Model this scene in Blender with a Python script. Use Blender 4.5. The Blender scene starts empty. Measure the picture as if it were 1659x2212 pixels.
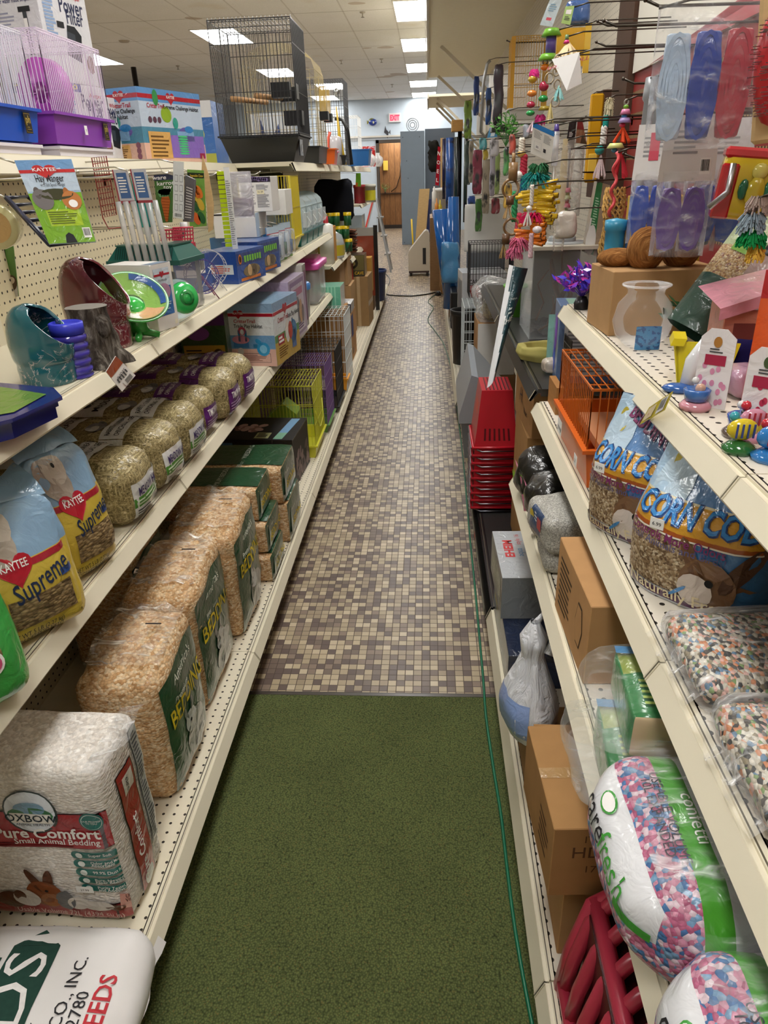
import bpy, bmesh, math, random
from mathutils import Vector, Matrix, noise
R = random.Random(11)
PI = math.pi
scene = bpy.context.scene
COL = scene.collection
# ------------------------------------------------------------------ camera, world, exposure
CAM_H = 1.48
FPX, PCX, PCY = 1534.0, 829.5, 1106.0
CM = Matrix(((0.9979549973280949, 0.003540506443837431, 0.06382231680222276), (0.056069552921146626, 0.43094295124734683, -0.9006355411627112), (-0.030692483495228597, 0.9023722278441131, 0.429863157147187)))
def _ortho(m):
    a, b, c = (Vector(m.col[i]) for i in range(3))
    c.normalize(); a = (a - c * a.dot(c)).normalized(); b = c.cross(a)
    return Matrix((a, b, c)).transposed()
CM = _ortho(CM)
cam_d = bpy.data.cameras.new('camera')
cam_d.sensor_fit = 'HORIZONTAL'; cam_d.sensor_width = 36.0
cam_d.lens = 36.0 * FPX / 1659.0
cam_d.clip_start = 0.02; cam_d.clip_end = 100
cam = bpy.data.objects.new('camera', cam_d); COL.objects.link(cam)
cam.matrix_world = Matrix.Translation((0, 0, CAM_H)) @ CM.to_4x4()
scene.camera = cam
w = bpy.data.worlds.new('world'); scene.world = w; w.use_nodes = True
w.node_tree.nodes['Background'].inputs[0].default_value = (.75, .8, .9, 1)
w.node_tree.nodes['Background'].inputs[1].default_value = 0.25
scene.view_settings.view_transform = 'Standard'; scene.view_settings.look = 'None'
scene.view_settings.gamma = 1.0; scene.view_settings.use_curve_mapping = False
scene.view_settings.exposure = 1.0
PANEL_POWER = 9.0
cy = scene.cycles
cy.use_denoising = True
cy.max_bounces = 8; cy.diffuse_bounces = 4; cy.glossy_bounces = 3; cy.transparent_max_bounces = 24
cy.sample_clamp_indirect = 6.0
def ray(px, py):
    return (CM @ Vector((px - PCX, PCY - py, -FPX))).normalized()
def at(px, py, X=None, Y=None, Z=None):
    """the point of the place seen at a pixel, on the plane x=X, y=Y or z=Z"""
    d = ray(px, py)
    t = X / d.x if X is not None else Y / d.y if Y is not None else (Z - CAM_H) / d.z
    return Vector((0, 0, CAM_H)) + d * t
# ------------------------------------------------------------------ materials
def lin(h):
    h = h.lstrip('#'); o = []
    for i in (0, 2, 4):
        c = int(h[i:i+2], 16) / 255
        o.append(c / 12.92 if c <= .04045 else ((c + .055) / 1.055) ** 2.4)
    return (*o, 1)
_M = {}
class NT:
    def __init__(s, name):
        s.m = bpy.data.materials.new(name); s.m.use_nodes = True
        s.t = s.m.node_tree; s.n = s.t.nodes; s.b = s.n['Principled BSDF']; s.out = s.n['Material Output']
    def new(s, ty, **k):
        n = s.n.new(ty)
        for a, v in k.items():
            if a in n.inputs.keys() if hasattr(n.inputs, 'keys') else False: n.inputs[a].default_value = v
            else: setattr(n, a, v)
        return n
    def l(s, a, b): s.t.links.new(a, b)
    def co(s, kind='Object', scale=(1, 1, 1), rot=(0, 0, 0), loc=(0, 0, 0)):
        t = s.new('ShaderNodeTexCoord'); m = s.new('ShaderNodeMapping')
        m.inputs['Scale'].default_value = scale; m.inputs['Rotation'].default_value = rot; m.inputs['Location'].default_value = loc
        s.l(t.outputs[kind], m.inputs[0]); return m.outputs[0]
    def math(s, op, a, b=None, c=None):
        n = s.new('ShaderNodeMath'); n.operation = op
        for i, x in enumerate((a, b, c)):
            if x is None: continue
            if isinstance(x, (int, float)): n.inputs[i].default_value = x
            else: s.l(x, n.inputs[i])
        return n.outputs[0]
    def mix(s, f, a, b, mode='MIX'):
        n = s.new('ShaderNodeMix'); n.data_type = 'RGBA'; n.blend_type = mode
        for i, x in ((0, f), (6, a), (7, b)):
            if isinstance(x, (int, float)): n.inputs[i].default_value = x
            elif isinstance(x, tuple): n.inputs[i].default_value = x
            elif isinstance(x, str): n.inputs[i].default_value = lin(x)
            else: s.l(x, n.inputs[i])
        return n.outputs[2]
    def noise(s, scale, detail=2, co=None, rough=.5, dist=0):
        n = s.new('ShaderNodeTexNoise'); n.inputs['Scale'].default_value = scale; n.inputs['Detail'].default_value = detail
        n.inputs['Roughness'].default_value = rough; n.inputs['Distortion'].default_value = dist
        s.l(co or s.co(), n.inputs['Vector']); return n
    def voro(s, scale, co=None, feature='F1', rnd=1):
        n = s.new('ShaderNodeTexVoronoi'); n.inputs['Scale'].default_value = scale; n.feature = feature
        n.inputs['Randomness'].default_value = rnd
        s.l(co or s.co(), n.inputs['Vector']); return n
    def ramp(s, f, stops, const=False):
        n = s.new('ShaderNodeValToRGB'); r = n.color_ramp
        if const: r.interpolation = 'CONSTANT'
        while len(r.elements) < len(stops): r.elements.new(.5)
        for e, (p, c) in zip(r.elements, stops): e.position = p; e.color = lin(c)
        s.l(f, n.inputs[0]); return n.outputs[0]
    def bump(s, h, st=.3, dist=.002):
        n = s.new('ShaderNodeBump'); n.inputs['Strength'].default_value = st; n.inputs['Distance'].default_value = dist
        s.l(h, n.inputs['Height']); s.l(n.outputs[0], s.b.inputs['Normal']); return n.outputs[0]
    def set(s, rough=.5, metal=0, coat=0, spec=.5, base=None, crough=.1):
        s.b.inputs['Roughness'].default_value = rough; s.b.inputs['Metallic'].default_value = metal
        s.b.inputs['Coat Weight'].default_value = coat; s.b.inputs['Coat Roughness'].default_value = crough
        s.b.inputs['Specular IOR Level'].default_value = spec
        if base is not None: s.l(base, s.b.inputs['Base Color'])
        return s.m
KINDS = dict(paper=(.5, 0, 0, .3, .05, 40), card=(.8, 0, 0, .25, .10, 25), plastic=(.32, 0, .1, .5, .03, 20), gloss=(.12, 0, .5, .5, .03, 15),
             film=(.28, 0, .7, .5, .08, 14), metal=(.3, 1, 0, .5, .06, 30), paint=(.45, 0, 0, .4, .05, 8), wire=(.35, 0, .1, .5, .05, 30),
             cloth=(.95, 0, 0, .1, .15, 120), fuzz=(1, 0, 0, .05, .3, 300), wood=(.6, 0, 0, .3, .2, 15))
def C(hexc, kind='paper'):
    k = (hexc, kind)
    if k in _M: return _M[k]
    ro, me, co, sp, var, vs = KINDS[kind]
    t = NT(kind + '_' + hexc.lstrip('#'))
    n = t.noise(vs, 2, co=t.co(scale=(1, 1, 6) if kind == 'wood' else (1, 1, 1)))
    f = t.math('MULTIPLY_ADD', n.outputs[0], 2 * var, 1 - var)
    base = t.mix(1.0, lin(hexc), f, 'MULTIPLY')
    t.set(ro, me, co, sp, base)
    if kind == 'film':
        w1 = t.noise(26, 3, dist=1.5)
        b = t.new('ShaderNodeBump'); b.inputs['Strength'].default_value = .6; b.inputs['Distance'].default_value = .006
        t.l(w1.outputs[0], b.inputs['Height']); t.l(b.outputs[0], t.b.inputs['Coat Normal'])
        t.l(b.outputs[0], t.b.inputs['Normal'])
    _M[k] = t.m
    return t.m
def clear(hexc='#ffffff', a=.12, rough=.05, key='clear', wr=0.0):
    k = (hexc, a, rough, key, wr)
    if k in _M: return _M[k]
    t = NT('clear_' + key); t.n.remove(t.b)
    tr = t.new('ShaderNodeBsdfTransparent'); pr = t.new('ShaderNodeBsdfPrincipled'); mx = t.new('ShaderNodeMixShader')
    pr.inputs['Base Color'].default_value = lin(hexc); pr.inputs['Roughness'].default_value = rough
    pr.inputs['Specular IOR Level'].default_value = .8
    lw = t.new('ShaderNodeLayerWeight'); lw.inputs[0].default_value = .35
    nz = t.noise(1, 3, co=t.co(scale=(14, 46, 30), rot=(.2, .3, .6)), dist=1.2)
    f = t.math('MULTIPLY_ADD', lw.outputs['Fresnel'], .34 if key == 'thin_glass' else .2 if key == 'bag' else .45, a)
    if wr:
        f = t.math('ADD', f, t.math('MULTIPLY', t.math('POWER', nz.outputs[0], 8.0), wr * 22))
        b = t.new('ShaderNodeBump'); b.inputs['Strength'].default_value = .9; b.inputs['Distance'].default_value = .01
        t.l(nz.outputs[0], b.inputs['Height']); t.l(b.outputs[0], pr.inputs['Normal'])
    t.l(f, mx.inputs[0]); t.l(tr.outputs[0], mx.inputs[1]); t.l(pr.outputs[0], mx.inputs[2]); t.l(mx.outputs[0], t.out.inputs[0])
    _M[k] = t.m; return t.m
def special(name, fn):
    if name not in _M:
        t = NT(name); fn(t); _M[name] = t.m
    return _M[name]
def flakes(name, stops, scale, rough=.8, coat=.5, stretch=(1, 1, 1), bump=.5, const=False, wr=True, dark=.35):
    def fn(t):
        co = t.co(scale=stretch)
        v = t.voro(scale, co); v2 = t.voro(scale * 1.9, co)
        sep = t.new('ShaderNodeSeparateColor'); t.l(v.outputs['Color'], sep.inputs[0])
        c = t.ramp(sep.outputs[0], stops, const)
        sep2 = t.new('ShaderNodeSeparateColor'); t.l(v2.outputs['Color'], sep2.inputs[0])
        k = t.math('MULTIPLY_ADD', sep2.outputs[1], .3, .85)
        ed = t.math('SUBTRACT', 1.0, v.outputs['Distance'])
        base = t.mix(1.0, c, k, 'MULTIPLY')
        base = t.mix(1.0, base, t.math('MULTIPLY_ADD', ed, dark, 1 - dark), 'MULTIPLY')
        t.set(rough, 0, coat, .4, base)
        b = t.new('ShaderNodeBump'); b.inputs['Strength'].default_value = bump; b.inputs['Distance'].default_value = .003
        t.l(ed, b.inputs['Height']); t.l(b.outputs[0], t.b.inputs['Normal'])
        if coat:
            n = t.noise(18, 3, dist=2.0)
            b2 = t.new('ShaderNodeBump'); b2.inputs['Strength'].default_value = .7; b2.inputs['Distance'].default_value = .012
            t.l(n.outputs[0], b2.inputs['Height']); t.l(b2.outputs[0], t.b.inputs['Coat Normal'])
    return special(name, fn)
SHAVE = flakes('wood_shavings', [(0, '#b98a58'), (.35, '#d9ae7c'), (.7, '#e8c89c'), (1, '#f3dcb8')], 130, .8, .25, (1, 1, 1.6), .5)
PAPERBED = flakes('white_paper_bedding', [(0, '#d8cfc4'), (.5, '#ece5dc'), (1, '#f8f4ee')], 110, .8, .25, (1, 1, 2), .5, dark=.12)
def m_hay(t):
    a = t.noise(1, 3, t.co(scale=(16, 210, 210), rot=(.3, .2, .5)), .6, .4); b_ = t.noise(1, 3, t.co(scale=(210, 18, 210), rot=(.2, .5, .4)), .6, .4); d = t.noise(1, 3, t.co(scale=(190, 190, 18), rot=(.7, .2, .9)), .6, .4)
    h = t.math('MAXIMUM', t.math('MAXIMUM', a.outputs[0], b_.outputs[0]), d.outputs[0])
    c = t.ramp(h, [(.42, '#4d4426'), (.54, '#8d7e52'), (.64, '#b9a878'), (.76, '#e2d6b0')])
    t.set(.7, 0, .4, .4, c); t.bump(h, .9, .004)
    n = t.noise(16, 3, dist=2.0); b2 = t.new('ShaderNodeBump'); b2.inputs['Strength'].default_value = .7; b2.inputs['Distance'].default_value = .012
    t.l(n.outputs[0], b2.inputs['Height']); t.l(b2.outputs[0], t.b.inputs['Coat Normal'])
HAY = special('dried_hay', m_hay)
COB = flakes('corn_cob_granules', [(0, '#6e5238'), (.4, '#a58763'), (.8, '#cdb591'), (1, '#e6d6ba')], 260, .7, .35, (1, 1, 1), .4)
SEED = flakes('mixed_bird_seed', [(0, '#2c2a26'), (.16, '#cfc6b2'), (.33, '#e9e3d4'), (.47, '#8f8266'), (.58, '#d98a58'), (.68, '#e2b0a2'), (.78, '#4f463c'), (.86, '#7d9a5c'), (.93, '#5d86a8')], 185, .55, .25, (1.2, .8, 1), .6, True)
CONF = flakes('confetti_paper_bedding', [(0, '#c2688a'), (.3, '#dd9ab2'), (.52, '#4a7ab0'), (.72, '#7fa8cc'), (.86, '#ecd4de')], 150, .6, .5, (1, 1, 1), .6, True)
PELLET = flakes('brown_food_pellets', [(0, '#6d5636'), (.5, '#93794f'), (1, '#b49a6c')], 110, .7, .4, (1, 1, 1.8), .7, dark=.6)
GRAVEL = flakes('grey_gravel', [(0, '#85837c'), (.5, '#a8a69e'), (1, '#c8c5bb')], 420, .7, .3, (1, 1, 1), .2, dark=.2)
CARDB = C('#b98d5e', 'card'); CARDB2 = C('#a37a4c', 'card'); CARDB3 = C('#c7a072', 'card')
CREAM = C('#d9d0b8', 'paint'); WHITE = C('#f0eeea', 'paper'); BLACK = C('#151515', 'paper'); INK = C('#222226', 'paper')
GREY = C('#8d9094', 'plastic'); TXT = C('#4a4a4c', 'paper'); STEEL = C('#b9bcbe', 'metal')
# ------------------------------------------------------------------ mesh building
class MB:
    def __init__(s): s.v = []; s.f = []; s.mi = []; s.sm = []; s.mats = []; s.X = None
    def mid(s, m):
        if isinstance(m, str): m = C(m)
        if m not in s.mats: s.mats.append(m)
        return s.mats.index(m)
    def add(s, vs, fs, m, smooth=False):
        b = len(s.v); X = s.X
        s.v.extend([tuple(X @ Vector(p)) for p in vs] if X else [tuple(p) for p in vs])
        i = s.mid(m) if not isinstance(m, list) else None
        for k, f in enumerate(fs):
            s.f.append(tuple(b + q for q in f)); s.mi.append(i if i is not None else s.mid(m[k])); s.sm.append(smooth)
    def box(s, x0, y0, z0, x1, y1, z1, m):
        x0, x1 = min(x0, x1), max(x0, x1); y0, y1 = min(y0, y1), max(y0, y1); z0, z1 = min(z0, z1), max(z0, z1)
        vs = [(x, y, z) for z in (z0, z1) for y in (y0, y1) for x in (x0, x1)]
        fs = [(0, 2, 3, 1), (4, 5, 7, 6), (0, 1, 5, 4), (2, 6, 7, 3), (0, 4, 6, 2), (1, 3, 7, 5)]
        if isinstance(m, dict): m = [m.get(k, m.get('*')) for k in 'BTSNWE']
        s.add(vs, fs, m)
    def cbox(s, x0, y0, z0, x1, y1, z1, m, c=.0015):
        """box with chamfered edges; m may map faces B T S N W E to materials"""
        x0, x1 = min(x0, x1), max(x0, x1); y0, y1 = min(y0, y1), max(y0, y1); z0, z1 = min(z0, z1), max(z0, z1)
        c = min(c, (x1 - x0) / 3, (y1 - y0) / 3, (z1 - z0) / 3)
        get = (lambda k: m.get(k, m.get('*'))) if isinstance(m, dict) else (lambda k: m)
        vs = []; idx = {}
        for sx in (0, 1):
            for sy in (0, 1):
                for sz in (0, 1):
                    x, y, z = (x0, x1)[sx], (y0, y1)[sy], (z0, z1)[sz]
                    ix, iy, iz = (c, -c)[sx], (c, -c)[sy], (c, -c)[sz]
                    for a, p in (('x', (x, y + iy, z + iz)), ('y', (x + ix, y, z + iz)), ('z', (x + ix, y + iy, z))):
                        idx[sx, sy, sz, a] = len(vs); vs.append(p)
        I = lambda a, b, cc, ax: idx[a, b, cc, ax]
        fs = [([I(0,0,0,'z'), I(0,1,0,'z'), I(1,1,0,'z'), I(1,0,0,'z')], 'B'), ([I(0,0,1,'z'), I(1,0,1,'z'), I(1,1,1,'z'), I(0,1,1,'z')], 'T'),
              ([I(0,0,0,'y'), I(1,0,0,'y'), I(1,0,1,'y'), I(0,0,1,'y')], 'S'), ([I(0,1,0,'y'), I(0,1,1,'y'), I(1,1,1,'y'), I(1,1,0,'y')], 'N'),
              ([I(0,0,0,'x'), I(0,0,1,'x'), I(0,1,1,'x'), I(0,1,0,'x')], 'W'), ([I(1,0,0,'x'), I(1,1,0,'x'), I(1,1,1,'x'), I(1,0,1,'x')], 'E')]
        for a in (0, 1):
            for b in (0, 1):
                fs.append(([I(a,0,b,'x'), I(a,1,b,'x'), I(a,1,b,'z'), I(a,0,b,'z')], 'T' if b else 'WE'[a]))
                fs.append(([I(0,a,b,'y'), I(1,a,b,'y'), I(1,a,b,'z'), I(0,a,b,'z')], 'T' if b else 'SN'[a]))
                fs.append(([I(a,b,0,'x'), I(a,b,1,'x'), I(a,b,1,'y'), I(a,b,0,'y')], 'WE'[a]))
                for d in (0, 1): fs.append(([I(a,b,d,'x'), I(a,b,d,'y'), I(a,b,d,'z')], 'WE'[a]))
        s.add(vs, [f for f, _ in fs], [get(k) for _, k in fs])
    def tube(s, pts, r, m, n=6, closed=False, cap=True, smooth=True):
        P = [Vector(p) for p in pts]; N = len(P); vs = []; fs = []
        rr = r if isinstance(r, (list, tuple)) else [r] * N
        ref = None
        for i, p in enumerate(P):
            if closed: t = (P[(i + 1) % N] - P[i - 1])
            else: t = P[min(i + 1, N - 1)] - P[max(i - 1, 0)]
            t.normalize() if t.length > 1e-9 else None
            if ref is None:
                ref = Vector((0, 0, 1)) if abs(t.z) < .9 else Vector((1, 0, 0))
            a = ref - t * ref.dot(t)
            if a.length < 1e-6: a = t.orthogonal()
            a.normalize(); ref = a; b = t.cross(a)
            for k in range(n):
                q = 2 * PI * (k + .5) / n
                vs.append(p + a * (math.cos(q) * rr[i]) + b * (math.sin(q) * rr[i]))
        for i in range(N if closed else N - 1):
            j = (i + 1) % N
            for k in range(n):
                l = (k + 1) % n
                fs.append((i * n + k, i * n + l, j * n + l, j * n + k))
        if cap and not closed:
            fs.append(tuple(range(n - 1, -1, -1))); fs.append(tuple((N - 1) * n + k for k in range(n)))
        s.add(vs, fs, m, smooth and n > 4)
    def cyl(s, p, q, r, m, n=16, r2=None):
        s.tube([p, q], [r, r if r2 is None else r2], m, n)
    def lathe(s, prof, m, n=24, c=(0, 0, 0), smooth=True, ax='z', a0=0, a1=2 * PI):
        full = abs(a1 - a0 - 2 * PI) < 1e-6; K = n if full else n + 1; vs = []; fs = []; ms = []
        for r, z in prof:
            for k in range(K):
                a = a0 + (a1 - a0) * k / n
                p = (r * math.cos(a), r * math.sin(a), z)
                if ax == 'x': p = (p[2], p[0], p[1])
                if ax == 'y': p = (p[1], p[2], p[0])
                vs.append((c[0] + p[0], c[1] + p[1], c[2] + p[2]))
        for i in range(len(prof) - 1):
            for k in range(n):
                l = (k + 1) % K
                fs.append((i * K + k, i * K + l, (i + 1) * K + l, (i + 1) * K + k))
                ms.append(m[i] if isinstance(m, list) else m)
        s.add(vs, fs, ms, smooth)
    def grid(s, fn, nu, nv, m, smooth=True, two=None):
        vs = [fn(i / nu, j / nv) for j in range(nv + 1) for i in range(nu + 1)]; fs = []; ms = []
        for j in range(nv):
            for i in range(nu):
                a = j * (nu + 1) + i
                fs.append((a, a + 1, a + nu + 2, a + nu + 1)); ms.append(m((i + .5) / nu, (j + .5) / nv) if callable(m) else m)
        s.add(vs, fs, ms, smooth)
    def ball(s, c, r, m, n=12, sc=(1, 1, 1)):
        vs = []; fs = []; h = n // 2
        for j in range(h + 1):
            for i in range(n):
                a, b = 2 * PI * i / n, PI * j / h
                vs.append((c[0] + r * sc[0] * math.sin(b) * math.cos(a), c[1] + r * sc[1] * math.sin(b) * math.sin(a), c[2] + r * sc[2] * math.cos(b)))
        for j in range(h):
            for i in range(n): fs.append((j * n + i, (j + 1) * n + i, (j + 1) * n + (i + 1) % n, j * n + (i + 1) % n))
        s.add(vs, fs, m, True)
    def prism(s, prof, a0, a1, m, ax='y', smooth=False):
        """closed 2D profile extruded along an axis (profile in the other two, cyclic order)"""
        def P(u, v, t): return {'y': (u, t, v), 'x': (t, u, v), 'z': (u, v, t)}[ax]
        n = len(prof); vs = [P(u, v, a0) for u, v in prof] + [P(u, v, a1) for u, v in prof]
        fs = [(k, (k + 1) % n, n + (k + 1) % n, n + k) for k in range(n)]
        s.add(vs, fs, m, smooth)
        s.add([P(u, v, a0) for u, v in prof], [tuple(range(n))], m); s.add([P(u, v, a1) for u, v in prof], [tuple(range(n))], m)
    def build(s, name, parent=None, loc=None, rz=0, rot=None):
        me = bpy.data.meshes.new(name); me.from_pydata(s.v, [], s.f)
        for m in s.mats: me.materials.append(m)
        me.polygons.foreach_set('material_index', s.mi); me.polygons.foreach_set('use_smooth', s.sm)
        me.update()
        o = bpy.data.objects.new(name, me); COL.objects.link(o)
        if parent: o.parent = parent
        if loc is not None: o.location = loc
        o.rotation_euler = rot or (0, 0, rz)
        return o
_T = {}
def textgeo(st, bold=0):
    k = (st, bold)
    if k not in _T:
        cu = bpy.data.curves.new('t', 'FONT'); cu.body = st; cu.size = 1; cu.resolution_u = 2; cu.offset = bold
        ob = bpy.data.objects.new('t', cu)
        me = bpy.data.meshes.new_from_object(ob)
        vs = [(v.co.x, v.co.y) for v in me.vertices]; fs = [tuple(p.vertices) for p in me.polygons]
        bpy.data.objects.remove(ob); bpy.data.meshes.remove(me); bpy.data.curves.remove(cu)
        x0 = min((v[0] for v in vs), default=0); x1 = max((v[0] for v in vs), default=1)
        _T[k] = (vs, fs, x0, x1)
    return _T[k]
class Face:
    """a printable side of something: fn(u, v, lift) -> point, u and v in metres from the lower left corner"""
    def __init__(s, mb, fn, w, h, lift=.0005, n=1): s.mb, s.fn, s.w, s.h, s.lift, s.n = mb, fn, w, h, lift, n
    def rect(s, u0, v0, u1, v1, m, l=1, n=None):
        n = n or s.n
        s.mb.grid(lambda a, b: s.fn(u0 + (u1 - u0) * a, v0 + (v1 - v0) * b, s.lift * l), n, n, C(m) if isinstance(m, str) else m, n > 1)
    def R(s, a, b, c, d, m, l=1, n=None): s.rect(a * s.w, b * s.h, c * s.w, d * s.h, m, l, n)
    def poly(s, pts, m, l=1, rel=True):
        k = (s.w, s.h) if rel else (1, 1)
        s.mb.add([s.fn(u * k[0], v * k[1], s.lift * l) for u, v in pts], [tuple(range(len(pts)))], m)
    def ell(s, u, v, a, b, m, l=1, n=16, rot=0):
        """centre relative, radii in metres"""
        p = []
        for i in range(n):
            x, y = a * math.cos(2 * PI * i / n), b * math.sin(2 * PI * i / n)
            p.append((u * s.w + x * math.cos(rot) - y * math.sin(rot), v * s.h + x * math.sin(rot) + y * math.cos(rot)))
        if s.n > 1:
            q = [s.fn(u * s.w, v * s.h, s.lift * l)] + [s.fn(a_, b_, s.lift * l) for a_, b_ in p]
            s.mb.add(q, [(0, 1 + i, 1 + (i + 1) % n) for i in range(n)], m)
        else: s.poly(p, m, l, False)
    def heart(s, u, v, sz, m, l=2):
        p = []
        for i in range(28):
            t = 2 * PI * i / 28
            p.append((u * s.w + sz * math.sin(t) ** 3, v * s.h + sz * (13 * math.cos(t) - 5 * math.cos(2 * t) - 2 * math.cos(3 * t) - math.cos(4 * t)) / 16 * .95))
        s.poly(p, m, l, False)
    def text(s, st, u, v, size, m, l=3, al='C', fit=None, rot=0, shear=0, bold=.012, sx=1):
        """(u, v) relative anchor of the baseline, size = cap height-ish in metres, fit = width in metres"""
        vs, fs, x0, x1 = textgeo(st, bold); k = size * 1.4
        if fit: sx = fit / max(1e-6, (x1 - x0) * k)
        ox = {'C': (x0 + x1) / 2, 'L': x0, 'R': x1}[al]
        c, sn = math.cos(rot), math.sin(rot); out = []
        for x, y in vs:
            a = (x - ox + shear * y) * k * sx; b = y * k
            out.append(s.fn(u * s.w + a * c - b * sn, v * s.h + a * sn + b * c, s.lift * l))
        s.mb.add(out, fs, m)
    def lines(s, a, b, c, d, n, m=None, l=2, fill=.45, seed=1):
        """fine print too small to read: ragged rules"""
        rr = random.Random(seed); m = m or TXT; st = (d - b) / n
        for i in range(n):
            e = a + (c - a) * rr.uniform(.62, 1.0)
            y = d - (i + .75) * st
            s.rect(a * s.w, y * s.h, e * s.w, (y + st * fill) * s.h, m, l, 1 if s.n == 1 else 4)
    def barcode(s, a, b, c, d, l=2, seed=3):
        s.R(a, b, c, d, WHITE, l, 1); rr = random.Random(seed); x = a + (c - a) * .08
        while x < c - (c - a) * .1:
            w_ = (c - a) * rr.choice((.02, .03, .05)); s.R(x, b + (d - b) * .2, x + w_, d - (d - b) * .1, INK, l + 1, 1); x += w_ + (c - a) * rr.choice((.025, .04))
def plane_face(mb, O, U, V, w, h, lift=.0005):
    O, U, V = Vector(O), Vector(U), Vector(V); N = U.cross(V)
    return Face(mb, lambda u, v, o: O + U * u + V * v + N * o, w, h, lift)
def box_faces(mb, x0, y0, z0, x1, y1, z1):
    w_, d_, h_ = x1 - x0, y1 - y0, z1 - z0
    return dict(S=plane_face(mb, (x0, y0, z0), (1, 0, 0), (0, 0, 1), w_, h_), E=plane_face(mb, (x1, y0, z0), (0, 1, 0), (0, 0, 1), d_, h_),
                W=plane_face(mb, (x0, y1, z0), (0, -1, 0), (0, 0, 1), d_, h_), T=plane_face(mb, (x0, y0, z1), (1, 0, 0), (0, 1, 0), w_, d_),
                N=plane_face(mb, (x1, y1, z0), (-1, 0, 0), (0, 0, 1), w_, h_))
def softbox(mb, w, d, h, r, m, n=12, bulge=(0, 0, 0), ns=.004, nsc=14, seed=0, matf=None, deform=None):
    """rounded, slightly lumpy block centred on x=y=0 standing on z=0; returns its printable faces"""
    H = Vector((w / 2, d / 2, h / 2)); r = min(r, *(q * .98 for q in H))
    def pos(p, off=0):
        q = Vector((p[0] * H.x, p[1] * H.y, p[2] * H.z))
        core = Vector([max(-(H[i] - r), min(H[i] - r, q[i])) for i in range(3)])
        dr = q - core; nn = dr.normalized() if dr.length > 1e-9 else Vector((0, 0, 1))
        o = core + nn * r
        b = [1 - p[i] ** 2 for i in range(3)]
        k = (bulge[0] * b[1] * b[2] * abs(p[0]) ** 3, bulge[1] * b[0] * b[2] * abs(p[1]) ** 3, bulge[2] * b[0] * b[1] * abs(p[2]) ** 3)
        o += Vector((k[0] * (1 if p[0] > 0 else -1), k[1] * (1 if p[1] > 0 else -1), k[2] * (1 if p[2] > 0 else -1)))
        if ns:
            z = o * nsc + Vector((seed * 3.7, seed, -seed))
            o += nn * ns * (noise.noise(z) + .5 * noise.noise(z * 2.3))
        o += nn * off; o.z += h / 2
        if o.z < 0: o.z = 0
        return deform(o) if deform else o
    sides = dict(S=lambda u, v: (u, -1, v), N=lambda u, v: (-u, 1, v), E=lambda u, v: (1, u, v), W=lambda u, v: (-1, -u, v), T=lambda u, v: (u, v, 1), B=lambda u, v: (u, -v, -1))
    key = {}; vs = []; fs = []; ms = []
    def vid(p):
        q = tuple(round(x, 5) for x in p)
        if q not in key: key[q] = len(vs); vs.append(pos(p))
        return key[q]
    for sd, fn in sides.items():
        for j in range(n):
            for i in range(n):
                a, b = -1 + 2 * i / n, -1 + 2 * j / n; e = 2 / n
                fs.append(tuple(vid(fn(*t)) for t in ((a, b), (a + e, b), (a + e, b + e), (a, b + e))))
                ms.append((matf(sd, a + e / 2, b + e / 2) if matf else None) or m)
    mb.add(vs, fs, ms, True)
    dims = dict(S=(w, h), N=(w, h), E=(d, h), W=(d, h), T=(w, d), B=(w, d))
    return {sd: Face(mb, (lambda fn, dm: lambda u, v, o: pos(fn(2 * u / dm[0] - 1, 2 * v / dm[1] - 1), o + .0008))(sides[sd], dims[sd]), *dims[sd], lift=.0006, n=8) for sd in sides}
def pouch(mb, w, h, d, m, matf=None, wv=lambda v: 1, tv=lambda v: math.sin(PI * min(1, .12 + .88 * v)) ** .6, nu=20, nv=26, ns=.003, nsc=18, seed=0, back=None, deform=None):
    """a filled bag: front face towards -y, standing on z=0; returns front and back printable faces"""
    def pos(u, v, sgn, off=0):
        x = u * w / 2 * wv(v); t = tv(v) * d / 2 * max(0, 1 - abs(u) ** 2.6) ** .5
        y = -sgn * t; z = v * h
        q = Vector((x * nsc, z * nsc, sgn * 5 + seed * 3))
        fade = min(1, 6 * t / max(d, 1e-4))
        y += -sgn * ns * fade * (noise.noise(q) + .6 * noise.noise(q * 2.1)) - sgn * off
        o = Vector((x, y, z)); return deform(o) if deform else o
    for sgn in (1, -1):
        mm = (lambda sg: (lambda a, b: ((matf(a * 2 - 1, b, sg) if matf else None) or (m if sg > 0 or back is None else back))))(sgn)
        if sgn > 0: mb.grid(lambda a, b: pos(a * 2 - 1, b, 1), nu, nv, mm)
        else: mb.grid(lambda a, b: pos(1 - a * 2, b, -1), nu, nv, lambda a, b: mm(1 - a, b))
    F = Face(mb, lambda u, v, o: pos(2 * u / w - 1, v / h, 1, o + .0008), w, h, lift=.0006, n=10)
    B = Face(mb, lambda u, v, o: pos(1 - 2 * u / w, v / h, -1, o + .0008), w, h, lift=.0006, n=10)
    return F, B
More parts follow.
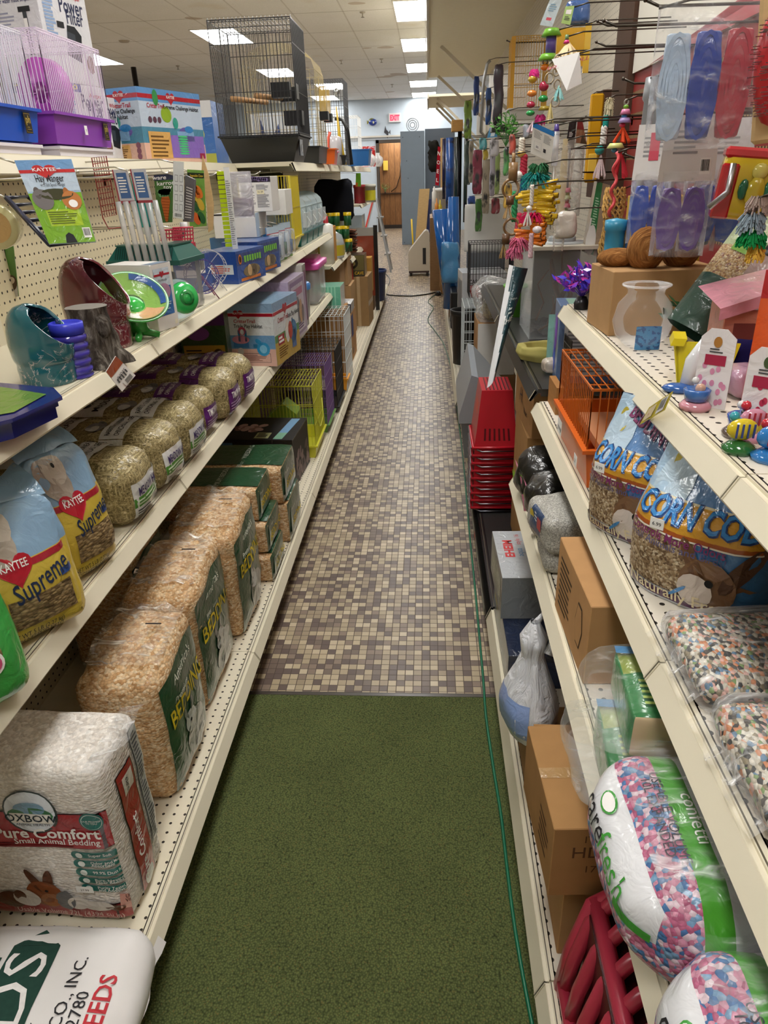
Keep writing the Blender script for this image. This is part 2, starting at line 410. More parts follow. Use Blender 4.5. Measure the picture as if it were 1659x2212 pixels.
# ------------------------------------------------------------------ things
def tag(o, label, cat, group=None, kind=None):
    o['label'] = label; o['category'] = cat
    if group: o['group'] = group
    if kind: o['kind'] = kind
    return o
def empty(name, label, cat, loc, rz=0, group=None, rot=None):
    o = bpy.data.objects.new(name, None); COL.objects.link(o); o.empty_display_size = .05
    o.location = loc; o.rotation_euler = rot or (0, 0, rz)
    return tag(o, label, cat, group)
def struct(o, label=None):
    o['kind'] = 'structure'
    if label: o['label'] = label
    return o
def copy_thing(o, loc, rz=None, label=None, parent=None):
    c = o.copy(); COL.objects.link(c)
    if parent: c.parent = parent
    if loc is not None: c.location = loc
    if rz is not None: c.rotation_euler = (0, 0, rz)
    if label: c['label'] = label
    for ch in list(o.children):
        copy_thing(ch, None, None, None, c)
    return c
def rad(a): return a * PI / 180
def sticker(parent, p, U, V, w=.022, h=.014, text='5.99'):
    """a small white price sticker as a part"""
    mb = MB(); U, V = Vector(U).normalized(), Vector(V).normalized(); N = U.cross(V)
    O = Vector(p) + N * .0012
    mb.X = Matrix((( U.x, V.x, N.x, O.x), (U.y, V.y, N.y, O.y), (U.z, V.z, N.z, O.z), (0, 0, 0, 1)))
    mb.box(0, 0, -.0006, w, h, 0, C('#f4f3ef'))
    f = plane_face(mb, (0, 0, 0), (1, 0, 0), (0, 1, 0), w, h)
    f.text(text, .5, .3, h * .36, INK, 1, bold=0)
    o = mb.build('price_sticker', parent); o['label'] = 'white price sticker'
    return o
def carton(name, label, cat, loc, w, d, h, rz=0, side='L', m=CARDB, prints=None, group=None, ch=.0015, rot=None):
    """box whose nearest aisle-side bottom corner is at loc (side L: body towards -x, side R: towards +x)"""
    mb = MB(); x0, x1 = (-w, 0) if side == 'L' else (0, w)
    mb.cbox(x0, 0, 0, x1, d, h, m, ch)
    if prints: prints(box_faces(mb, x0, 0, 0, x1, d, h))
    o = mb.build(name, None, loc, rz, rot)
    return tag(o, label, cat, group)
def wire_panel(mb, O, U, V, w, h, sp, r, m, cross=(), frame=True, n=4, fr=None):
    """parallel wires along V every sp, with cross wires at relative heights"""
    O, U, V = Vector(O), Vector(U).normalized(), Vector(V).normalized(); k = max(1, round(w / sp))
    for i in range(k + 1):
        p = O + U * (w * i / k); mb.tube([p, p + V * h], r, m, n, cap=False)
    for c in cross:
        p = O + V * (h * c); mb.tube([p, p + U * w], r * 1.25, m, n, cap=False)
    if frame:
        q = [O, O + U * w, O + U * w + V * h, O + V * h]
        mb.tube(q, fr or r * 1.6, m, n, closed=True)
def tray(mb, w, d, h, m, t=.004, flare=.012, rim=.008, z=0):
    """open flared tub centred on x=y=0"""
    def ring(a, b, zz): return [(-a, -b, zz), (a, -b, zz), (a, b, zz), (-a, b, zz)]
    L = [ring(w/2 - flare, d/2 - flare, z), ring(w/2, d/2, z + h), ring(w/2 + rim, d/2 + rim, z + h), ring(w/2 + rim, d/2 + rim, z + h - .008)]
    for a, b in ((L[0], L[1]), (L[1], L[2]), (L[2], L[3])):
        mb.add(a + b, [(k, (k + 1) % 4, 4 + (k + 1) % 4, 4 + k) for k in range(4)], m)
    mb.add(L[0], [(3, 2, 1, 0)], m)
    I = [ring(w/2 - flare - t, d/2 - flare - t, z + t), ring(w/2 - t, d/2 - t, z + h)]
    mb.add(I[0] + I[1], [(k, 4 + k, 4 + (k + 1) % 4, (k + 1) % 4) for k in range(4)], m); mb.add(I[0], [(0, 1, 2, 3)], m)
    mb.add(I[1] + L[1], [(k, (k + 1) % 4, 4 + (k + 1) % 4, 4 + k) for k in range(4)], m)
def cage(name, label, cat, loc, w, d, h, sp, r, wm, th=0, tm=None, rz=0, cross=(.33, .66), arch=False, group=None, crossx=None, flare=.012):
    """wire cage on an optional tub, centred on x=y=0: panels are parts"""
    e = empty(name, label, cat, loc, rz, group)
    if th:
        b = MB(); tray(b, w + .006, d + .006, th, tm, flare=flare); b.build('base_tray', e)
    z0 = th * .9; hh = h - z0
    for nm, O, U, L in (('front_panel', (-w/2, -d/2, z0), (1, 0, 0), w), ('back_panel', (w/2, d/2, z0), (-1, 0, 0), w),
                        ('side_panel', (w/2, -d/2, z0), (0, 1, 0), d), ('side_panel', (-w/2, d/2, z0), (0, -1, 0), d)):
        b = MB(); wire_panel(b, O, U, (0, 0, 1), L, hh, sp, r, wm, cross); b.build(nm, e)
    b = MB()
    if arch:
        k = max(1, round(d / sp))
        for i in range(k + 1):
            y = -d/2 + d * i / k
            b.tube([(-w/2 * math.cos(PI * j / 8), y, h + w * .32 * math.sin(PI * j / 8)) for j in range(9)], r, wm, 4, cap=False)
        for j in (2, 4, 6): b.tube([(-w/2 * math.cos(PI * j / 8), -d/2, h + w * .32 * math.sin(PI * j / 8)), (-w/2 * math.cos(PI * j / 8), d/2, h + w * .32 * math.sin(PI * j / 8))], r * 1.3, wm, 4)
    else: wire_panel(b, (-w/2, -d/2, h), (1, 0, 0), (0, 1, 0), w, d, sp, r, wm, crossx or cross)
    b.build('top_panel', e)
    return e
def floor_z(o): return o
# ================================================================== the setting
def m_mosaic(t):
    P = .027
    co = t.co()
    s = t.new('ShaderNodeSeparateXYZ'); t.l(co, s.inputs[0])
    fx = t.math('MULTIPLY', s.outputs[0], 1 / P); fy = t.math('MULTIPLY', s.outputs[1], 1 / P)
    # sheets of mosaic are laid by the foot: a slightly shifted joint each twelve rows
    cx_, cy_ = t.math('FLOOR', fx), t.math('FLOOR', fy)
    cb = t.new('ShaderNodeCombineXYZ'); t.l(cx_, cb.inputs[0]); t.l(cy_, cb.inputs[1])
    wn = t.new('ShaderNodeTexWhiteNoise'); wn.noise_dimensions = '2D'; t.l(cb.outputs[0], wn.inputs['Vector'])
    c = t.ramp(wn.outputs['Value'], [(0, '#5f4d45'), (.18, '#705e52'), (.31, '#857262'), (.43, '#9c8a70'), (.58, '#ae9c7e'), (.78, '#bba98a'), (.91, '#c6b598')], True)
    n = t.noise(900, 2, co); c = t.mix(1.0, c, t.math('MULTIPLY_ADD', n.outputs[0], .7, .59), 'MULTIPLY')
    n2 = t.noise(1.3, 3, co); c = t.mix(1.0, c, t.math('MULTIPLY_ADD', n2.outputs[0], .35, .82), 'MULTIPLY')
    gx = t.math('ABSOLUTE', t.math('SUBTRACT', t.math('FRACT', fx), .5)); gy = t.math('ABSOLUTE', t.math('SUBTRACT', t.math('FRACT', fy), .5))
    g = t.math('GREATER_THAN', t.math('MAXIMUM', gx, gy), .458)
    c = t.mix(g, c, '#4a3d33')
    ro = t.math('MULTIPLY_ADD', g, .35, .34); t.l(ro, t.b.inputs['Roughness'])
    t.l(c, t.b.inputs['Base Color']); t.bump(t.math('SUBTRACT', 1.0, g), .25, .001)
def m_carpet(t):
    co = t.co()
    v = t.voro(230, co); n = t.noise(5, 3, co); n2 = t.noise(260, 2, co)
    c = t.ramp(v.outputs['Distance'], [(0, '#717948'), (.45, '#565f37'), (1, '#2e351e')])
    c = t.mix(1.0, c, t.math('MULTIPLY_ADD', n.outputs[0], .5, .72), 'MULTIPLY')
    c = t.mix(t.math('GREATER_THAN', n2.outputs[0], .66), c, '#6d6237')
    t.set(.95, 0, 0, .1, c); t.bump(v.outputs['Distance'], .5, .004)
    t.b.inputs['Sheen Weight'].default_value = .1
def holes(name, base, pitch, r, axes, hole='#2a241c', kind='paint', slot=1.0, lo=None, hi=None, off=(0, 0), rough=.45):
    """painted sheet with a grid of punched holes; axes = the two object axes of the sheet"""
    def fn(t):
        co = t.co(); s = t.new('ShaderNodeSeparateXYZ'); t.l(co, s.inputs[0])
        a, b = s.outputs[axes[0]], s.outputs[axes[1]]
        fa = t.math('SUBTRACT', t.math('FRACT', t.math('MULTIPLY_ADD', a, 1 / pitch, off[0])), .5)
        fb = t.math('SUBTRACT', t.math('FRACT', t.math('MULTIPLY_ADD', b, 1 / pitch, off[1])), .5)
        d = t.math('SQRT', t.math('ADD', t.math('POWER', fa, 2.0), t.math('POWER', t.math('MULTIPLY', fb, slot), 2.0)))
        h = t.math('LESS_THAN', d, r / pitch)
        if lo is not None: h = t.math('MULTIPLY', h, t.math('MULTIPLY', t.math('GREATER_THAN', a, lo), t.math('LESS_THAN', a, hi)))
        n = t.noise(6, 4, co); n2 = t.noise(60, 3, co)
        k = t.math('MULTIPLY', t.math('MULTIPLY_ADD', n.outputs[0], .2, .9), t.math('MULTIPLY_ADD', n2.outputs[0], .08, .96))
        c = t.mix(1.0, lin(base), k, 'MULTIPLY')
        c = t.mix(h, c, hole); t.set(rough, 0, 0, .35, c); t.bump(t.math('SUBTRACT', 1.0, h), .4, .002)
    return special(name, fn)
def m_shelf(t):
    co = t.co(); n = t.noise(4, 4, co); n2 = t.noise(45, 5, co, .7); n3 = t.noise(9, 5, co, .7)
    c = t.mix(1.0, lin('#ddd5be'), t.math('MULTIPLY_ADD', n.outputs[0], .16, .92), 'MULTIPLY')
    sc = t.math('GREATER_THAN', t.math('ADD', t.math('MULTIPLY', n2.outputs[0], .6), t.math('MULTIPLY', n3.outputs[0], .5)), .735)
    c = t.mix(t.math('MULTIPLY', sc, .6), c, '#6b5a44'); t.set(.42, 0, 0, .4, c)
SHELFM = special('cream_enamel_scuffed', m_shelf)
PEG = holes('cream_pegboard', '#d8ccac', .0254, .0034, (1, 2))
PEGR = holes('white_pegboard', '#d6cdbc', .0254, .0030, (1, 2))
DECKP = holes('cream_deck_perforated', '#ded5be', .0254, .0034, (0, 1), lo=-.36, hi=.0, off=(.2, 0))
SLOT = holes('cream_shelf_slotted', '#ded6c6', .0254, .0042, (0, 1), lo=.0, hi=.30)
BLKD = holes('black_shelf_slotted', '#2c2b2a', .0254, .0036, (0, 1), hole='#050505', lo=.04, hi=.42, slot=2.2, rough=.35)
def m_ceil(t):
    co = t.co(); s = t.new('ShaderNodeSeparateXYZ'); t.l(co, s.inputs[0])
    fx = t.math('ABSOLUTE', t.math('SUBTRACT', t.math('FRACT', t.math('MULTIPLY_ADD', s.outputs[0], 1 / .61, .66)), .5))
    fy = t.math('ABSOLUTE', t.math('SUBTRACT', t.math('FRACT', t.math('MULTIPLY_ADD', s.outputs[1], 1 / 1.33, .32)), .5))
    gx = t.math('GREATER_THAN', fx, .485); gy = t.math('GREATER_THAN', fy, .4935)
    n = t.noise(.45, 4, co, .6); n2 = t.noise(90, 2, co); n3 = t.noise(1.1, 2, co)
    c = t.ramp(n.outputs[0], [(.26, '#d6c6a8'), (.4, '#ecebe6'), (.6, '#f2f1ef')])
    c = t.mix(1.0, c, t.math('MULTIPLY_ADD', n2.outputs[0], .25, .87), 'MULTIPLY')
    c = t.mix(t.math('MULTIPLY', gx, .35), c, '#a39b8d'); c = t.mix(t.math('MULTIPLY', gy, .6), c, '#6b6153')
    st = t.math('GREATER_THAN', n3.outputs[0], .70); c = t.mix(t.math('MULTIPLY', st, .45), c, '#9a7448')
    t.set(.9, 0, 0, .2, c)
CEIL_Z = 3.25; YB = 21.4; XL, XR = -8.0, .86
b = MB(); b.box(XL, -3.2, -.06, XR + .6, YB + 1.6, 0, special('mosaic_floor_tiles', m_mosaic)); struct(b.build('floor'), 'tan and brown mosaic tile floor')
b = MB(); b.box(-1.2, -2.5, .0005, .9, 1.752, .006, special('green_loop_carpet', m_carpet))
tag(b.build('carpet_runner'), 'dark green looped carpet covering the near half of the aisle floor', 'carpet')
b = MB(); b.prism([(1.752, .0005), (1.772, .0005), (1.772, .0035), (1.765, .007), (1.752, .007)], -1.2, .9, C('#3c342d', 'plastic'), 'x')
tag(b.build('threshold_strip'), 'dark brown threshold strip between green carpet and mosaic floor', 'strip')
b = MB(); b.box(XL, -3.2, CEIL_Z, XR + .6, YB + .3, CEIL_Z + .08, special('stained_ceiling_tiles', m_ceil)); struct(b.build('ceiling'), 'white drop ceiling with water stained tiles')
WALLBLUE = C('#c3ced8', 'paint')
b = MB(); b.box(XL, YB, 0, -1.32, YB + .12, CEIL_Z, WALLBLUE); b.box(-.40, YB, 0, XR + .6, YB + .12, CEIL_Z, WALLBLUE); b.box(-1.32, YB, 2.24, -.40, YB + .12, CEIL_Z, WALLBLUE)
struct(b.build('wall_back'), 'pale blue back wall')
b = MB(); b.box(XL - .1, -3.2, 0, XL, YB, CEIL_Z, C('#d6d0c4', 'paint')); struct(b.build('wall_left'))
b = MB(); b.box(XL, -3.3, 0, XR + .6, -3.2, CEIL_Z, C('#dcd6c8', 'paint')); struct(b.build('wall_front'))
b = MB(); b.box(XR, -3.2, 0, XR + .1, 11.2, CEIL_Z, C('#c9c0ac', 'paint')); b.box(XR + .5, 11.2, 0, XR + .6, YB, CEIL_Z, C('#c6ced6', 'paint')); b.box(XR, 11.2, 0, XR + .6, 11.3, CEIL_Z, C('#c6ced6', 'paint'))
struct(b.build('wall_right'))
# doorway in the back wall: dark frame, wood panelled room end behind it
FR = C('#4b4138', 'paint')
b = MB()
b.box(-1.40, YB - .03, 0, -1.32, YB + .14, 2.30, FR); b.box(-.46, YB - .03, 0, -.38, YB + .14, 2.30, FR); b.box(-1.40, YB - .03, 2.22, -.38, YB + .14, 2.30, FR)
struct(b.build('door_1'), 'dark framed open doorway in the back wall')
b = MB(); b.box(-2.2, YB - .06, 2.36, -.5, YB, 2.40, C('#cfc8bc', 'paint')); b.box(-2.2, YB - .02, 2.30, -.45, YB, 2.36, C('#b8bfc6', 'paint')); struct(b.build('trim_1'))
def m_panel(t):
    co = t.co(); s = t.new('ShaderNodeSeparateXYZ'); t.l(co, s.inputs[0])
    n = t.noise(12, 4, t.co(scale=(6, 6, .4)), .6, 1.0)
    c = t.ramp(n.outputs[0], [(.3, '#6f4a28'), (.5, '#8a5f36'), (.7, '#a07144')])
    g = t.math('GREATER_THAN', t.math('ABSOLUTE', t.math('SUBTRACT', t.math('FRACT', t.math('MULTIPLY', s.outputs[0], 6.2)), .5)), .475)
    c = t.mix(g, c, '#3d2714'); t.set(.5, 0, 0, .4, c)
PANEL = special('wood_wall_panelling', m_panel)
b = MB(); b.box(-1.9, YB + 1.35, 0, .2, YB + 1.45, 2.9, PANEL); b.box(-1.9, YB + 1.31, .93, .2, YB + 1.35, .97, C('#3f2a18', 'wood')); b.box(-1.9, YB + 1.32, 0, .2, YB + 1.35, .1, C('#2e2620', 'paint'))
struct(b.build('wall_beyond'), 'brown wood panelled wall seen through the back doorway')
b = MB(); b.box(-1.9, YB + .12, 2.5, .2, YB + 1.4, 2.56, C('#b9b2a4', 'paint')); struct(b.build('ceiling_beyond'))
b = MB(); b.box(-1.95, YB + .12, 0, -1.9, YB + 1.4, 2.5, C('#9a7a56', 'wood')); b.box(.2, YB + .12, 0, .25, YB + 1.4, 2.5, C('#9a7a56', 'wood')); struct(b.build('wall_side'))
# ceiling light panels
def m_em(t):
    e = t.new('ShaderNodeEmission'); e.inputs[0].default_value = (1.0, .975, .93, 1); e.inputs[1].default_value = PANEL_POWER
    n = t.noise(.8, 1); t.l(t.mix(1.0, (1.0, .985, .955, 1), t.math('MULTIPLY_ADD', n.outputs[0], .06, .97), 'MULTIPLY'), e.inputs[0])
    t.l(e.outputs[0], t.out.inputs[0])
EMIT = special('lit_diffuser', m_em)
proto = None
LIGHTS = [(-.1, 10.36, 'the aisle, nearest of the row in view'), (-.1, 12.9, 'the aisle, second of the row from the front'), (-.1, 15.55, 'the aisle, middle of the row in view'),
          (-.1, 18.2, 'the aisle, second last before the back wall'), (-.1, 20.7, 'the aisle, last before the back wall'),
          (-2.8, 11.48, 'the left, seen through the big black cage'), (-2.8, 15.4, 'the left, seen through the gold cage'),
          (-2.12, 18.0, 'the left side, right of the gold cage'), (-2.58, 20.5, 'the left side close to the back wall'), (-5.3, 12.9, 'the far left, behind the filter boxes'), (-5.3, 10.2, 'the far left corner of the photo'),
          (-.1, 7.7, None), (-.1, 5.05, None), (-.1, 2.4, None), (-.1, -.25, None), (-2.8, 7.7, None), (-2.8, 4.4, None), (-2.8, .5, None), (-5.3, 6.5, None), (-5.3, 2.5, None), (-.85, 22.05, 'the panelled room beyond the doorway')]
for i, (x, y, w_) in enumerate(LIGHTS):
    lb = ('rectangular lit ceiling panel over ' + w_) if w_ else 'rectangular lit ceiling panel overhead nearer than the photo shows'
    if proto is None:
        proto = empty('ceiling_light', lb, 'ceiling light', (x, y, CEIL_Z), 0, 'ceiling light panels')
        b = MB()
        for q in ((-.305, -.61, -.29, .61), (.29, -.61, .305, .61), (-.29, -.61, .29, -.595), (-.29, .595, .29, .61)): b.box(q[0], q[1], -.012, q[2], q[3], -.001, C('#e9e7e2', 'paint'))
        b.build('frame', proto)
        b = MB(); b.box(-.29, -.595, -.008, .29, .595, -.003, EMIT); b.build('diffuser', proto)
    else: copy_thing(proto, (x, y, CEIL_Z if y < YB else 2.5), None, lb)
# sprinklers, vents
def sprinkler(x, y, lb):
    b = MB(); b.lathe([(0, 0), (.035, 0), (.03, -.012), (.008, -.014), (.006, -.05), (0, -.05)], C('#c9c3b6', 'metal'), 12)
    b.lathe([(.0, -.05), (.022, -.052), (.022, -.055), (0, -.056)], C('#8f8a80', 'metal'), 10)
    tag(b.build('ceiling_sprinkler', None, (x, y, CEIL_Z)), lb, 'sprinkler', 'ceiling sprinklers')
for px, py, lb in ((783, 26, 'sprinkler head left of the nearest lit panel'), (824, 127, 'sprinkler head left of the third lit panel'), (847, 182, 'sprinkler head near the back wall'),
                   (166, 50, 'sprinkler head above the filter boxes'), (384, 142, 'sprinkler head left of the black cage'), (737, 130, 'sprinkler head right of the gold cage')):
    p = at(px, py, Z=CEIL_Z); sprinkler(p.x, p.y, lb)
p = at(268, 88, Z=CEIL_Z); b = MB(); b.lathe([(0, -.02), (.06, -.018), (.075, 0)], C('#b4aa9a', 'paint'), 16); tag(b.build('smoke_detector', None, p), 'round flat detector on the ceiling above the animal habitat box', 'detector')
q = at(288, 145, Y=6.0); b = MB(); b.cyl((0, 0, 0), (0, 0, q.z), .02, C('#2a2724', 'metal'), 8); tag(b.build('black_post', None, (q.x, 6.0, 0)), 'thin black post rising behind the blue habitat box', 'post')
p = at(80, 27, Z=CEIL_Z); b = MB(); b.cyl((0, 0, 0), (0, 0, CEIL_Z), .12, C('#2e2019', 'paint'), 20); tag(b.build('round_column', None, (p.x, p.y, 0)), 'dark brown round column reaching the ceiling behind the filter boxes', 'column')
# dark store front far left
b = MB(); b.box(-7.6, 14.6, 0, -3.9, 15.0, 2.55, C('#1d1a1a', 'cloth')); tag(b.build('black_backdrop'), 'large black panel far back on the left behind the boxes', 'panel')
# ------------------------------------------------------------------ shelving
def lip(par, y0, y1, z, xf, sg, hgt=.036, out=.022, m=SHELFM, nm='price_channel'):
    """sloped price channel along the front edge; sg = +1 faces +x, -1 faces -x"""
    b = MB(); g = .0015
    pr = [(xf - .014 * sg, z), (xf - .002 * sg, z), (xf - .002 * sg, z - .004), (xf + .004 * sg, z - .004), (xf + .006 * sg, z - .003), (xf + out * sg, z - hgt + .004), (xf + out * sg - .002 * sg, z - hgt), (xf + out * sg - .006 * sg, z - hgt), (xf - .004 * sg, z - .012), (xf - .014 * sg, z - .012)]
    b.prism(pr, y0 + g, y1 - g, m)
    b.prism([(xf - .0055 * sg, z + .0004), (xf - .0035 * sg, z + .0004), (xf - .0035 * sg, z - .002), (xf - .0055 * sg, z - .002)], y0 + g, y1 - g, C('#5d5546', 'paint'))
    for yy in (y0 + g, y1 - g - .003):
        b.prism([(q[0] + .001 * sg, q[1] + .0006) for q in pr[3:8]] + [(xf, z - .01)], yy, yy + .003, C('#c9c0a8', 'plastic'))
    o = b.build(nm, par); return o
def shelf(par, y0, y1, z, xb, xf, sg, top=SHELFM, side=SHELFM, lipm=SHELFM, th=.022, nm='shelf', hgt=.036, out=.022, perf=None):
    b = MB(); x0, x1 = sorted((xb, xf - .012 * sg))
    # mesh origin at the front edge so the punched holes follow the shelf
    b.box(x0 - xf, 0, -th, x1 - xf, y1 - y0 - .002, 0, {'T': perf or top, '*': side})
    o = b.build(nm, par, (xf, y0 + .001, z))
    l = lip(par, y0, y1, z, xf, sg, hgt, out, lipm); l.parent = o; l.matrix_parent_inverse = Matrix.Translation((-xf, -y0 - .001, -z))
    return o
XB = -1.10
def gondola(lb, y0, y1, shelves, top=None, deck=True, back=True, deckz=.15):
    e = empty('shelving_section', lb, 'shelving', (XB, y0, 0), 0, 'sections of the left shelving run')
    e.location = (0, 0, 0)
    if back:
        b = MB(); b.box(XB - .012, y0, deckz, XB, y1, 1.52, PEG); b.build('pegboard', e)
        b = MB(); b.box(XB - .05, y0 - .015, 0, XB + .006, y0 + .015, 1.54, SHELFM); b.build('upright', e)
    if deck:
        shelf(e, y0, y1, deckz, XB, -.552, 1, nm='base_deck', perf=DECKP)
        b = MB(); b.box(-.60, y0, .008, -.585, y1, deckz - .03, C('#4f4639', 'paint')); b.build('kick_plate', e)
    for z, xf in shelves: shelf(e, y0, y1, z, XB, xf, 1)
    if top:
        z, xf = top
        shelf(e, y0, y1, z, XB - .6 if xf > -1 else XB - .72, xf, 1, nm='top_shelf', hgt=.05)
    return e
Y0 = .56; L4 = 1.22
gondola('nearest left shelving section, holding the white bedding bag and yellow food bags', Y0, Y0 + L4, [(.735, -.697), (1.11, -.712)], (1.555, -1.05))
gondola('left shelving section with meadow hay bales on its middle shelf', Y0 + L4, Y0 + 2 * L4, [(.735, -.697), (1.11, -.712)], (1.555, -1.05))
gondola('left shelving section with the white and blue habitat box on its middle shelf', Y0 + 2 * L4, Y0 + 3 * L4, [(.735, -.697), (1.11, -.712)], (1.555, -1.05))
gondola('left shelving section with the yellow bird cage and pink lidded tub', Y0 + 3 * L4, Y0 + 4 * L4, [(.735, -.697), (1.11, -.712)], (1.555, -.735))
gondola('left shelving section past the pink lidded tub with tall brown cartons on its deck', Y0 + 4 * L4, Y0 + 5 * L4, [(.88, -.712), (.50, -.76)], (1.555, -.735))
gondola('left shelving section holding the green lidded bottles and bark stack', Y0 + 5 * L4, Y0 + 6 * L4 + .1, [(.80, -.70)], (1.555, -.735))
e = gondola('farthest left shelving section beside the step ladder', Y0 + 6 * L4 + .1, Y0 + 7.6 * L4, [(1.20, -.712), (.80, -.712)], (1.555, -.735))
b = MB(); b.box(-1.8, .5, 0, -1.76, 10, 1.5, C('#a89c80', 'paint')); b.box(-1.76, .5, 0, XB - .06, .53, 1.5, C('#a89c80', 'paint')); b.build('rear_panel', e)
# right side
def rsec(name, lb, y0, y1, items, mats, deck, group='sections of the right shelving run'):
    e = empty(name, lb, 'shelving', (0, 0, 0), 0, group)
    for z, xf, nm in items:
        top, side, perf = mats[nm]
        shelf(e, y0, y1, z, .80, xf, -1, top, side, side, nm='base_deck' if z < .3 else 'shelf', perf=perf, hgt=.036 if z > .3 else .05)
    z, xf, nm = [q for q in items if q[0] < .3][0]
    b = MB(); b.box(xf + .03, y0, .008, xf + .045, y1, .11, C('#5a5040' if nm != 'k' else '#1c1c1c', 'paint')); b.build('kick_plate', e)
    return e
RM = {'c': (SHELFM, SHELFM, SLOT), 'k': (BLKD, C('#1c1b1a', 'plastic'), BLKD)}
RA, RBz, RCz = 1.142, .867, .637
r0 = rsec('shelving_section', 'nearest right shelving section, cut by the right photo edge', -.41, .81, [(.15, .212, 'c'), (RCz, .266, 'c'), (RBz, .320, 'c'), (RA, .377, 'c')], RM, 1)
r1 = rsec('shelving_section', 'right cream shelving section with fish bowl, corn cob bags and orange cage', .81, 2.03, [(.15, .212, 'c'), (RCz, .266, 'c'), (RBz, .320, 'c'), (RA, .377, 'c')], RM, 1)
r2 = rsec('shelving_section', 'black shelving section with the glass tank and red basket stack', 2.04, 3.25, [(.15, .212, 'k'), (.90, .315, 'k')], RM, 1)
r3 = rsec('shelving_section', 'right shelving section with black shelf behind the glass tank', 3.25, 4.47, [(.15, .212, 'c'), (.90, .315, 'k')], RM, 1)
r4 = rsec('shelving_section', 'right low cream deck beneath the filtration box', 4.47, 8.0, [(.15, .19, 'c')], RM, 1)
# printed header on the black deck lip
b = MB(); f = plane_face(b, (.186, 3.24, .105), (0, -1, 0), (-.0, 0, 1), 1.19, .038)
f.R(0, 0, 1, 1, C('#24402f', 'plastic')); f.text('BETTER NUTRITION FOR A HEALTHY PET', .30, .3, .014, WHITE, 2, bold=0); f.text('BETTER NUTRITION FOR A HEALTHY PET', .76, .3, .014, WHITE, 2, bold=0)
for u in (.05, .53): f.R(u - .02, .1, u + .02, .9, C('#b5483e'), 2)
o = b.build('printed_strip', r2); o['label'] = 'dark green strip printed with a pet food slogan'
# right wall boards
b = MB(); b.box(.80, 3.53, .15, .83, 10.9, 2.62, PEGR); struct(b.build('wall_pegboard'), 'white pegboard wall behind the hanging toys')
b = MB(); b.box(.775, 3.27, 0, .83, 3.52, 2.7, C('#4b3325', 'wood')); tag(b.build('wall_post'), 'dark brown wooden post between pegboard and red sign', 'post')
b = MB(); b.box(.76, 3.62, 1.35, .80, 3.80, 1.78, C('#4a2f22', 'wood')); tag(b.build('wooden_strip'), 'short dark brown board on the pegboard behind the yellow pack', 'board')
def m_slat(t):
    co = t.co(); s = t.new('ShaderNodeSeparateXYZ'); t.l(co, s.inputs[0])
    f = t.math('FRACT', t.math('MULTIPLY', s.outputs[2], 1 / .075)); g = t.math('LESS_THAN', f, .16)
    h = t.math('LESS_THAN', t.math('FRACT', t.math('MULTIPLY', s.outputs[1], 1 / .018)), .45)
    n = t.noise(5, 2, co)
    c = t.mix(g, t.mix(n.outputs[0], lin('#7c1f1c'), '#8e2824'), '#a08358'); c = t.mix(t.math('MULTIPLY', g, h), c, '#2a1512')
    t.set(.5, 0, 0, .4, c)
b = MB(); b.box(.80, -.4, .15, .83, 3.26, 1.80, special('red_slotted_board', m_slat)); o = tag(b.build('slotted_wall_board'), 'red slotted wall board behind the hanging bags', 'wall board')
b = MB(); b.box(.79, 1.2, 1.80, .82, 3.26, 2.9, C('#e2ddd0', 'paint'))
f = plane_face(b, (.79, 3.26, 1.80), (0, -1, 0), (0, 0, 1), 2.06, 1.1)
f.poly([(0.0, .80), (.06, 1.0), (.02, 1.0), (0, .93)], C('#8f2a33')); f.poly([(.07, 1.0), (.10, 1.0), (0, .66), (0, .74)], C('#8f2a33'))
f.text('Freshness Built In', .09, .22, .13, C('#3b3640'), 2, 'L', shear=.1, sx=.62, bold=.0)
f.poly([(.16, .0), (1, .12), (1, .0)], C('#b2555a')); f.poly([(.10, .0), (1, .10), (1, .06)], C('#8f2a33'), 2)
tag(b.build('wall_sign'), 'white wall sign with thin dark script lettering and a red wedge', 'sign')
# canopy over the right wall
def m_plank(t):
    co = t.co(); s = t.new('ShaderNodeSeparateXYZ'); t.l(co, s.inputs[0])
    g = t.math('LESS_THAN', t.math('FRACT', t.math('MULTIPLY', s.outputs[1], 1 / .055)), .05)
    n = t.noise(30, 3, t.co(scale=(1, 6, 1))); n2 = t.noise(2.2, 3, co)
    c = t.mix(1.0, lin('#efe6cc'), t.math('MULTIPLY_ADD', n.outputs[0], .2, .88), 'MULTIPLY'); c = t.mix(t.math('MULTIPLY', g, .5), c, '#8d8064')
    t.set(.6, 0, 0, .3, c)
PLANK = special('cream_planked_canopy', m_plank)
def canopy(lb, x0, x1, y0, y1, z, arms, group='wall canopies'):
    e = empty('wall_canopy', lb, 'canopy', (0, 0, 0), 0, group)
    b = MB(); b.box(x0, y0, z, x1, y1, z + .03, PLANK); b.build('panel', e)
    b = MB(); b.box(x0 - .02, y0, z - .02, x0, y1, z + .05, C('#c9c2b2', 'paint')); b.build('edge_rail', e)
    for y in arms:
        b = MB(); b.tube([(x1, y, z - .62), (x0 + .12, y, z - .005)], .022, C('#cfc7b4', 'paint'), 4); b.build('bracket', e)
    return e
canopy('large cream planked canopy over the right wall at the top of the photo', .01, .86, 3.4, 10.9, 2.6, (8.3, 10.7))
canopy('smaller cream canopy with brackets in front of the blue back wall', .01, .80, 11.35, 13.3, 2.42, (11.5, 12.3, 13.2))
b = MB(); b.box(.80, 11.3, 0, .85, 13.4, 2.4, C('#c7c0ae', 'paint')); tag(b.build('canopy_upright'), 'cream board upright beneath the smaller canopy', 'board')
b = MB()
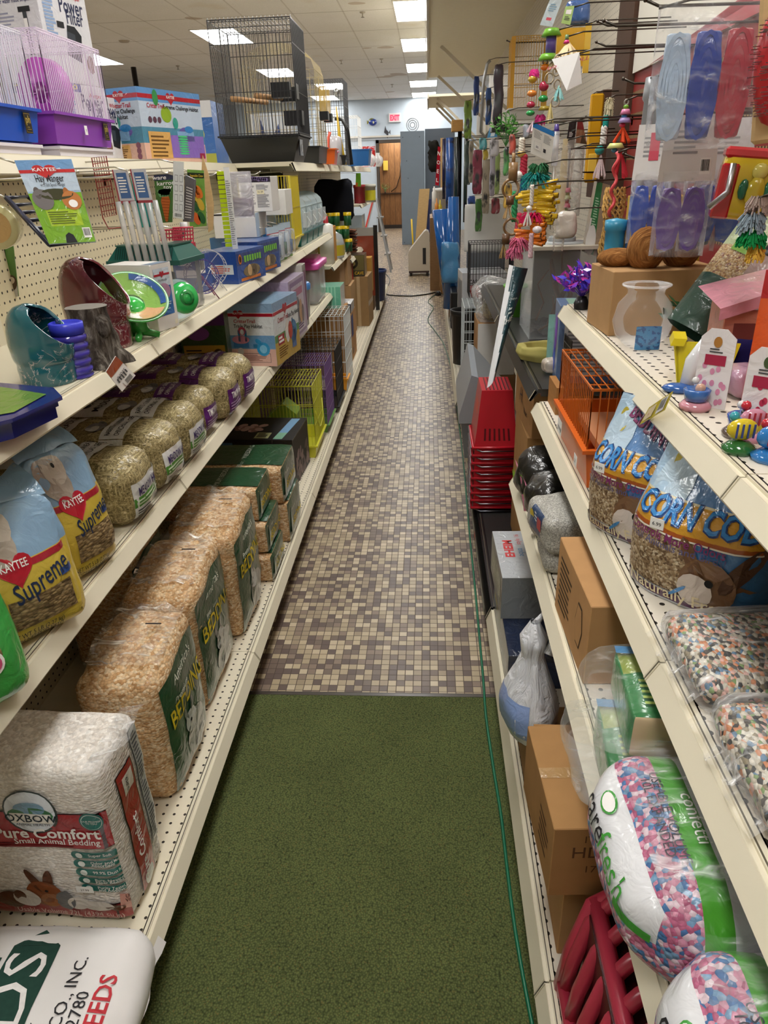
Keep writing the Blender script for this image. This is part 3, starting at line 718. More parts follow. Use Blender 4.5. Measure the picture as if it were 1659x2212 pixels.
for i in range(60): b.tube([( -.02, 7.2 + i * .08, 2.66 - .03 * math.sin(i * .5) ** 2), (-.02, 7.24 + i * .08, 2.63), (-.02, 7.28 + i * .08, 2.66 - .03 * math.sin((i + 1) * .5) ** 2)], .006, C('#f2efe8', 'plastic'), 4)
tag(b.build('light_string'), 'string of white bulbs along the edge of the large canopy', 'string lights')
# ================================================================== helpers for things read off the photograph
def P(px, py, Y): return at(px, py, Y=Y)
def SZ(wpx, Y): return wpx * Y * 1.03 / FPX
def sface(l, r, b, t, z=None, Y=None, near='r'):
    """side facing the camera of a box seen at pixel bounds: x0, x1, Y, z0, height"""
    c = r if near == 'r' else l
    if Y is None: Y = at(c, b, Z=z).y
    x0, x1 = at(l, b, Y=Y).x, at(r, b, Y=Y).x
    z0 = z if z is not None else at(c, b, Y=Y).z
    return x0, x1, Y, z0, at(c, t, Y=Y).z - z0
def quad_face(mb, p, lift=.0006, n=1):
    """p = lower left, lower right, upper right, upper left"""
    a, b, c, d = (Vector(q) for q in p); N = (b - a).cross(d - a).normalized()
    w_, h_ = (b - a).length, (d - a).length
    return Face(mb, lambda u, v, o: (a * (1 - u / w_) + b * (u / w_)) * (1 - v / h_) + (d * (1 - u / w_) + c * (u / w_)) * (v / h_) + N * o, w_, h_, lift, n)
def slab4(mb, p, th, m, back=None):
    a = [Vector(q) for q in p]; N = (a[1] - a[0]).cross(a[3] - a[0]).normalized()
    b = [q - N * th for q in a]
    mb.add(a + b, [(0, 1, 2, 3), (7, 6, 5, 4), (0, 4, 5, 1), (1, 5, 6, 2), (2, 6, 7, 3), (3, 7, 4, 0)], [m, back or m, m, m, m, m])
    return quad_face(mb, p)
def rel(o, pts):
    return [Vector(p) - o for p in pts]
def card(name, label, cat, pix, Y, m, prints=None, th=.002, group=None, back=None):
    """flat printed card through four pixels (lower left, lower right, upper right, upper left), each at its own depth"""
    Ys = Y if isinstance(Y, (list, tuple)) else [Y] * 4
    p = [P(x, y, yy) for (x, y), yy in zip(pix, Ys)]
    o = (p[0] + p[1]) / 2
    mb = MB(); f = slab4(mb, rel(o, p), th, m, back)
    if prints: prints(f)
    return tag(mb.build(name, None, o), label, cat, group)
HK = C('#d8d4c8', 'metal'); DHK = C('#55504a', 'metal')
def hook(x0, x1, y, z, label, m=HK, r=.0032, group='pegboard hooks', up=.012):
    s_ = 1 if x1 > x0 else -1
    b = MB(); b.tube([(0, 0, 0), (x1 - x0 - .03 * s_, 0, .004), (x1 - x0, 0, .004 + up)], r, m, 6)
    b.ball((x1 - x0, 0, .004 + up), r * 1.5, m, 8)
    b.box(-.003 * s_ if s_ > 0 else 0, -.012, -.02, 0 if s_ > 0 else .003, .012, .012, m)
    return tag(b.build('display_hook', None, (x0, y, z)), label, 'hook', group)
FILMC = clear('#ffffff', .06, .08, 'bag_film', .5)
RIGID = clear('#e8f0f0', .10, .06, 'rigid')
# ================================================================== LEFT: base deck
Z0, Z2, Z3, ZT = .1505, .7355, 1.1105, 1.5555
GRN = C('#17482c', 'film'); YEL = C('#d8c02c', 'paper')
def bed_print(f):
    n_ = f.n
    f.R(.06, .02, .99, .90, GRN, 1, 10)
    f.text('America\'s', .5, .79, .022, C('#d9e0d2'), 3, shear=.25, bold=0); f.text('Premium', .38, .665, .016, C('#d9e0d2'), 3, shear=.3, bold=0)
    f.text('BEDDING', .52, .53, .05, YEL, 3, fit=f.w * .8)
    # grey rabbit portrait
    g1, g2, g3 = C('#8f918d', 'film'), C('#b9bab4', 'film'), C('#5c605c', 'film')
    f.ell(.58, .25, f.w * .24, f.h * .15, g1, 3); f.ell(.48, .38, f.w * .13, f.h * .075, g2, 4); f.ell(.40, .46, f.w * .035, f.h * .06, g3, 4, rot=.3); f.ell(.54, .47, f.w * .035, f.h * .06, g3, 4, rot=-.2)
    f.ell(.46, .39, f.w * .018, f.w * .018, BLACK, 5); f.ell(.66, .14, f.w * .15, f.h * .05, g2, 4); f.ell(.40, .35, f.w * .03, f.h * .012, g3, 5)
def bedding_bag(label, x1, y0, w_, d_, h_, seed, lean=0):
    e = empty('bedding_bag', label, 'bedding bag', (x1 - w_ / 2, y0 + d_ / 2, Z0), 0, 'tall wood shaving bags')
    mb = MB(); F = softbox(mb, w_, d_, h_, .032, SHAVE, 16, (.012, .012, .0), .006, 16, seed, deform=lambda o: Vector((o.x, o.y + .0 * o.z, o.z - .06 * max(0, (-o.y / d_ + .1)) * (o.z / h_) ** 3)))
    mb.build('shavings_block', e)
    mb = MB(); F2 = softbox(MB(), w_ + .003, d_ + .003, h_ + .002, .032, SHAVE, 16, (.012, .012, 0), .006, 16, seed, deform=lambda o: Vector((o.x, o.y, o.z - .06 * max(0, (-o.y / d_ + .1)) * (o.z / h_) ** 3)))
    f = F2['E']; f.mb = mb; bed_print(f); lb = mb.build('printed_label', e); lb['label'] = 'dark green printed label with a grey rabbit'
    # loose film gathered over the top
    mb = MB(); rr = random.Random(seed)
    def film(a, b):
        x = -w_ * .46 + w_ * .92 * a; y = -d_ * .28 + d_ * .74 * b
        z = h_ + .004 + .012 * noise.noise(Vector((a * 5 + seed, b * 5, 1))) + .02 * max(0, b - .8) * 5 * (.5 + .5 * noise.noise(Vector((a * 4, seed, 3)))) - .06 * max(0, (-y / d_ + .1))
        return (x, y, z)
    mb.grid(film, 22, 22, clear('#f6efe4', .05, .14, 'top_film', .7)); mb.build('top_film', e)
    mb = MB(); mb.box(w_ * .12, d_ * .12, h_ + .017, w_ * .32, d_ * .135, h_ + .018, INK); mb.build('film_mark', e)
    return e
bedding_bag('nearest tall bag of wood shavings, whole front in view, behind the white bedding bag', -.595, 1.19, .19, .27, .375, 1)
bedding_bag('middle tall bag of wood shavings, second in the row on the lowest left shelf', -.61, 1.50, .19, .30, .395, 2)
bedding_bag('farthest tall bag of wood shavings, next to the stacked flat bales', -.59, 1.84, .205, .29, .395, 3)
bedding_bag('shavings bag standing in shadow at the back behind the farthest tall bag', -.84, 1.68, .22, .26, .40, 4)
# flat shavings bales
def bale_label(f):
    f.R(0, .0, 1, 1, GRN, 1, 6); f.text('Premium', .32, .68, .012, C('#d9e0d2'), 2, shear=.3, bold=0); f.text('BEDDING', .55, .30, .03, YEL, 2); f.poly([(.08, .2), (.16, .85), (.22, .5), (.3, .8), (.2, .15)], C('#c9cfc2'), 2)
def flat_bale(label, x1, y0, z, w_, d_, h_, seed):
    e = empty('shavings_bale', label, 'shavings bale', (x1 - w_ / 2, y0 + d_ / 2, z), 0, 'flat shavings bales')
    mb = MB(); softbox(mb, w_, d_, h_, .016, SHAVE, 8, (0, 0, 0), .003, 20, seed); mb.build('shavings_block', e)
    mb = MB(); F = softbox(MB(), w_ + .002, d_ + .002, h_ + .002, .016, SHAVE, 8, (0, 0, 0), .003, 20, seed)
    f = F['E']; f.mb = mb; bale_label(f); mb.build('end_label', e); mb = MB(); t = F['T']; t.mb = mb; t.R(.03, .16, .99, .97, GRN, 1, 8); t.text('PREMIUM BEDDING', .6, .5, .02, C('#cfd8c8'), 2, rot=PI / 2, bold=0)
    mb.build('top_label', e)
flat_bale('bottom flat shavings bale of the stack beside the tall bags', -.565, 2.19, Z0, .36, .23, .105, 1)
flat_bale('middle flat shavings bale of the stack beside the tall bags', -.575, 2.21, Z0 + .107, .36, .23, .115, 2)
flat_bale('top flat shavings bale of the stack beside the tall bags', -.60, 2.23, Z0 + .225, .36, .22, .125, 3)
flat_bale('flat shavings bale lying behind the stack of three, in front of black carton', -.555, 2.50, Z0, .42, .27, .17, 4)
flat_bale('upper flat shavings bale right behind the stack of three', -.565, 2.49, Z0 + .173, .40, .28, .15, 5)
# white paper bedding
def pure_print(F, w_, d_, h_, e):
    f = F['S']; f0 = f.fn; f.fn = lambda u, v, o: f0(min(.474, u + .066), v, o); red, teal, dk = C('#a31f26', 'film'), C('#0d6b62', 'film'), C('#2c0b0e', 'film')
    f.R(-.08, .535, .89, .765, dk, 1, 14); f.R(-.08, .54, .885, .76, red, 2, 14)
    f.ell(0.560, .765, .052, .052, C('#2c3a35', 'film'), 3, 24); f.ell(0.560, .768, .048, .048, C('#dfe6ee', 'film'), 4, 24); f.ell(0.560, .79, .03, .016, C('#7aa0b8', 'film'), 5); f.ell(0.560, .755, .044, .018, C('#3c7a4c', 'film'), 5); f.R(.475, .705, .645, .765, C('#f2efe8', 'film'), 6, 6)
    f.text('OXBOW', 0.560, .715, .018, C('#1f2c33'), 7, bold=.01); f.text('ANIMAL HEALTH', 0.560, .69, .006, C('#1f2c33'), 7, bold=0)
    f.text('Pure Comfort', 0.602, .605, .026, WHITE, 5, bold=.025, fit=.20); f.text('Small Animal Bedding', 0.634, .567, .0135, WHITE, 5, bold=.01); f.lines(.30, .545, .72, .575, 2, C('#5e1015'), 4)
    f.ell(0.798, .718, .022, .022, teal, 4, 24); f.ell(0.798, .718, .019, .019, C('#cfe0da', 'film'), 5, 24); f.ell(0.798, .718, .0175, .0175, teal, 6, 24); f.text('OUR PROMISE', 0.798, .72, .0038, WHITE, 7, bold=0); f.text('TO YOU', 0.798, .708, .0038, WHITE, 7, bold=0)
    for k, (a, b2) in enumerate((('Super Soft', ''), ('Odor and Moisture', 'Absorbent'), ('99.9% Dust Free', ''), ('Pure, Never-printed', 'Paper Bedding'), ('Purity Tested', 'and Additive-Free'))):
        v = .47 - k * .058; f.R(.70, v, .90, v + .042, teal, 1, 6); f.ell(0.693, v + .021, .0105, .0105, teal, 1, 14)
        f.text(a, .745, v + (.022 if b2 else .016), .0075, WHITE, 3, 'L', bold=.005)
        if b2: f.text(b2, .745, v + .005, .0075, WHITE, 3, 'L', bold=.005)
        f.ell(0.705, v + .021, .007, .0075, C('#e8f0ec', 'film'), 3, 10)
    f.R(-.08, .022, .94, .155, dk, 1, 14); f.R(-.08, .03, .935, .147, red, 2, 14)
    f.text('Usable Volume 72L (4394 cu in)', 0.587, .055, .014, C('#e8c7c0'), 4, fit=.22, bold=.0)
    # animals
    br, br2, gy, wt = C('#8a4a26', 'film'), C('#5c2f18', 'film'), C('#6e7074', 'film'), C('#e6dfd6', 'film')
    f.ell(0.502, .21, .036, .036, br, 5); f.ell(0.475, .30, .010, .034, br2, 4, rot=.35); f.ell(0.534, .30, .010, .034, br2, 4, rot=-.25); f.ell(0.523, .165, .02, .02, C('#a8683c', 'film'), 6)
    f.ell(0.417, .17, .028, .026, wt, 6); f.ell(0.390, .19, .012, .016, br2, 7); f.ell(0.343, .15, .03, .025, br2, 5); f.ell(0.587, .165, .020, .026, gy, 6); f.ell(0.599, .215, .006, .010, gy, 6); f.ell(0.640, .15, .022, .018, wt, 6); f.ell(0.724, .14, .034, .014, wt, 6); f.ell(0.798, .135, .02, .009, br2, 6); f.ell(0.518, .235, .0035, .0035, BLACK, 7)
    f.poly([(.82, .13), (.90, .10), (.90, .20), (.83, .235)], C('#d89a8e', 'film'), 6); f.text('Usable', 0.889, .185, .010, C('#4a1010'), 8, rot=-.15, bold=.01); f.text('Volume', 0.889, .158, .010, C('#4a1010'), 8, rot=-.15, bold=.01)
    mb_ = f.mb; lb = mb_.build('front_label', e); lb['label'] = 'red and teal front print with animals'; f = F['E']; f.mb = MB()
    f.R(.28, .06, .66, .84, dk, 1, 12); f.R(.30, .065, .64, .835, red, 2, 12); f.R(.38, .69, .60, .80, C('#ece6de', 'film'), 3, 4); f.text('SUPER', .49, .745, .009, INK, 4, rot=PI/2); f.text('Pure Comfort', .49, .33, .022, WHITE, 4, rot=PI / 2, bold=.02); f.ell(.49, .10, .02, .02, C('#dfe6e0', 'film'), 3)
    f.R(.72, .20, .93, .95, C('#4a4b4e', 'film'), 1, 10); f.R(.735, .205, .915, .945, C('#b9bab8', 'film'), 2, 10); f.lines(.75, .22, .90, .93, 30, C('#55565a'), 3); f.mb.build('side_label', e)
e = empty('paper_bedding_bag', 'large white paper bedding bag with red label at lower left', 'bedding bag', (-.585 - .23, .90 + .085, Z0), rad(-2))
mb = MB(); F = softbox(mb, .46, .17, .395, .022, PAPERBED, 18, (.004, .006, .004), .004, 14, 5); mb.build('bedding_block', e)
mb = MB(); F = softbox(MB(), .463, .173, .397, .022, PAPERBED, 18, (.004, .006, .004), .004, 14, 5)
for f in F.values(): f.mb = mb; f.n = 14
pure_print(F, .46, .17, .395, e)
mb = MB(); mb.grid(lambda a, b: (.205 + .05 * a, -.085 + .17 * b, 0.398 + .012 * math.sin(b * 9) * a + .006 * a), 6, 14, FILMC); mb.build('film_fold', e)
sticker(e, (.135, -.091, .092), (1, 0, 0), (0, 0, 1), .034, .016, '27.99')
# feed sack
def m_weave(t):
    co = t.co(); wv = t.new('ShaderNodeTexWave'); wv.inputs['Scale'].default_value = 160; t.l(co, wv.inputs[0]); n = t.noise(7, 3, co)
    c = t.mix(1.0, lin('#e9e6e4'), t.math('MULTIPLY_ADD', n.outputs[0], .2, .88), 'MULTIPLY'); t.set(.5, 0, .15, .4, c)
    b2 = t.new('ShaderNodeBump'); b2.inputs['Strength'].default_value = .5; b2.inputs['Distance'].default_value = .012; t.l(n.outputs[0], b2.inputs['Height']); t.l(b2.outputs[0], t.b.inputs['Normal'])
WEAVE = special('white_woven_sack', m_weave)
e = empty('feed_sack', 'white woven feed sack lying flat at the bottom left corner', 'feed sack', (-.765, .615, Z0), rad(3))
mb = MB(); F = softbox(mb, .53, .42, .10, .045, WEAVE, 20, (.01, .01, .022), .007, 8, 9); mb.build('sack_body', e)
mb = MB(); f = F['T']; f.mb = mb; f.n = 16; dg = C('#23443c'); rd = C('#c12a35')
G1, R1 = C('#2b473e', 'cloth'), C('#c02833', 'cloth')
f.R(.30, .02, .55, .80, G1, 1, 16); f.R(.565, .02, .72, .86, G1, 1, 16); f.poly([(.72, .86), (.565, .86), (.64, .95)], G1, 1)
for k in range(14): f.poly([(.32 + .012 * k, .52 + .02 * (k % 3)), (.326 + .012 * k, .52 + .02 * (k % 3)), (.34 + .011 * k, .74 - .02 * (k % 4)), (.336 + .011 * k, .74)], WHITE, 2)
f.text('QUALITY', .535, .36, .050, rd, 3, rot=PI / 2, bold=.02, fit=.30); f.text('FEEDS', .70, .47, .070, C('#e9e6e4', 'cloth'), 3, rot=PI / 2, bold=.0, fit=.30)
f.text('MFG. BY', .775, .42, .021, INK, 2, rot=PI / 2, bold=.0); f.text('GRAIN CO., INC.', .83, .55, .021, INK, 2, rot=PI / 2, bold=.0); f.text('MASS. 02780', .88, .48, .021, INK, 2, rot=PI / 2, bold=.0); f.text('DAIRY FEEDS', .945, .47, .028, rd, 2, rot=PI / 2, bold=.015)
lb = mb.build('printed_lettering', e); lb['label'] = 'green and red printed lettering'
mb = MB(); mb.grid(lambda a, b: (.262 + .012 * a + .004 * math.sin(b * 20), -.205 + .41 * b, .055 - .02 * a + .004 * math.sin(b * 31)), 2, 20, WEAVE); mb.build('sewn_seam', e)
# black aquarium ornament carton
def blk_print(F):
    f = F['S']; g = C('#a9adb2')
    f.R(.02, .06, .34, .80, C('#0c0c0d'), 1); f.R(.05, .82, .33, .93, C('#4a7490'), 1); f.R(.06, .14, .32, .62, C('#3c3a38'), 2); f.poly([(.08, .2), (.12, .5), (.2, .42), (.26, .55), (.3, .2)], C('#181410'), 3)
    for v0, n_ in ((.62, 6), (.34, 6), (.06, 5)):
        f.R(.40, v0 + .215, .54, v0 + .235, C('#c9ccd0'), 2); f.lines(.40, v0, .94, v0 + .20, n_, C('#75787c'), 2, seed=int(v0 * 100))
    f = F['T']; f.R(0, 0, 1, 1, C('#1a1716'), 1); pk, pd = C('#c09a98'), C('#8d6664')
    rr = random.Random(5)
    for k in range(16): f.ell(.30 + .035 * (k % 8) + rr.uniform(-.02, .02), .42 + .14 * (k // 8) + rr.uniform(-.06, .06), .020, .026, pk if k % 2 else pd, 2 + k % 4, 10, rot=k)
    f.poly([(.78, .03), (.88, .03), (.93, .95), (.83, .95)], C('#6f97b8'), 2); f.poly([(.78, .03), (.88, .03), (.895, .3), (.795, .3)], C('#79a88e'), 3); f.R(.56, .06, .72, .30, C('#b8bb8a'), 2); f.lines(.58, .09, .70, .27, 3, INK, 3, .6)
    f = F['E']; f.R(.02, .03, .98, .97, C('#2a2526'), 1); rr = random.Random(8)
    for k in range(26): f.ell(rr.uniform(.1, .9), rr.uniform(.08, .6), .03, .016, C('#6b5a5c' if k % 2 else '#8f7a78'), 2 + k % 3, 9, rot=rr.uniform(0, 3))
x0, x1, Y, z, h = sface(449, 640, 1052, 955, Z0)
carton('ornament_carton', 'black carton with white small print and pink rock picture on top', 'carton', (x1, Y, Z0), x1 - x0, .33, .235, rad(-3), m=C('#111112', 'film'), prints=blk_print)
# cages on the deck
def ccage(name, label, x1, y0, w_, d_, h_, **k): return cage(name, label, 'cage', (x1 - w_ / 2, y0 + d_ / 2, Z0), w_, d_, h_, **k)
YW = C('#c9c83c', 'wire'); PW = C('#75558c', 'wire'); KW = C('#1f1e20', 'wire'); WW = C('#d8dcda', 'wire')
c = ccage('small_animal_cage', 'yellow wire cage on the lowest left shelf behind black carton', -.585, 3.44, .36, .34, .385, sp=.017, r=.0014, wm=YW, th=.07, tm=C('#d2cf35', 'plastic'), cross=(.35, .7))
b = MB(); b.tube([(.182, -.12, .24), (.19, -.08, .15), (.185, .0, .12), (.19, .08, .15), (.182, .12, .24)], .003, YW, 6); b.build('door_clip', c)
b = MB(); b.prism([(-.07, .10), (.07, .10), (.07, .2), (0, .26), (-.07, .2)], -.05, .08, C('#7f9c3a', 'plastic'), 'y'); b.build('inner_house', c)
c = ccage('small_animal_cage', 'purple wire cage standing behind the yellow wire cage on deck', -.575, 3.84, .38, .30, .39, sp=.013, r=.0014, wm=PW, th=.05, tm=C('#5c8f3a', 'plastic'), cross=(.2, .4, .6, .8), crossx=(.25, .5, .75))
b = MB(); b.box(.186, -.12, .18, .188, .12, .30, C('#c98a5a', 'plastic')); b.build('side_card', c)
c = ccage('small_animal_cage', 'black wire cage with solid black end behind the purple cage', -.565, 4.22, .38, .36, .385, sp=.016, r=.0014, wm=KW, th=.04, tm=C('#1b1b1c', 'plastic'), cross=(.25, .5, .75))
b = MB(); b.box(.187, -.17, .05, .190, .17, .38, C('#141415', 'plastic')); b.build('end_plate', c)
c = ccage('small_animal_cage', 'tall white wire cage with orange drawer behind the black cage', -.555, 4.70, .36, .40, .50, sp=.03, r=.002, wm=WW, cross=(.2, .4, .6, .8))
b = MB(); tray(b, .13, .14, .09, C('#e09a25', 'plastic')); b.build('orange_drawer', c, (.12, -.14, .0))
def brown_print(txt=None, lines=True, m=C('#5d4630', 'card')):
    def pr(F):
        f = F['E']
        if txt: f.text(txt, .5, .35, .03, m, 1, bold=0)
        if lines: f.lines(.15, .12, .6, .28, 3, m, 1)
        F['T'].R(.46, 0, .54, 1, C('#a9855a', 'film'), 1); F['S'].R(.46, .85, .54, 1, C('#a9855a', 'film'), 1)
    return pr
carton('brown_carton', 'tall narrow brown carton behind the white wire cage', 'carton', (-.60, 5.14, Z0), .30, .28, .47, 0, m=CARDB2, prints=brown_print())
o = carton('brown_carton', 'brown carton standing behind the narrow carton, navy seal on aisle side', 'carton', (-.60, 5.56, Z0), .30, .36, .36, 0, m=CARDB, prints=lambda F: (F['E'].R(.05, .5, .45, .95, C('#273a7a')), F['E'].lines(.1, .12, .4, .26, 3, TXT)))
carton('mint_box', 'mint green ribbed box with pale end on top of narrow brown carton', 'box', (-.62, 5.16, Z0 + .472), .20, .25, .15, 0, m={'*': C('#6fc3a4', 'film'), 'E': C('#cfd8d4', 'film'), 'T': C('#86cdb2', 'film')}, prints=lambda F: [F['S'].R(.3 + .12 * k, 0, .34 + .12 * k, 1, C('#a5e0c8')) for k in range(5)])
carton('navy_box', 'small navy and white box lying flat on the sealed brown carton', 'box', (-.60, 5.60, Z0 + .362), .17, .26, .07, 0, m={'*': C('#1d2540', 'film'), 'T': C('#d8d8d8', 'paper')}, prints=lambda F: (F['T'].barcode(.1, .1, .9, .45), F['T'].lines(.1, .5, .9, .95, 5, INK)))
# tall cartons
carton('brown_carton', 'tall plain brown carton to the right of the mint box', 'carton', (-.72, 6.02, Z0), .30, .35, .72, 0, m=C('#a98560', 'card'), prints=brown_print(None, False))
def open_carton(label, x1, y0, z, w_, d_, h_, m, flaps=(1, 1, 1, 1), prints=None):
    e = empty('open_carton', label, 'carton', (x1, y0, z))
    mb = MB(); t = .004
    for q in ((-w_, 0, 0, 0, t, h_), (-w_, d_ - t, 0, 0, d_, h_), (-w_, t, 0, -w_ + t, d_ - t, h_), (-t, t, 0, 0, d_ - t, h_), (-w_ + t, t, 0, -t, d_ - t, t)): mb.box(*q, m)
    if prints: prints(box_faces(mb, -w_, 0, 0, 0, d_, h_))
    mb.build('carton_body', e)
    for k, fl in enumerate(flaps):
        if not fl: continue
        b = MB(); L = .45 * min(w_, d_)
        if k == 0: b.add([(-w_, 0, h_), (0, 0, h_), (-.01, -L * .3, h_ + L * .9), (-w_ + .01, -L * .3, h_ + L * .9)], [(0, 1, 2, 3), (3, 2, 1, 0)], m)
        if k == 1: b.add([(0, 0, h_), (0, d_, h_), (L * .35, d_ - .01, h_ + L * .8), (L * .35, .01, h_ + L * .8)], [(0, 1, 2, 3), (3, 2, 1, 0)], m)
        if k == 2: b.add([(-w_, d_, h_), (0, d_, h_), (-.01, d_ + L * .1, h_ + L), (-w_ + .01, d_ + L * .1, h_ + L)], [(0, 1, 2, 3), (3, 2, 1, 0)], m)
        if k == 3: b.add([(-w_, 0, h_), (-w_, d_, h_), (-w_ - L * .3, d_ - .01, h_ + L * .8), (-w_ - L * .3, .01, h_ + L * .8)], [(0, 1, 2, 3), (3, 2, 1, 0)], m)
        b.build('flap', e)
    return e
open_carton('open brown carton with raised flaps above the plain tall one', -.70, 6.42, Z0 + .46, .26, .36, .26, C('#b08c63', 'card'), (0, 1, 1, 1), lambda F: F['S'].barcode(.2, .15, .85, .6))
carton('brown_carton', 'brown carton under the open flapped carton', 'carton', (-.68, 6.42, Z0), .30, .40, .455, 0, m=C('#ad8a60', 'card'), prints=brown_print(None))
carton('brown_carton', 'wide brown carton nearest the deck edge with taped corner', 'carton', (-.575, 6.98, Z0), .38, .40, .46, rad(-2), m=C('#9d7d54', 'card'), prints=lambda F: (F['S'].R(.72, 0, .80, 1, C('#c3a57c', 'film')), F['E'].R(.0, .4, 1, .5, C('#c3a57c', 'film'))))
carton('cave_box', 'small black box with a gold ring picture and yellow lettering', 'box', (-.60, 6.99, Z0 + .463), .26, .26, .19, 0, m=C('#3a3426', 'film'), prints=lambda F: (F['S'].R(.02, .28, .98, .98, C('#6d6238')), F['S'].ell(.5, .62, .07, .055, C('#2a2412'), 2), F['S'].ell(.5, .6, .045, .03, C('#c9b878'), 3), F['S'].ell(.52, .58, .02, .015, C('#1a150c'), 4), F['S'].text('CRYSTAL CAVE', .5, .08, .028, C('#d9b02c'), 2, fit=.24)))
carton('yellow_carton', 'small yellow brown box wedged behind the cave picture box', 'box', (-.57, 7.42, Z0 + .25), .1, .2, .33, 0, m=C('#b8893f', 'card'))
# red board and bucket at the end of the deck
x0, x1, Y, z, h = sface(765, 820, 640, 557, Y=7.9)
b = MB(); b.box(x0, 0, 0, x1 - .04, .02, .60, C('#9c4b38', 'gloss')); b.box(x0, -.002, .60, x1 - .02, .022, .68, C('#a9a49c', 'gloss')); b.box(x1 - .04, -.012, -.15, x1, .03, .70, C('#1a1615', 'plastic'))
tag(b.build('framed_panel', None, (0, 7.85, .305)), 'reddish brown glossy panel with black edge standing on the deck', 'panel')
b = MB(); b.box(x0 + .05, 7.87, Z0, x1 - .06, 8.1, .304, C('#6b5138', 'card')); tag(b.build('brown_carton'), 'low brown carton beneath the reddish panel', 'carton')
def bucket(label, x, y, z, r, h_, m, rim):
    e = empty('bucket', label, 'bucket', (x, y, z))
    b = MB(); b.lathe([(0, 0), (r * .85, 0), (r, h_), (r * 1.06, h_), (r * 1.06, h_ - .03), (r, h_ - .03)], m, 20); b.lathe([(r * .97, h_), (r * .82, .01), (0, .01)], m, 20); b.build('tub', e)
    b = MB(); b.tube([(r * 1.05 * math.cos(a), -r * .3 * math.sin(a) - r * .9 * 0, h_ - .02 - r * .9 * math.sin(a)) for a in [PI * k / 10 for k in range(11)]], .004, rim, 6); b.build('handle', e)
    return e
bucket('dark blue bucket at the far end of the lowest left shelf', -.62, 8.55, Z0, .13, .34, C('#1f3468', 'plastic'), C('#c9c9c9', 'wire'))
b = MB(); b.lathe([(0, 0), (.10, 0), (.105, .18), (.06, .25), (.03, .27), (.03, .30), (0, .30)], C('#cfd6d8', 'gloss'), 18); tag(b.build('plastic_jug', None, (-.63, 8.86, Z0 + .0)), 'cloudy white plastic jug beside the dark blue bucket', 'jug')
# ================================================================== LEFT: middle shelf
def hay_bale(label, x1, y0, w_, d_, h_, pur, seed, z=Z2, green=True, txt='MEADOW HAY'):
    e = empty('hay_bag', label, 'hay bag', (x1 - w_ / 2, y0 + d_ / 2, z), 0, 'wrapped hay bales')
    mb = MB(); softbox(mb, w_, d_, h_, .05, HAY, 16, (.008, .002, .003), .006, 18, seed); mb.build('hay_block', e)
    mb = MB(); F = softbox(MB(), w_ + .003, d_ + .003, h_ + .003, .05, HAY, 16, (.008, .002, .003), .006, 18, seed)
    for f in F.values(): f.mb = mb; f.n = 12
    base = C('#5d2470', 'film') if pur else C('#dfe0de', 'film'); ink = WHITE if pur else C('#3a2a5c'); gb = C('#4f8a34', 'film')
    f = F['E']; f.R(.12, .08, .98, .66, base, 1, 12); f.text(txt, .52, .46, .021, ink, 4, fit=d_ * .62, bold=.02)
    if pur: f.lines(.16, .16, .88, .40, 4, C('#b89cc9'), 4)
    else: f.R(.12, .30, .94, .44, gb, 2, 8); f.lines(.16, .32, .9, .42, 2, C('#cfe0c2'), 4); f.lines(.16, .15, .6, .28, 3, TXT, 4); f.barcode(.66, .15, .9, .28, 3)
    mb.build('end_label', e); mb = MB(); F['T'].mb = F['S'].mb = mb
    t = F['T']; u0 = 1 - .22 * .42 / w_
    t.R(u0 - .17, .02, u0, .98, base, 1, 12); s_ = F['S']; s_.R(u0 - .17, .35, u0, 1, base, 1, 8)
    t.text('RABBITS · GUINEA PIGS', u0 - .10, .5, .014, ink if pur else INK, 4, rot=PI / 2, bold=.008, fit=d_ * .8); t.text('CHINCHILLAS · GERBILS', u0 - .035, .5, .014, ink if pur else INK, 4, rot=PI / 2, bold=.008, fit=d_ * .82)
    # grey rabbit picture, then the maker's end label
    t.ell(u0 - .24, .38, .026, .032, C('#77787a', 'film'), 2); t.ell(u0 - .25, .30, .018, .02, C('#d2d2d0', 'film'), 3); t.ell(u0 - .22, .52, .01, .026, C('#4c4d50', 'film'), 3, rot=.6)
    t.R(u0 - .62, .04, u0 - .38, .9, base, 1, 12); t.text(txt.split()[0], u0 - .42, .5, .02, ink if pur else INK, 4, rot=PI / 2, bold=.01); t.ell(u0 - .55, .35, .012, .02, INK, 3); t.text('Supreme', u0 - .52, .55, .018, C('#bfc6c2') if pur else INK, 4, rot=PI / 2, shear=.3)
    mb.build('top_label', e)
    return e
hay_bale('nearest white labelled meadow hay bag, right of the yellow food bag', -.69, 1.45, .38, .19, .165, 0, 1)
hay_bale('second white labelled meadow hay bag, in the middle of three', -.685, 1.655, .38, .185, .165, 0, 2)
hay_bale('third white labelled meadow hay bag, next to the purple ones', -.68, 1.855, .38, .18, .16, 0, 3)
hay_bale('purple and green labelled hay bag, nearest of the three purple ones', -.70, 2.08, .36, .165, .15, 1, 4, txt='TIMOTHY HAY')
hay_bale('second purple labelled timothy hay bag, largest purple end label in view', -.67, 2.26, .38, .18, .16, 1, 5, txt='TIMOTHY HAY')
hay_bale('farthest purple labelled timothy hay bag, beside the white blue habitat box', -.665, 2.46, .38, .18, .16, 1, 6, txt='TIMOTHY HAY')
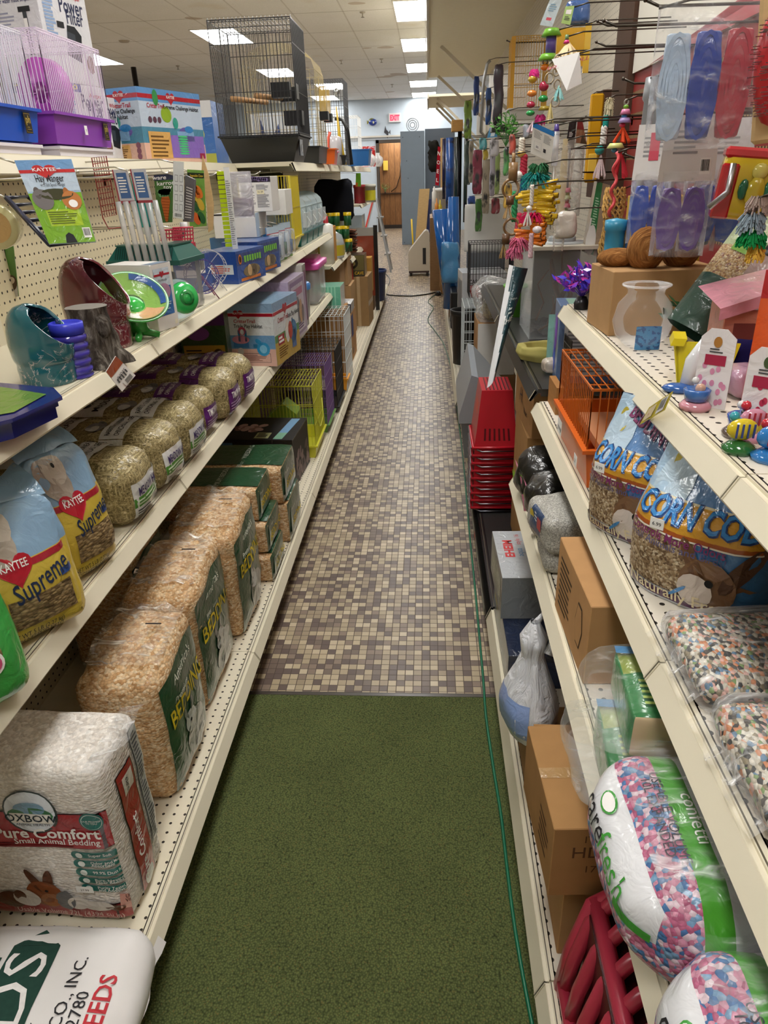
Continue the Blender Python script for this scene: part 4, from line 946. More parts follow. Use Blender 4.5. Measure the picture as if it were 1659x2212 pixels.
def food_bag(label, loc, w_, d_, h_, rz, animal, seed, wmul=1):
    """block bottom bag: printed front on +x, text gusset on -y, pinched top"""
    e = empty('pet_food_bag', label, 'pet food bag', loc, rz, 'yellow small animal food bags')
    ye, bl, rd_, gy = C('#cfb544', 'film'), C('#86aac8', 'film'), C('#a81c30', 'film'), C('#a9a9a4', 'film')
    def df(o):
        k = max(0, min(1, o.z / h_)); return Vector((o.x * (1 - .72 * k ** 2.2), o.y * (1 - .12 * k), o.z))
    def mf(sd, u, v):
        if sd in 'EN' or sd == 'T':
            if v > .30 and sd != 'T': return bl
            return ye if sd != 'T' else bl
        if sd in 'SW': return bl if v > .5 else (gy if -.72 < v and abs(u) < .9 else ye)
    mb = MB(); F = softbox(mb, w_, d_, h_, .03, ye, 20, (.022, .012, 0), .006, 14, seed, mf, df); mb.build('bag_body', e)
    mb = MB(); 
    for f in F.values(): f.mb = mb; f.n = 14
    f = F['E']
    f.R(0, .60, 1, .645, rd_, 1, 14)
    f.heart(.38, .61, .034, C('#b5152c', 'film'), 3); f.text('KAYTEE', .38, .615, .014, WHITE, 5, fit=.05)
    f.text('Supreme', .60, .42, .036, C('#23304e'), 4, shear=.25, rot=.25, bold=.01, fit=d_ * .62)
    f.R(.22, .17, .86, .40, PELLET, 2, 14)
    f.text('NET WT 5 LB (2.27 kg)', .42, .10, .010, INK, 3, bold=.0, fit=d_ * .55); f.text('POIDS NET/PESO NETO', .42, .055, .010, INK, 3, bold=.0, fit=d_ * .52); f.R(.78, .44, .95, .49, C('#2c4f93', 'film'), 2, 4)
    f.ell(.28, .83, .036, .05, C('#a99f92', 'film'), 2, 18, .4); f.ell(.36, .90, .03, .035, C('#c9c1b4', 'film'), 3, 14); f.ell(.38, .91, .004, .005, BLACK, 4, 8); f.ell(.27, .94, .012, .014, C('#8d8276', 'film'), 3)
    s_ = F['S']; s_.lines(.12, .36, .88, .66, 16, C('#6d6a62'), 2, .4); s_.R(.05, .33, .95, .35, C('#8c4a4a', 'film'), 2, 8); s_.lines(.12, .20, .8, .31, 4, C('#55524a'), 2, .5)
    mb.build('printed_front', e)
    mb = MB()
    def flap(a, b): return (.01 - .03 * b - .05 * b * b * (1 + .4 * math.sin(a * 7)), (a - .5) * d_ * .92, h_ - .004 + .05 * b - .018 * b * b + .004 * math.sin(a * 11 + b * 3))
    mb.grid(flap, 14, 8, bl); mb.grid(lambda a, b: tuple(Vector(flap(1 - a, b)) + Vector((-.002, 0, 0))), 14, 8, C('#9db4c4', 'film')); mb.build('folded_top', e)
    return e
food_bag('yellow and blue pet food bag standing beside the nearest hay bag', (-.765, 1.29, Z2), .13, .17, .27, rad(-18), 'guinea pig', 3)
food_bag('yellow and blue pet food bag cut by the left photo edge', (-.75, 1.07, Z2), .13, .19, .25, rad(-34), 'rabbit', 7)
# green bag in the corner
def gf(sd, u, v): return C('#2f7a3a', 'film') if v < -.2 or u > .4 else None
e = empty('green_treat_bag', 'bright green pet food bag at the left edge below yellow bags', 'pet food bag', (-.735, .86, Z2), rad(-30))
mb = MB(); F = softbox(mb, .12, .16, .20, .028, C('#3aa046', 'film'), 14, (.015, .01, 0), .004, 14, 4, None, lambda o: Vector((o.x * (1 - .7 * (o.z / .2) ** 2), o.y, o.z))); mb.build('bag_body', e)
mb = MB(); f = F['E']; f.mb = mb; f.n = 8
f.R(.05, .45, .75, .9, PELLET, 1, 8); f.R(.15, .66, .7, .75, C('#2c4f93', 'film'), 2, 4); f.ell(.35, .3, .022, .022, WHITE, 2); f.ell(.35, .3, .017, .017, C('#2f74a8', 'film'), 3); f.ell(.62, .42, .020, .020, WHITE, 2); f.ell(.62, .42, .015, .015, C('#c9547a', 'film'), 3); f.text('4', .62, .40, .012, WHITE, 4)
mb.build('printed_front', e)
# boxes
KR = C('#b01a30', 'film')
def kaytee_band(f, heart=.0, v=.84, s=.022, u=.5):
    f.R(0, v, 1, v + .07, KR, 2); f.heart(u, v + .03, s, KR, 3); f.text('KAYTEE', u, v + .03, s * .42, WHITE, 5, fit=s * 1.5)
def triple(F):
    sky = C('#c3d3e2', 'film'); blue = C('#6f9fcb', 'film'); pink = C('#e3b6a8', 'film')
    f = F['S']; f.R(0, 0, 1, 1, C('#dfe4e6', 'film'), 1); f.R(0, .86, 1, 1, C('#8aa9c8', 'film'), 1.5); f.R(0, 0, 1, .28, pink, 1.5); f.R(0, .28, 1, .50, blue, 1.5)
    f.R(0, .80, 1, .85, KR, 2); f.heart(.38, .84, .022, KR, 3); f.text('KAYTEE', .38, .835, .009, WHITE, 5)
    f.text('CritterTrail', .48, .70, .015, KR, 3, bold=.015); f.text('Triple Play Habitat', .54, .62, .016, INK, 3, bold=.015, fit=.13)
    f.ell(.38, .43, .04, .018, C('#d58aa0', 'film'), 4); f.R(.24, .30, .52, .44, C('#3f7fbe', 'film'), 3); f.R(.34, .40, .38, .58, C('#2d7fb0', 'film'), 4); f.R(.46, .40, .50, .58, C('#2d7fb0', 'film'), 4); f.ell(.42, .57, .018, .018, C('#d0546c', 'film'), 4); f.ell(.42, .555, .009, .012, C('#dfe4e6', 'film'), 5)
    f.ell(.78, .28, .03, .030, C('#2f9ad0', 'film'), 4); f.ell(.78, .28, .017, .018, C('#7fc4e6', 'film'), 5); f.ell(.70, .40, .016, .010, C('#2f9ad0', 'film'), 4, rot=-.6); f.R(.6, .30, .68, .36, C('#2f7fb0', 'film'), 4)
    f.R(.22, .06, .90, .21, INK, 2); f.R(.225, .066, .895, .204, pink, 3); f.lines(.25, .08, .86, .19, 5, C('#8a5a50'), 4); f.ell(.36, .24, .014, .016, C('#cfc8c4', 'film'), 5)
    f = F['E']; f.R(0, 0, 1, 1, C('#dfe4e6', 'film'), 1); f.R(0, .86, 1, 1, C('#8aa9c8', 'film'), 1.5); f.R(0, 0, 1, .36, C('#c9a642', 'film'), 1.5); f.R(0, .36, 1, .48, C('#5f9a5c', 'film'), 1.5)
    f.R(0, .80, 1, .85, KR, 2); f.heart(.46, .84, .03, KR, 3); f.text('CritterTrail', .36, .66, .022, KR, 3, bold=.01); f.text('Triple Play Habitat', .78, .66, .02, INK, 3, bold=.01, fit=.17)
    f.ell(.75, .40, .05, .05, C('#3f7fb0', 'film'), 3); f.R(.66, .12, .84, .42, C('#4a6fa8', 'film'), 3); f.R(.70, .38, .74, .62, C('#2c5f8c', 'film'), 4); f.ell(.5, .45, .03, .05, C('#e6e2da', 'film'), 3); f.ell(.62, .44, .03, .04, C('#c0402c', 'film'), 4); f.R(.12, .30, .36, .46, C('#b5283a', 'film'), 3); f.lines(.14, .32, .34, .44, 2, WHITE, 4, .6); f.lines(.12, .08, .5, .27, 5, C('#6b4a1a'), 3)
    F['T'].R(0, 0, 1, 1, C('#8fb0cc', 'film'), 1)
carton('habitat_box', 'white and blue pet habitat box on the middle left shelf', 'box', (-.66, 3.04, Z2), .25, .34, .265, rad(-8), m=C('#c9d6e2', 'film'), prints=triple)
carton('green_yellow_box', 'green and yellow habitat box in shadow left of the white blue habitat box', 'box', (-.86, 3.00, Z2), .20, .30, .25, 0, m=C('#33502c', 'film'), prints=lambda F: (F['S'].R(.05, .05, .95, .42, C('#a5812c')), F['S'].lines(.1, .1, .6, .36, 5, INK), F['S'].ell(.8, .24, .025, .03, C('#4c3a1a'), 2), F['S'].R(0, .75, 1, 1, C('#57306a')), F['S'].ell(.4, .62, .05, .03, C('#7a4a90'), 2)))
def lilac(F):
    f = F['E']; f.R(0, 0, 1, 1, C('#c2b0cc', 'film'), 1); f.R(.06, .05, .94, .95, C('#8a6a9c', 'film'), 2); f.R(.12, .10, .88, .88, C('#cfc4d6', 'film'), 3); f.ell(.45, .45, .05, .07, C('#6d6a78', 'film'), 4); f.ell(.62, .42, .04, .06, C('#b98a5a', 'film'), 5); f.ell(.75, .36, .03, .045, C('#4c2a40', 'film'), 6); f.R(.2, .70, .8, .82, C('#b25a86', 'film'), 4); f.lines(.2, .13, .8, .25, 3, C('#5a3a6a'), 4)
    f = F['S']; f.R(.05, .05, .95, .95, C('#b7a6c4', 'film'), 1)
carton('lilac_playset_box', 'lilac box with animal pictures right behind the white blue habitat box', 'box', (-.665, 3.47, Z2), .22, .38, .295, rad(-2), m=C('#b9aac4', 'film'), prints=lilac)
carton('flat_white_box', 'tall thin white edged box between the lilac box and tub', 'box', (-.665, 3.90, Z2), .24, .10, .325, 0, m={'*': C('#c9c5bd', 'film'), 'E': C('#8f8c88', 'film')}, prints=lambda F: F['E'].R(.2, .1, .8, .9, C('#75506a')))
def tub(name, label, cat, x, y, z, w_, d_, h_, lidm, rnd, clr=None):
    e = empty(name, label, cat, (x, y, z))
    mb = MB(); cm = clr or clear('#e6e8ea', .30, .15, 'tub')
    if rnd: mb.lathe([(0, 0.002), (w_ * .46, 0), (w_ / 2, h_)], cm, 24); mb.lathe([(w_ / 2 - .003, h_), (w_ * .46 - .003, .004), (0, .004)], cm, 24)
    else: softbox(mb, w_, d_, h_, .03, cm, 6, ns=0)
    mb.build('clear_body', e)
    mb = MB()
    if rnd: mb.lathe([(w_ * .54, h_ - .015), (w_ * .55, h_ + .012), (w_ * .50, h_ + .022), (w_ * .34, h_ + .03), (w_ * .33, h_ + .02), (0, h_ + .02)], lidm, 24)
    else:
        softbox(mb, w_ + .025, d_ + .025, .045, .015, lidm, 6, ns=0); mb.v = [(a, b_, c_ + h_ - .015) for a, b_, c_ in mb.v]
        k = len(mb.v); softbox(mb, w_ * .8, d_ * .8, .03, .012, lidm, 6, ns=0); mb.v[k:] = [(a, b_, c_ + h_ + .024) for a, b_, c_ in mb.v[k:]]
    mb.build('lid', e); return e
tub('plastic_tub', 'clear plastic pet tub with bright pink lid', 'tub', -.80, 4.82, Z2, .21, .42, .225, C('#d655a8', 'plastic'), 0)
tub('plastic_jar', 'round clear jar with blue lid in front of the pink lidded tub', 'jar', -.765, 4.24, Z2, .15, .15, .17, C('#3d78b8', 'plastic'), 1)
b = MB(); b.lathe([(0, 0), (.05, 0), (.055, .03), (.03, .08), (0, .09)], C('#7a4a40', 'card'), 12); tag(b.build('chew_pieces', None, (-.765, 4.24, Z2 + .005)), 'brown chews inside the blue lidded jar', 'chews')
# ================================================================== LEFT: upper shelf (waist of the pegboard)
def m_ceram(base, light):
    def fn(t):
        co = t.co(); v = t.noise(22, 3, co, .6, 2.0); n = t.noise(9, 3, co); n2 = t.noise(16, 5, co, .7)
        k = t.math('MULTIPLY', t.math('LESS_THAN', t.math('ABSOLUTE', t.math('SUBTRACT', v.outputs[0], .5)), .012), t.math('GREATER_THAN', n.outputs[0], .48))
        c = t.mix(t.math('MULTIPLY', n2.outputs[0], .5), lin(base), light); c = t.mix(t.math('MULTIPLY', k, .55), c, '#d8d0d0')
        t.set(.12, 0, .8, .5, c)
    return fn
def hideout(label, x, y, z, r, h_, m, inner, rz):
    """glazed ceramic hideout: drum base with a groove, domed hood cut open at the front"""
    mb = MB(); prof = [(.86, 0), (.90, .03), (.93, .22), (.90, .29), (.955, .31), (1.0, .38), (1.03, .55), (1.0, .70), (.93, .82), (.80, .92), (.60, .98), (.35, 1.0)]
    L = [0]
    for a, c_ in zip(prof, prof[1:]): L.append(L[-1] + math.hypot(c_[0] - a[0], (c_[1] - a[1]) * h_ / r))
    def pr(s):
        s *= L[-1]
        for i in range(len(L) - 1):
            if s <= L[i + 1] + 1e-9:
                f = (s - L[i]) / (L[i + 1] - L[i]); return prof[i][0] + (prof[i + 1][0] - prof[i][0]) * f, prof[i][1] + (prof[i + 1][1] - prof[i][1]) * f
        return prof[-1]
    def smax(a):
        k = max(0, math.cos(a) + .05) / 1.05
        return 1.0 - .56 * k ** .75
    n, mz = 56, 30
    def surf(a, t, off):
        s = t * smax(a); q, z_ = pr(s); back = max(0, -math.cos(a)) * .12 * max(0, z_ - .3)
        return Vector(((q * r - off) * math.cos(a) - back * r * 0, (q * r - off) * math.sin(a), z_ * h_ * (1 + .08 * max(0, -math.cos(a)) * max(0, z_ - .5)) - off * .6 * (z_ > .8)))
    mb.grid(lambda u, v: surf(2 * PI * u, v, 0), n, mz, m); mb.grid(lambda u, v: surf(-2 * PI * u, v, .007), n, mz, inner)
    mb.grid(lambda u, v: surf(2 * PI * u, 1, .007 * v) + Vector((0, 0, .002 * math.sin(PI * v))), n, 3, m)
    mb.lathe([(0, .004), (.86 * r, .004)], inner, 24)
    return tag(mb.build('ceramic_hideout', None, (x, y, z), rz), label, 'hideout', 'ceramic hideouts')
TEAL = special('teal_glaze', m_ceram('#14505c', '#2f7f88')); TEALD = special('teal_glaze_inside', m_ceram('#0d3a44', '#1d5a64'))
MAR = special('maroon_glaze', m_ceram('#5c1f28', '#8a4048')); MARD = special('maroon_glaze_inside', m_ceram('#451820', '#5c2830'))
p = at(84, 838, Z=Z3)
hideout('teal glazed ceramic hideout, nearest on the upper left shelf', p.x, p.y + .05, Z3, .061, .152, TEAL, TEALD, rad(5))
p = at(185, 770, Z=Z3)
hideout('tall maroon glazed ceramic hideout behind the tree stump', p.x, p.y + .11, Z3, .078, .205, MAR, MARD, rad(5))
# ringed jar
p = at(150, 822, Z=Z3); e = empty('ringed_jar', 'blue lidded jar with ringed purple sides between hideout and stump', 'jar', (p.x, p.y + .035, Z3))
mb = MB(); pr_ = [(0, 0), (.034, 0), (.036, .004)]
for k in range(5):
    z = .008 + k * .0165; pr_ += [(.031, z), (.036, z + .004), (.036, z + .011), (.031, z + .0155)]
mb.lathe(pr_ + [(.028, .094)], C('#4038a8', 'gloss'), 28); mb.build('jar_body', e)
mb = MB(); mb.lathe([(.030, .090), (.034, .090), (.034, .112), (.030, .114), (.030, .108), (0, .108)], C('#4048d8', 'plastic'), 28); mb.build('lid', e)
# stump
def m_bark(t):
    n = t.noise(18, 5, t.co(scale=(3, 3, .6)), .7, .6); c = t.ramp(n.outputs[0], [(.3, '#211c18'), (.5, '#4a423a'), (.68, '#8d877e')]); t.set(.9, 0, 0, .2, c); t.bump(n.outputs[0], 1.0, .012)
BARK = special('grey_bark', m_bark)
p = at(190, 795, Z=Z3); mb = MB()
def st(u, v):
    a = 2 * PI * u; z = v * .125; r_ = (.044 + .028 * (1 - v) ** 2.5 * (1 + .5 * math.sin(a * 5 + 1))) * (1 + .12 * noise.noise(Vector((math.cos(a) * 2, math.sin(a) * 2, v * 5))))
    return (r_ * math.cos(a), r_ * math.sin(a), z)
mb.grid(st, 48, 16, BARK); mb.add([st(k / 48, 1) for k in range(48)], [tuple(range(48))], C('#857f78', 'card')); mb.ball((.038, -.02, .085), .022, BARK, 10, (1, .8, 1.2))
tag(mb.build('resin_stump', None, (p.x, p.y + .05, Z3)), 'grey resin tree stump ornament in front of the maroon hideout', 'ornament')
# hanging price tag on the stump
pix = [(262, 848), (293, 812), (262, 768), (228, 800)]
pp = [at(*q, X=-.665) for q in ((229, 803), (264, 846), (293, 811), (250, 769))]
o_ = pp[0].copy(); mb = MB(); f = slab4(mb, rel(o_, pp), .001, WHITE)
f.R(.70 - .7, .0, .001, .001, WHITE); f.poly([(0, 0), (0, 1), (.34, 1), (.30, 0)], C('#a34a1e', 'film'), 1)
f.text('STUMP', .46, .5, .010, INK, 2, rot=-PI / 2, bold=0); f.lines(.52, .1, .72, .9, 5, TXT, 2); f.barcode(.74, .3, .95, .9, 2)
tag(mb.build('hang_tag', None, o_), 'orange and white price tag hanging over the upper shelf edge', 'tag')
# litter pan with green card
p = at(93, 870, Z=Z3 + .03); e = empty('litter_pan', 'dark blue plastic corner litter pan with green card at left edge', 'litter pan', (p.x - .085, p.y - .02, Z3), rad(-18))
mb = MB(); pm = C('#1c2070', 'gloss')
mb.prism([(-.10, -.09), (.085, -.09), (.10, -.05), (.085, .06), (.03, .10), (-.10, .10)], .0, .022, pm, 'z'); mb.prism([(-.11, -.10), (.095, -.10), (.112, -.055), (.095, .07), (.035, .112), (-.11, .112)], .030, .036, pm, 'z'); mb.prism([(-.104, -.094), (.089, -.094), (.104, -.052), (.089, .064), (.032, .104), (-.104, .104)], .02, .032, pm, 'z'); mb.build('pan', e)
mb = MB(); mb.add([(-.10, -.085, .0375), (.05, -.085, .0375), (.09, -.03, .0375), (.06, .07, .0375), (-.10, .09, .0375)], [(0, 1, 2, 3, 4)], C('#5f8a24', 'film'))
f = plane_face(mb, (-.10, -.085, .038), (1, 0, 0), (0, 1, 0), .19, .17); f.poly([(0, 0), (.78, 0), (.9, .2), (0, .2)], C('#2d4a22', 'film'), 1); f.text('WARE', .68, .10, .016, WHITE, 3); f.ell(.45, .17, .010, .010, C('#e0b830'), 3); f.ell(.445, .12, .007, .005, C('#e0b830'), 3); f.lines(.05, .04, .38, .16, 2, C('#a9c07a'), 3); f.lines(.05, .26, .6, .4, 2, C('#2d4a22'), 3)
mb.build('printed_card', e); sticker(e, (-.045, .0, .0385), (1, 0, 0), (0, 1, 0), .04, .03, '15.99')
# exercise saucer
e = empty('exercise_saucer', 'tilted clear and green exercise saucer with printed insert', 'exercise wheel', at(287, 705, Y=1.80) + Vector((0, .03, -.012)))
mb = MB(); g = C('#3fae4a', 'gloss'); gc = clear('#bfe8c4', .25, .06, 'green_tint')
T = Matrix.Rotation(rad(28), 4, 'Y') @ Matrix.Rotation(rad(28), 4, 'X')
mb.X = Matrix.Translation((0, 0, .028)) @ T
mb.lathe([(.0, -.012), (.03, -.010), (.055, -.002), (.082, .018), (.085, .020), (.0855, .017), (.056, -.006), (.0, -.016)], gc, 36); mb.lathe([(.082, .018), (.086, .020), (.086, .015), (.082, .015)], g, 36); mb.build('dish', e)
mb = MB(); mb.X = Matrix.Translation((0, 0, .030)) @ T
mb.lathe([(.03, -.008), (.056, .0), (.080, .017)], C('#8fbf5a', 'film'), 36); mb.lathe([(.034, -.006), (.056, .0013), (.078, .0168)], C('#e4b184', 'film'), 12, a0=-.9, a1=.2); mb.lathe([(.04, -.0035), (.056, .0018), (.074, .0150)], C('#efe9e0', 'film'), 8, a0=-1.3, a1=-.8); mb.lathe([(.066, .0092), (.079, .0175)], C('#2f5fa8', 'film'), 20, a0=.4, a1=2.2)
mb.build('printed_insert', e)
mb = MB(); mb.X = Matrix.Translation((0, 0, .028)) @ T; mb.lathe([(0, .004), (.012, .003), (.024, -.004), (.03, -.010)], C('#38c04c', 'gloss'), 24); mb.build('hub', e)
mb = MB(); mb.tube([(0, 0, .015), (.0, .005, -.045)], [.02, .028], g, 12); 
for a in (0.3, 1.8, 3.4, 5.0): mb.tube([(0, .005, -.045), (.05 * math.cos(a), .005 + .05 * math.sin(a), -.060)], [.012, .008], g, 8)
mb.build('stand', e); e.location.z = Z3 + .066
# white box with blue label
def wbox(F):
    f = F['E']; f.R(.12, .22, .85, .93, C('#3c70b0', 'film'), 1); f.R(.12, .66, .85, .93, C('#c9d6e2', 'film'), 2); f.R(.12, .82, .85, .85, KR, 3); f.heart(.48, .845, .010, KR, 4); f.text('Hammock', .48, .74, .007, INK, 4, bold=0); f.ell(.48, .58, .032, .022, C('#b58aa8', 'film'), 3); f.ell(.40, .56, .012, .02, C('#7a5a78', 'film'), 4); f.lines(.2, .3, .78, .46, 5, C('#bcd2ea'), 3); f.R(.80, .05, .93, .12, C('#e8e2c8'), 2)
    F['T'].poly([(0, .0), (1, 0), (1, .02), (0, .02)], C('#8d8a84'), 1); F['T'].R(.78, .1, 1, .95, C('#8fa8c4', 'film'), 1)
carton('white_box', 'plain white box with blue label on its aisle side', 'box', at(345, 718, Z=Z3), .145, .10, .172, rad(-14), m=C('#dddbd6', 'paper'), prints=wbox)
# hamster ball
e = empty('hamster_ball', 'clear hamster ball with green door between white box and carrier', 'hamster ball', (at(388, 668, Y=2.10).x, 2.10, Z3 + .058))
mb = MB(); mb.ball((0, 0, 0), .056, clear('#d8eef6', .14, .05, 'ball'), 24); mb.build('ball_shell', e)
mb = MB(); T = Matrix.Rotation(rad(78), 4, 'Y'); mb.X = Matrix.Rotation(rad(-45), 4, 'Z') @ Matrix.Rotation(rad(80), 4, 'Y')
mb.lathe([(0, .060), (.028, .056), (.042, .046), (.045, .040), (.042, .041), (.028, .050), (0, .053)], C('#2fb558', 'gloss'), 28); mb.lathe([(.012, .061), (.022, .060), (.022, .055)], C('#1f8a40', 'gloss'), 16); mb.build('door', e)
# carrier
p = at(402, 680, Z=Z3); cw, cd, chh = .215, .17, .155
e = empty('plastic_carrier', 'clear plastic animal carrier with dark teal vented lid', 'carrier', (-.735 - cw / 2, 2.20 + cd / 2, Z3), rad(-6))
mb = MB(); softbox(mb, cw, cd, chh, .012, clear('#b9bcbc', .30, .08, 'carrier_wall'), 8, ns=0); mb.build('clear_tank', e)
TL = C('#14564e', 'plastic'); mb = MB()
def frus(z0, z1, a0, a1, b0, b1, m):
    v = [(-a0, -b0, z0), (a0, -b0, z0), (a0, b0, z0), (-a0, b0, z0), (-a1, -b1, z1), (a1, -b1, z1), (a1, b1, z1), (-a1, b1, z1)]
    mb.add(v, [(0, 1, 5, 4), (1, 2, 6, 5), (2, 3, 7, 6), (3, 0, 4, 7), (4, 5, 6, 7), (3, 2, 1, 0)], m)
frus(chh - .012, chh + .002, cw/2 + .010, cw/2 + .010, cd/2 + .010, cd/2 + .010, TL); frus(chh + .002, chh + .040, cw/2 + .006, cw/2 - .018, cd/2 + .006, cd/2 - .018, TL); frus(chh + .040, chh + .044, cw/2 - .015, cw/2 - .015, cd/2 - .015, cd/2 - .015, TL)
for k in range(26):
    x = -cw/2 + .018 + k * (cw - .036) / 25; mb.add([(x, -cd/2 - .0065, chh + .006), (x + .003, -cd/2 - .0065, chh + .006), (x + .003, -cd/2 + .013, chh + .036), (x, -cd/2 + .013, chh + .036)], [(0, 1, 2, 3)], C('#082420', 'plastic'))
mb.box(-.012, -cd/2 - .016, chh - .01, .012, -cd/2 - .009, chh + .004, TL); mb.build('vented_lid', e)
mb = MB(); mb.box(-.07, -.05, chh + .0445, .05, .03, chh + .047, clear('#efe9d8', .35, .1, 'lid_window')); mb.build('lid_window', e)
mb = MB(); mb.ball((.05, .02, .02), .03, C('#c9a872', 'card'), 10, (1.3, .8, .6)); mb.grid(lambda a, b: (-.02 + .08 * a, .05 * math.sin(a * 3) - .02, .012 + .10 * b), 4, 4, C('#55585a', 'plastic')); mb.build('inner_fittings', e)
mb = MB(); mb.box(-.09, -cd/2 - .001, .02, .03, -cd/2 - .0002, .145, C('#1f2624', 'film')); f = plane_face(mb, (-.09, -cd/2 - .0012, .02), (1, 0, 0), (0, 0, 1), .12, .125); f.lines(.1, .1, .9, .7, 7, C('#6d7a76'), 1); mb.build('dark_insert', e)
# wire wheels
def wheel(label, x, y, r, wm, sm):
    e = empty('wire_exerciser', label, 'exercise wheel', (x, y, Z3), rad(25), 'wire exercise wheels'); zc = r + .018
    mb = MB()
    for yy in (-.028, .028): mb.tube([(r * math.cos(t), yy, zc + r * math.sin(t)) for t in [2 * PI * k / 28 for k in range(28)]], .0018, wm, 4, True)
    for k in range(30): t = 2 * PI * k / 30; mb.tube([(r * math.cos(t), -.028, zc + r * math.sin(t)), (r * math.cos(t), .028, zc + r * math.sin(t))], .0011, wm, 4)
    for k in range(4): t = PI * k / 4; mb.tube([(r * math.cos(t), .028, zc + r * math.sin(t)), (-r * math.cos(t), .028, zc - r * math.sin(t))], .0014, wm, 4)
    mb.build('wheel', e)
    mb = MB(); mb.tube([(-r * .8, .045, 0), (0, .045, zc), (r * .8, .045, 0)], .002, sm, 5); mb.tube([(-r * .8, -.04, 0), (0, -.04, zc), (r * .8, -.04, 0)], .002, sm, 5); mb.tube([(0, -.04, zc), (0, .045, zc)], .002, sm, 5); mb.build('stand', e)
    return e
wheel('purple wire exercise wheel right of the clear carrier', -.775, 2.50, .055, C('#4a3f8c', 'wire'), C('#7a2448', 'wire'))
wheel('silver wire exercise wheel beside the purple one', -.80, 2.68, .062, C('#b9bcc4', 'wire'), C('#d8dadc', 'wire'))
wheel('silver wire wheel lying above the carrier near the red toys', -.95, 2.40, .06, C('#b9bcbe', 'wire'), C('#b9bcbe', 'wire'))
# blue retail boxes
def habbox(t1, pic):
    def pr(F):
        f = F['E']; f.R(0, 0, 1, 1, C('#2150a0', 'film'), 1); f.R(0, .55, 1, .92, C('#17357a', 'film'), 2); [f.R(.26 + .09 * k, .62 + .01 * (k % 3), .325 + .09 * k, .82, C('#7fc24a'), 4) for k in range(7)]; f.ell(.12, .74, .014, .018, C('#d07a2a'), 4); f.ell(.12, .74, .009, .012, C('#3a2010'), 5); f.ell(.5, .32, f.w * .3, f.h * .2, C('#7a6a4a', 'film'), 3); f.ell(.42, .34, .02, .022, C('#c9a878', 'film'), 4); f.ell(.60, .33, .02, .02, C('#5a4a38', 'film'), 4); f.R(.1, .05, .8, .14, C('#d0752a', 'film'), 3)
        f = F['S']; f.R(0, 0, 1, 1, C('#1d4694', 'film'), 1); f.R(.1, .3, .9, .6, C('#c9d2da', 'film'), 2); f.lines(.15, .32, .85, .58, 4, C('#c0462c'), 3); F['T'].R(.0, 0, 1, 1, C('#3564b0', 'film'), 1)
    return pr
carton('blue_retail_box', 'small blue box with green lettering right of the wire wheels', 'box', (-.735, 2.83, Z3), .15, .26, .118, rad(-12), m=C('#2150a0', 'film'), prints=habbox(0, 1))
carton('blue_retail_box', 'second blue box with green lettering, behind the first', 'box', (-.715, 3.13, Z3), .16, .27, .128, rad(-8), m=C('#2150a0', 'film'), prints=habbox(0, 2))
carton('blue_retail_box', 'blue box standing on end behind the wire wheels, barcode on side', 'box', (-.82, 2.62, Z3), .10, .10, .13, rad(-10), m=C('#2a4c9a', 'film'), prints=lambda F: (F['E'].barcode(.1, .5, .5, .95), F['S'].R(.1, .4, .9, .6, C('#c9c2d8')), F['S'].text('habitat', .5, .72, .014, WHITE, 2)))
carton('white_box', 'white box lying on the second blue box under the data label box', 'box', (-.765, 3.36, Z3 + .13), .19, .24, .10, 0, m=C('#e2e0dc', 'paper'), prints=lambda F: (F['S'].R(0, .93, 1, 1, C('#3a3632')), F['E'].R(0, .0, .3, 1, C('#bcd0e2'))))
carton('blue_box_support', 'blue box supporting the white box on the upper left shelf', 'box', (-.80, 3.42, Z3), .20, .22, .128, 0, m=C('#3472b0', 'film'))
def dataprint(F):
    f = F['S']; f.R(.0, .84, 1, .99, C('#2a2030'), 1); rr = random.Random(4)
    for k in range(14): f.ell(.1 + .06 * k, .93 + rr.uniform(-.03, .03), .008, .008, C('#6a5a80'), 2, 7)
    f.lines(.06, .12, .5, .78, 22, C('#6a6a70'), 1, .5); f.lines(.54, .12, .94, .52, 13, C('#6a6a70'), 1, .5); f.lines(.54, .60, .94, .78, 5, C('#6a6a70'), 1); f.R(.55, .5, .78, .62, C('#e6dcb8'), 2); f.text('16 29', .66, .54, .008, INK, 3, bold=0)
x0, x1, Y, z, h = sface(524, 592, 482, 412, Y=3.44)
carton('information_box', 'white box covered in small print with dark purple band', 'box', (x1, Y, Z3 + .232), x1 - x0, .17, h + .01, 0, m=C('#dcdad6', 'paper'), prints=dataprint)
x0, x1, Y, z, h = sface(590, 620, 470, 415, Y=3.78)
carton('white_box', 'small blank white box on top of the bottle packs', 'box', (x1, Y, Z3 + .20), .12, .18, h, 0, m=C('#dfddd8', 'paper'))
carton('bottle_pack_box', 'blue box supporting blank white box behind blister packs', 'box', (-.80, 3.76, Z3), .16, .24, .198, 0, m=C('#2f74b8', 'film'), prints=lambda F: F['S'].ell(.5, .5, .05, .04, C('#dfe8ee'), 1))
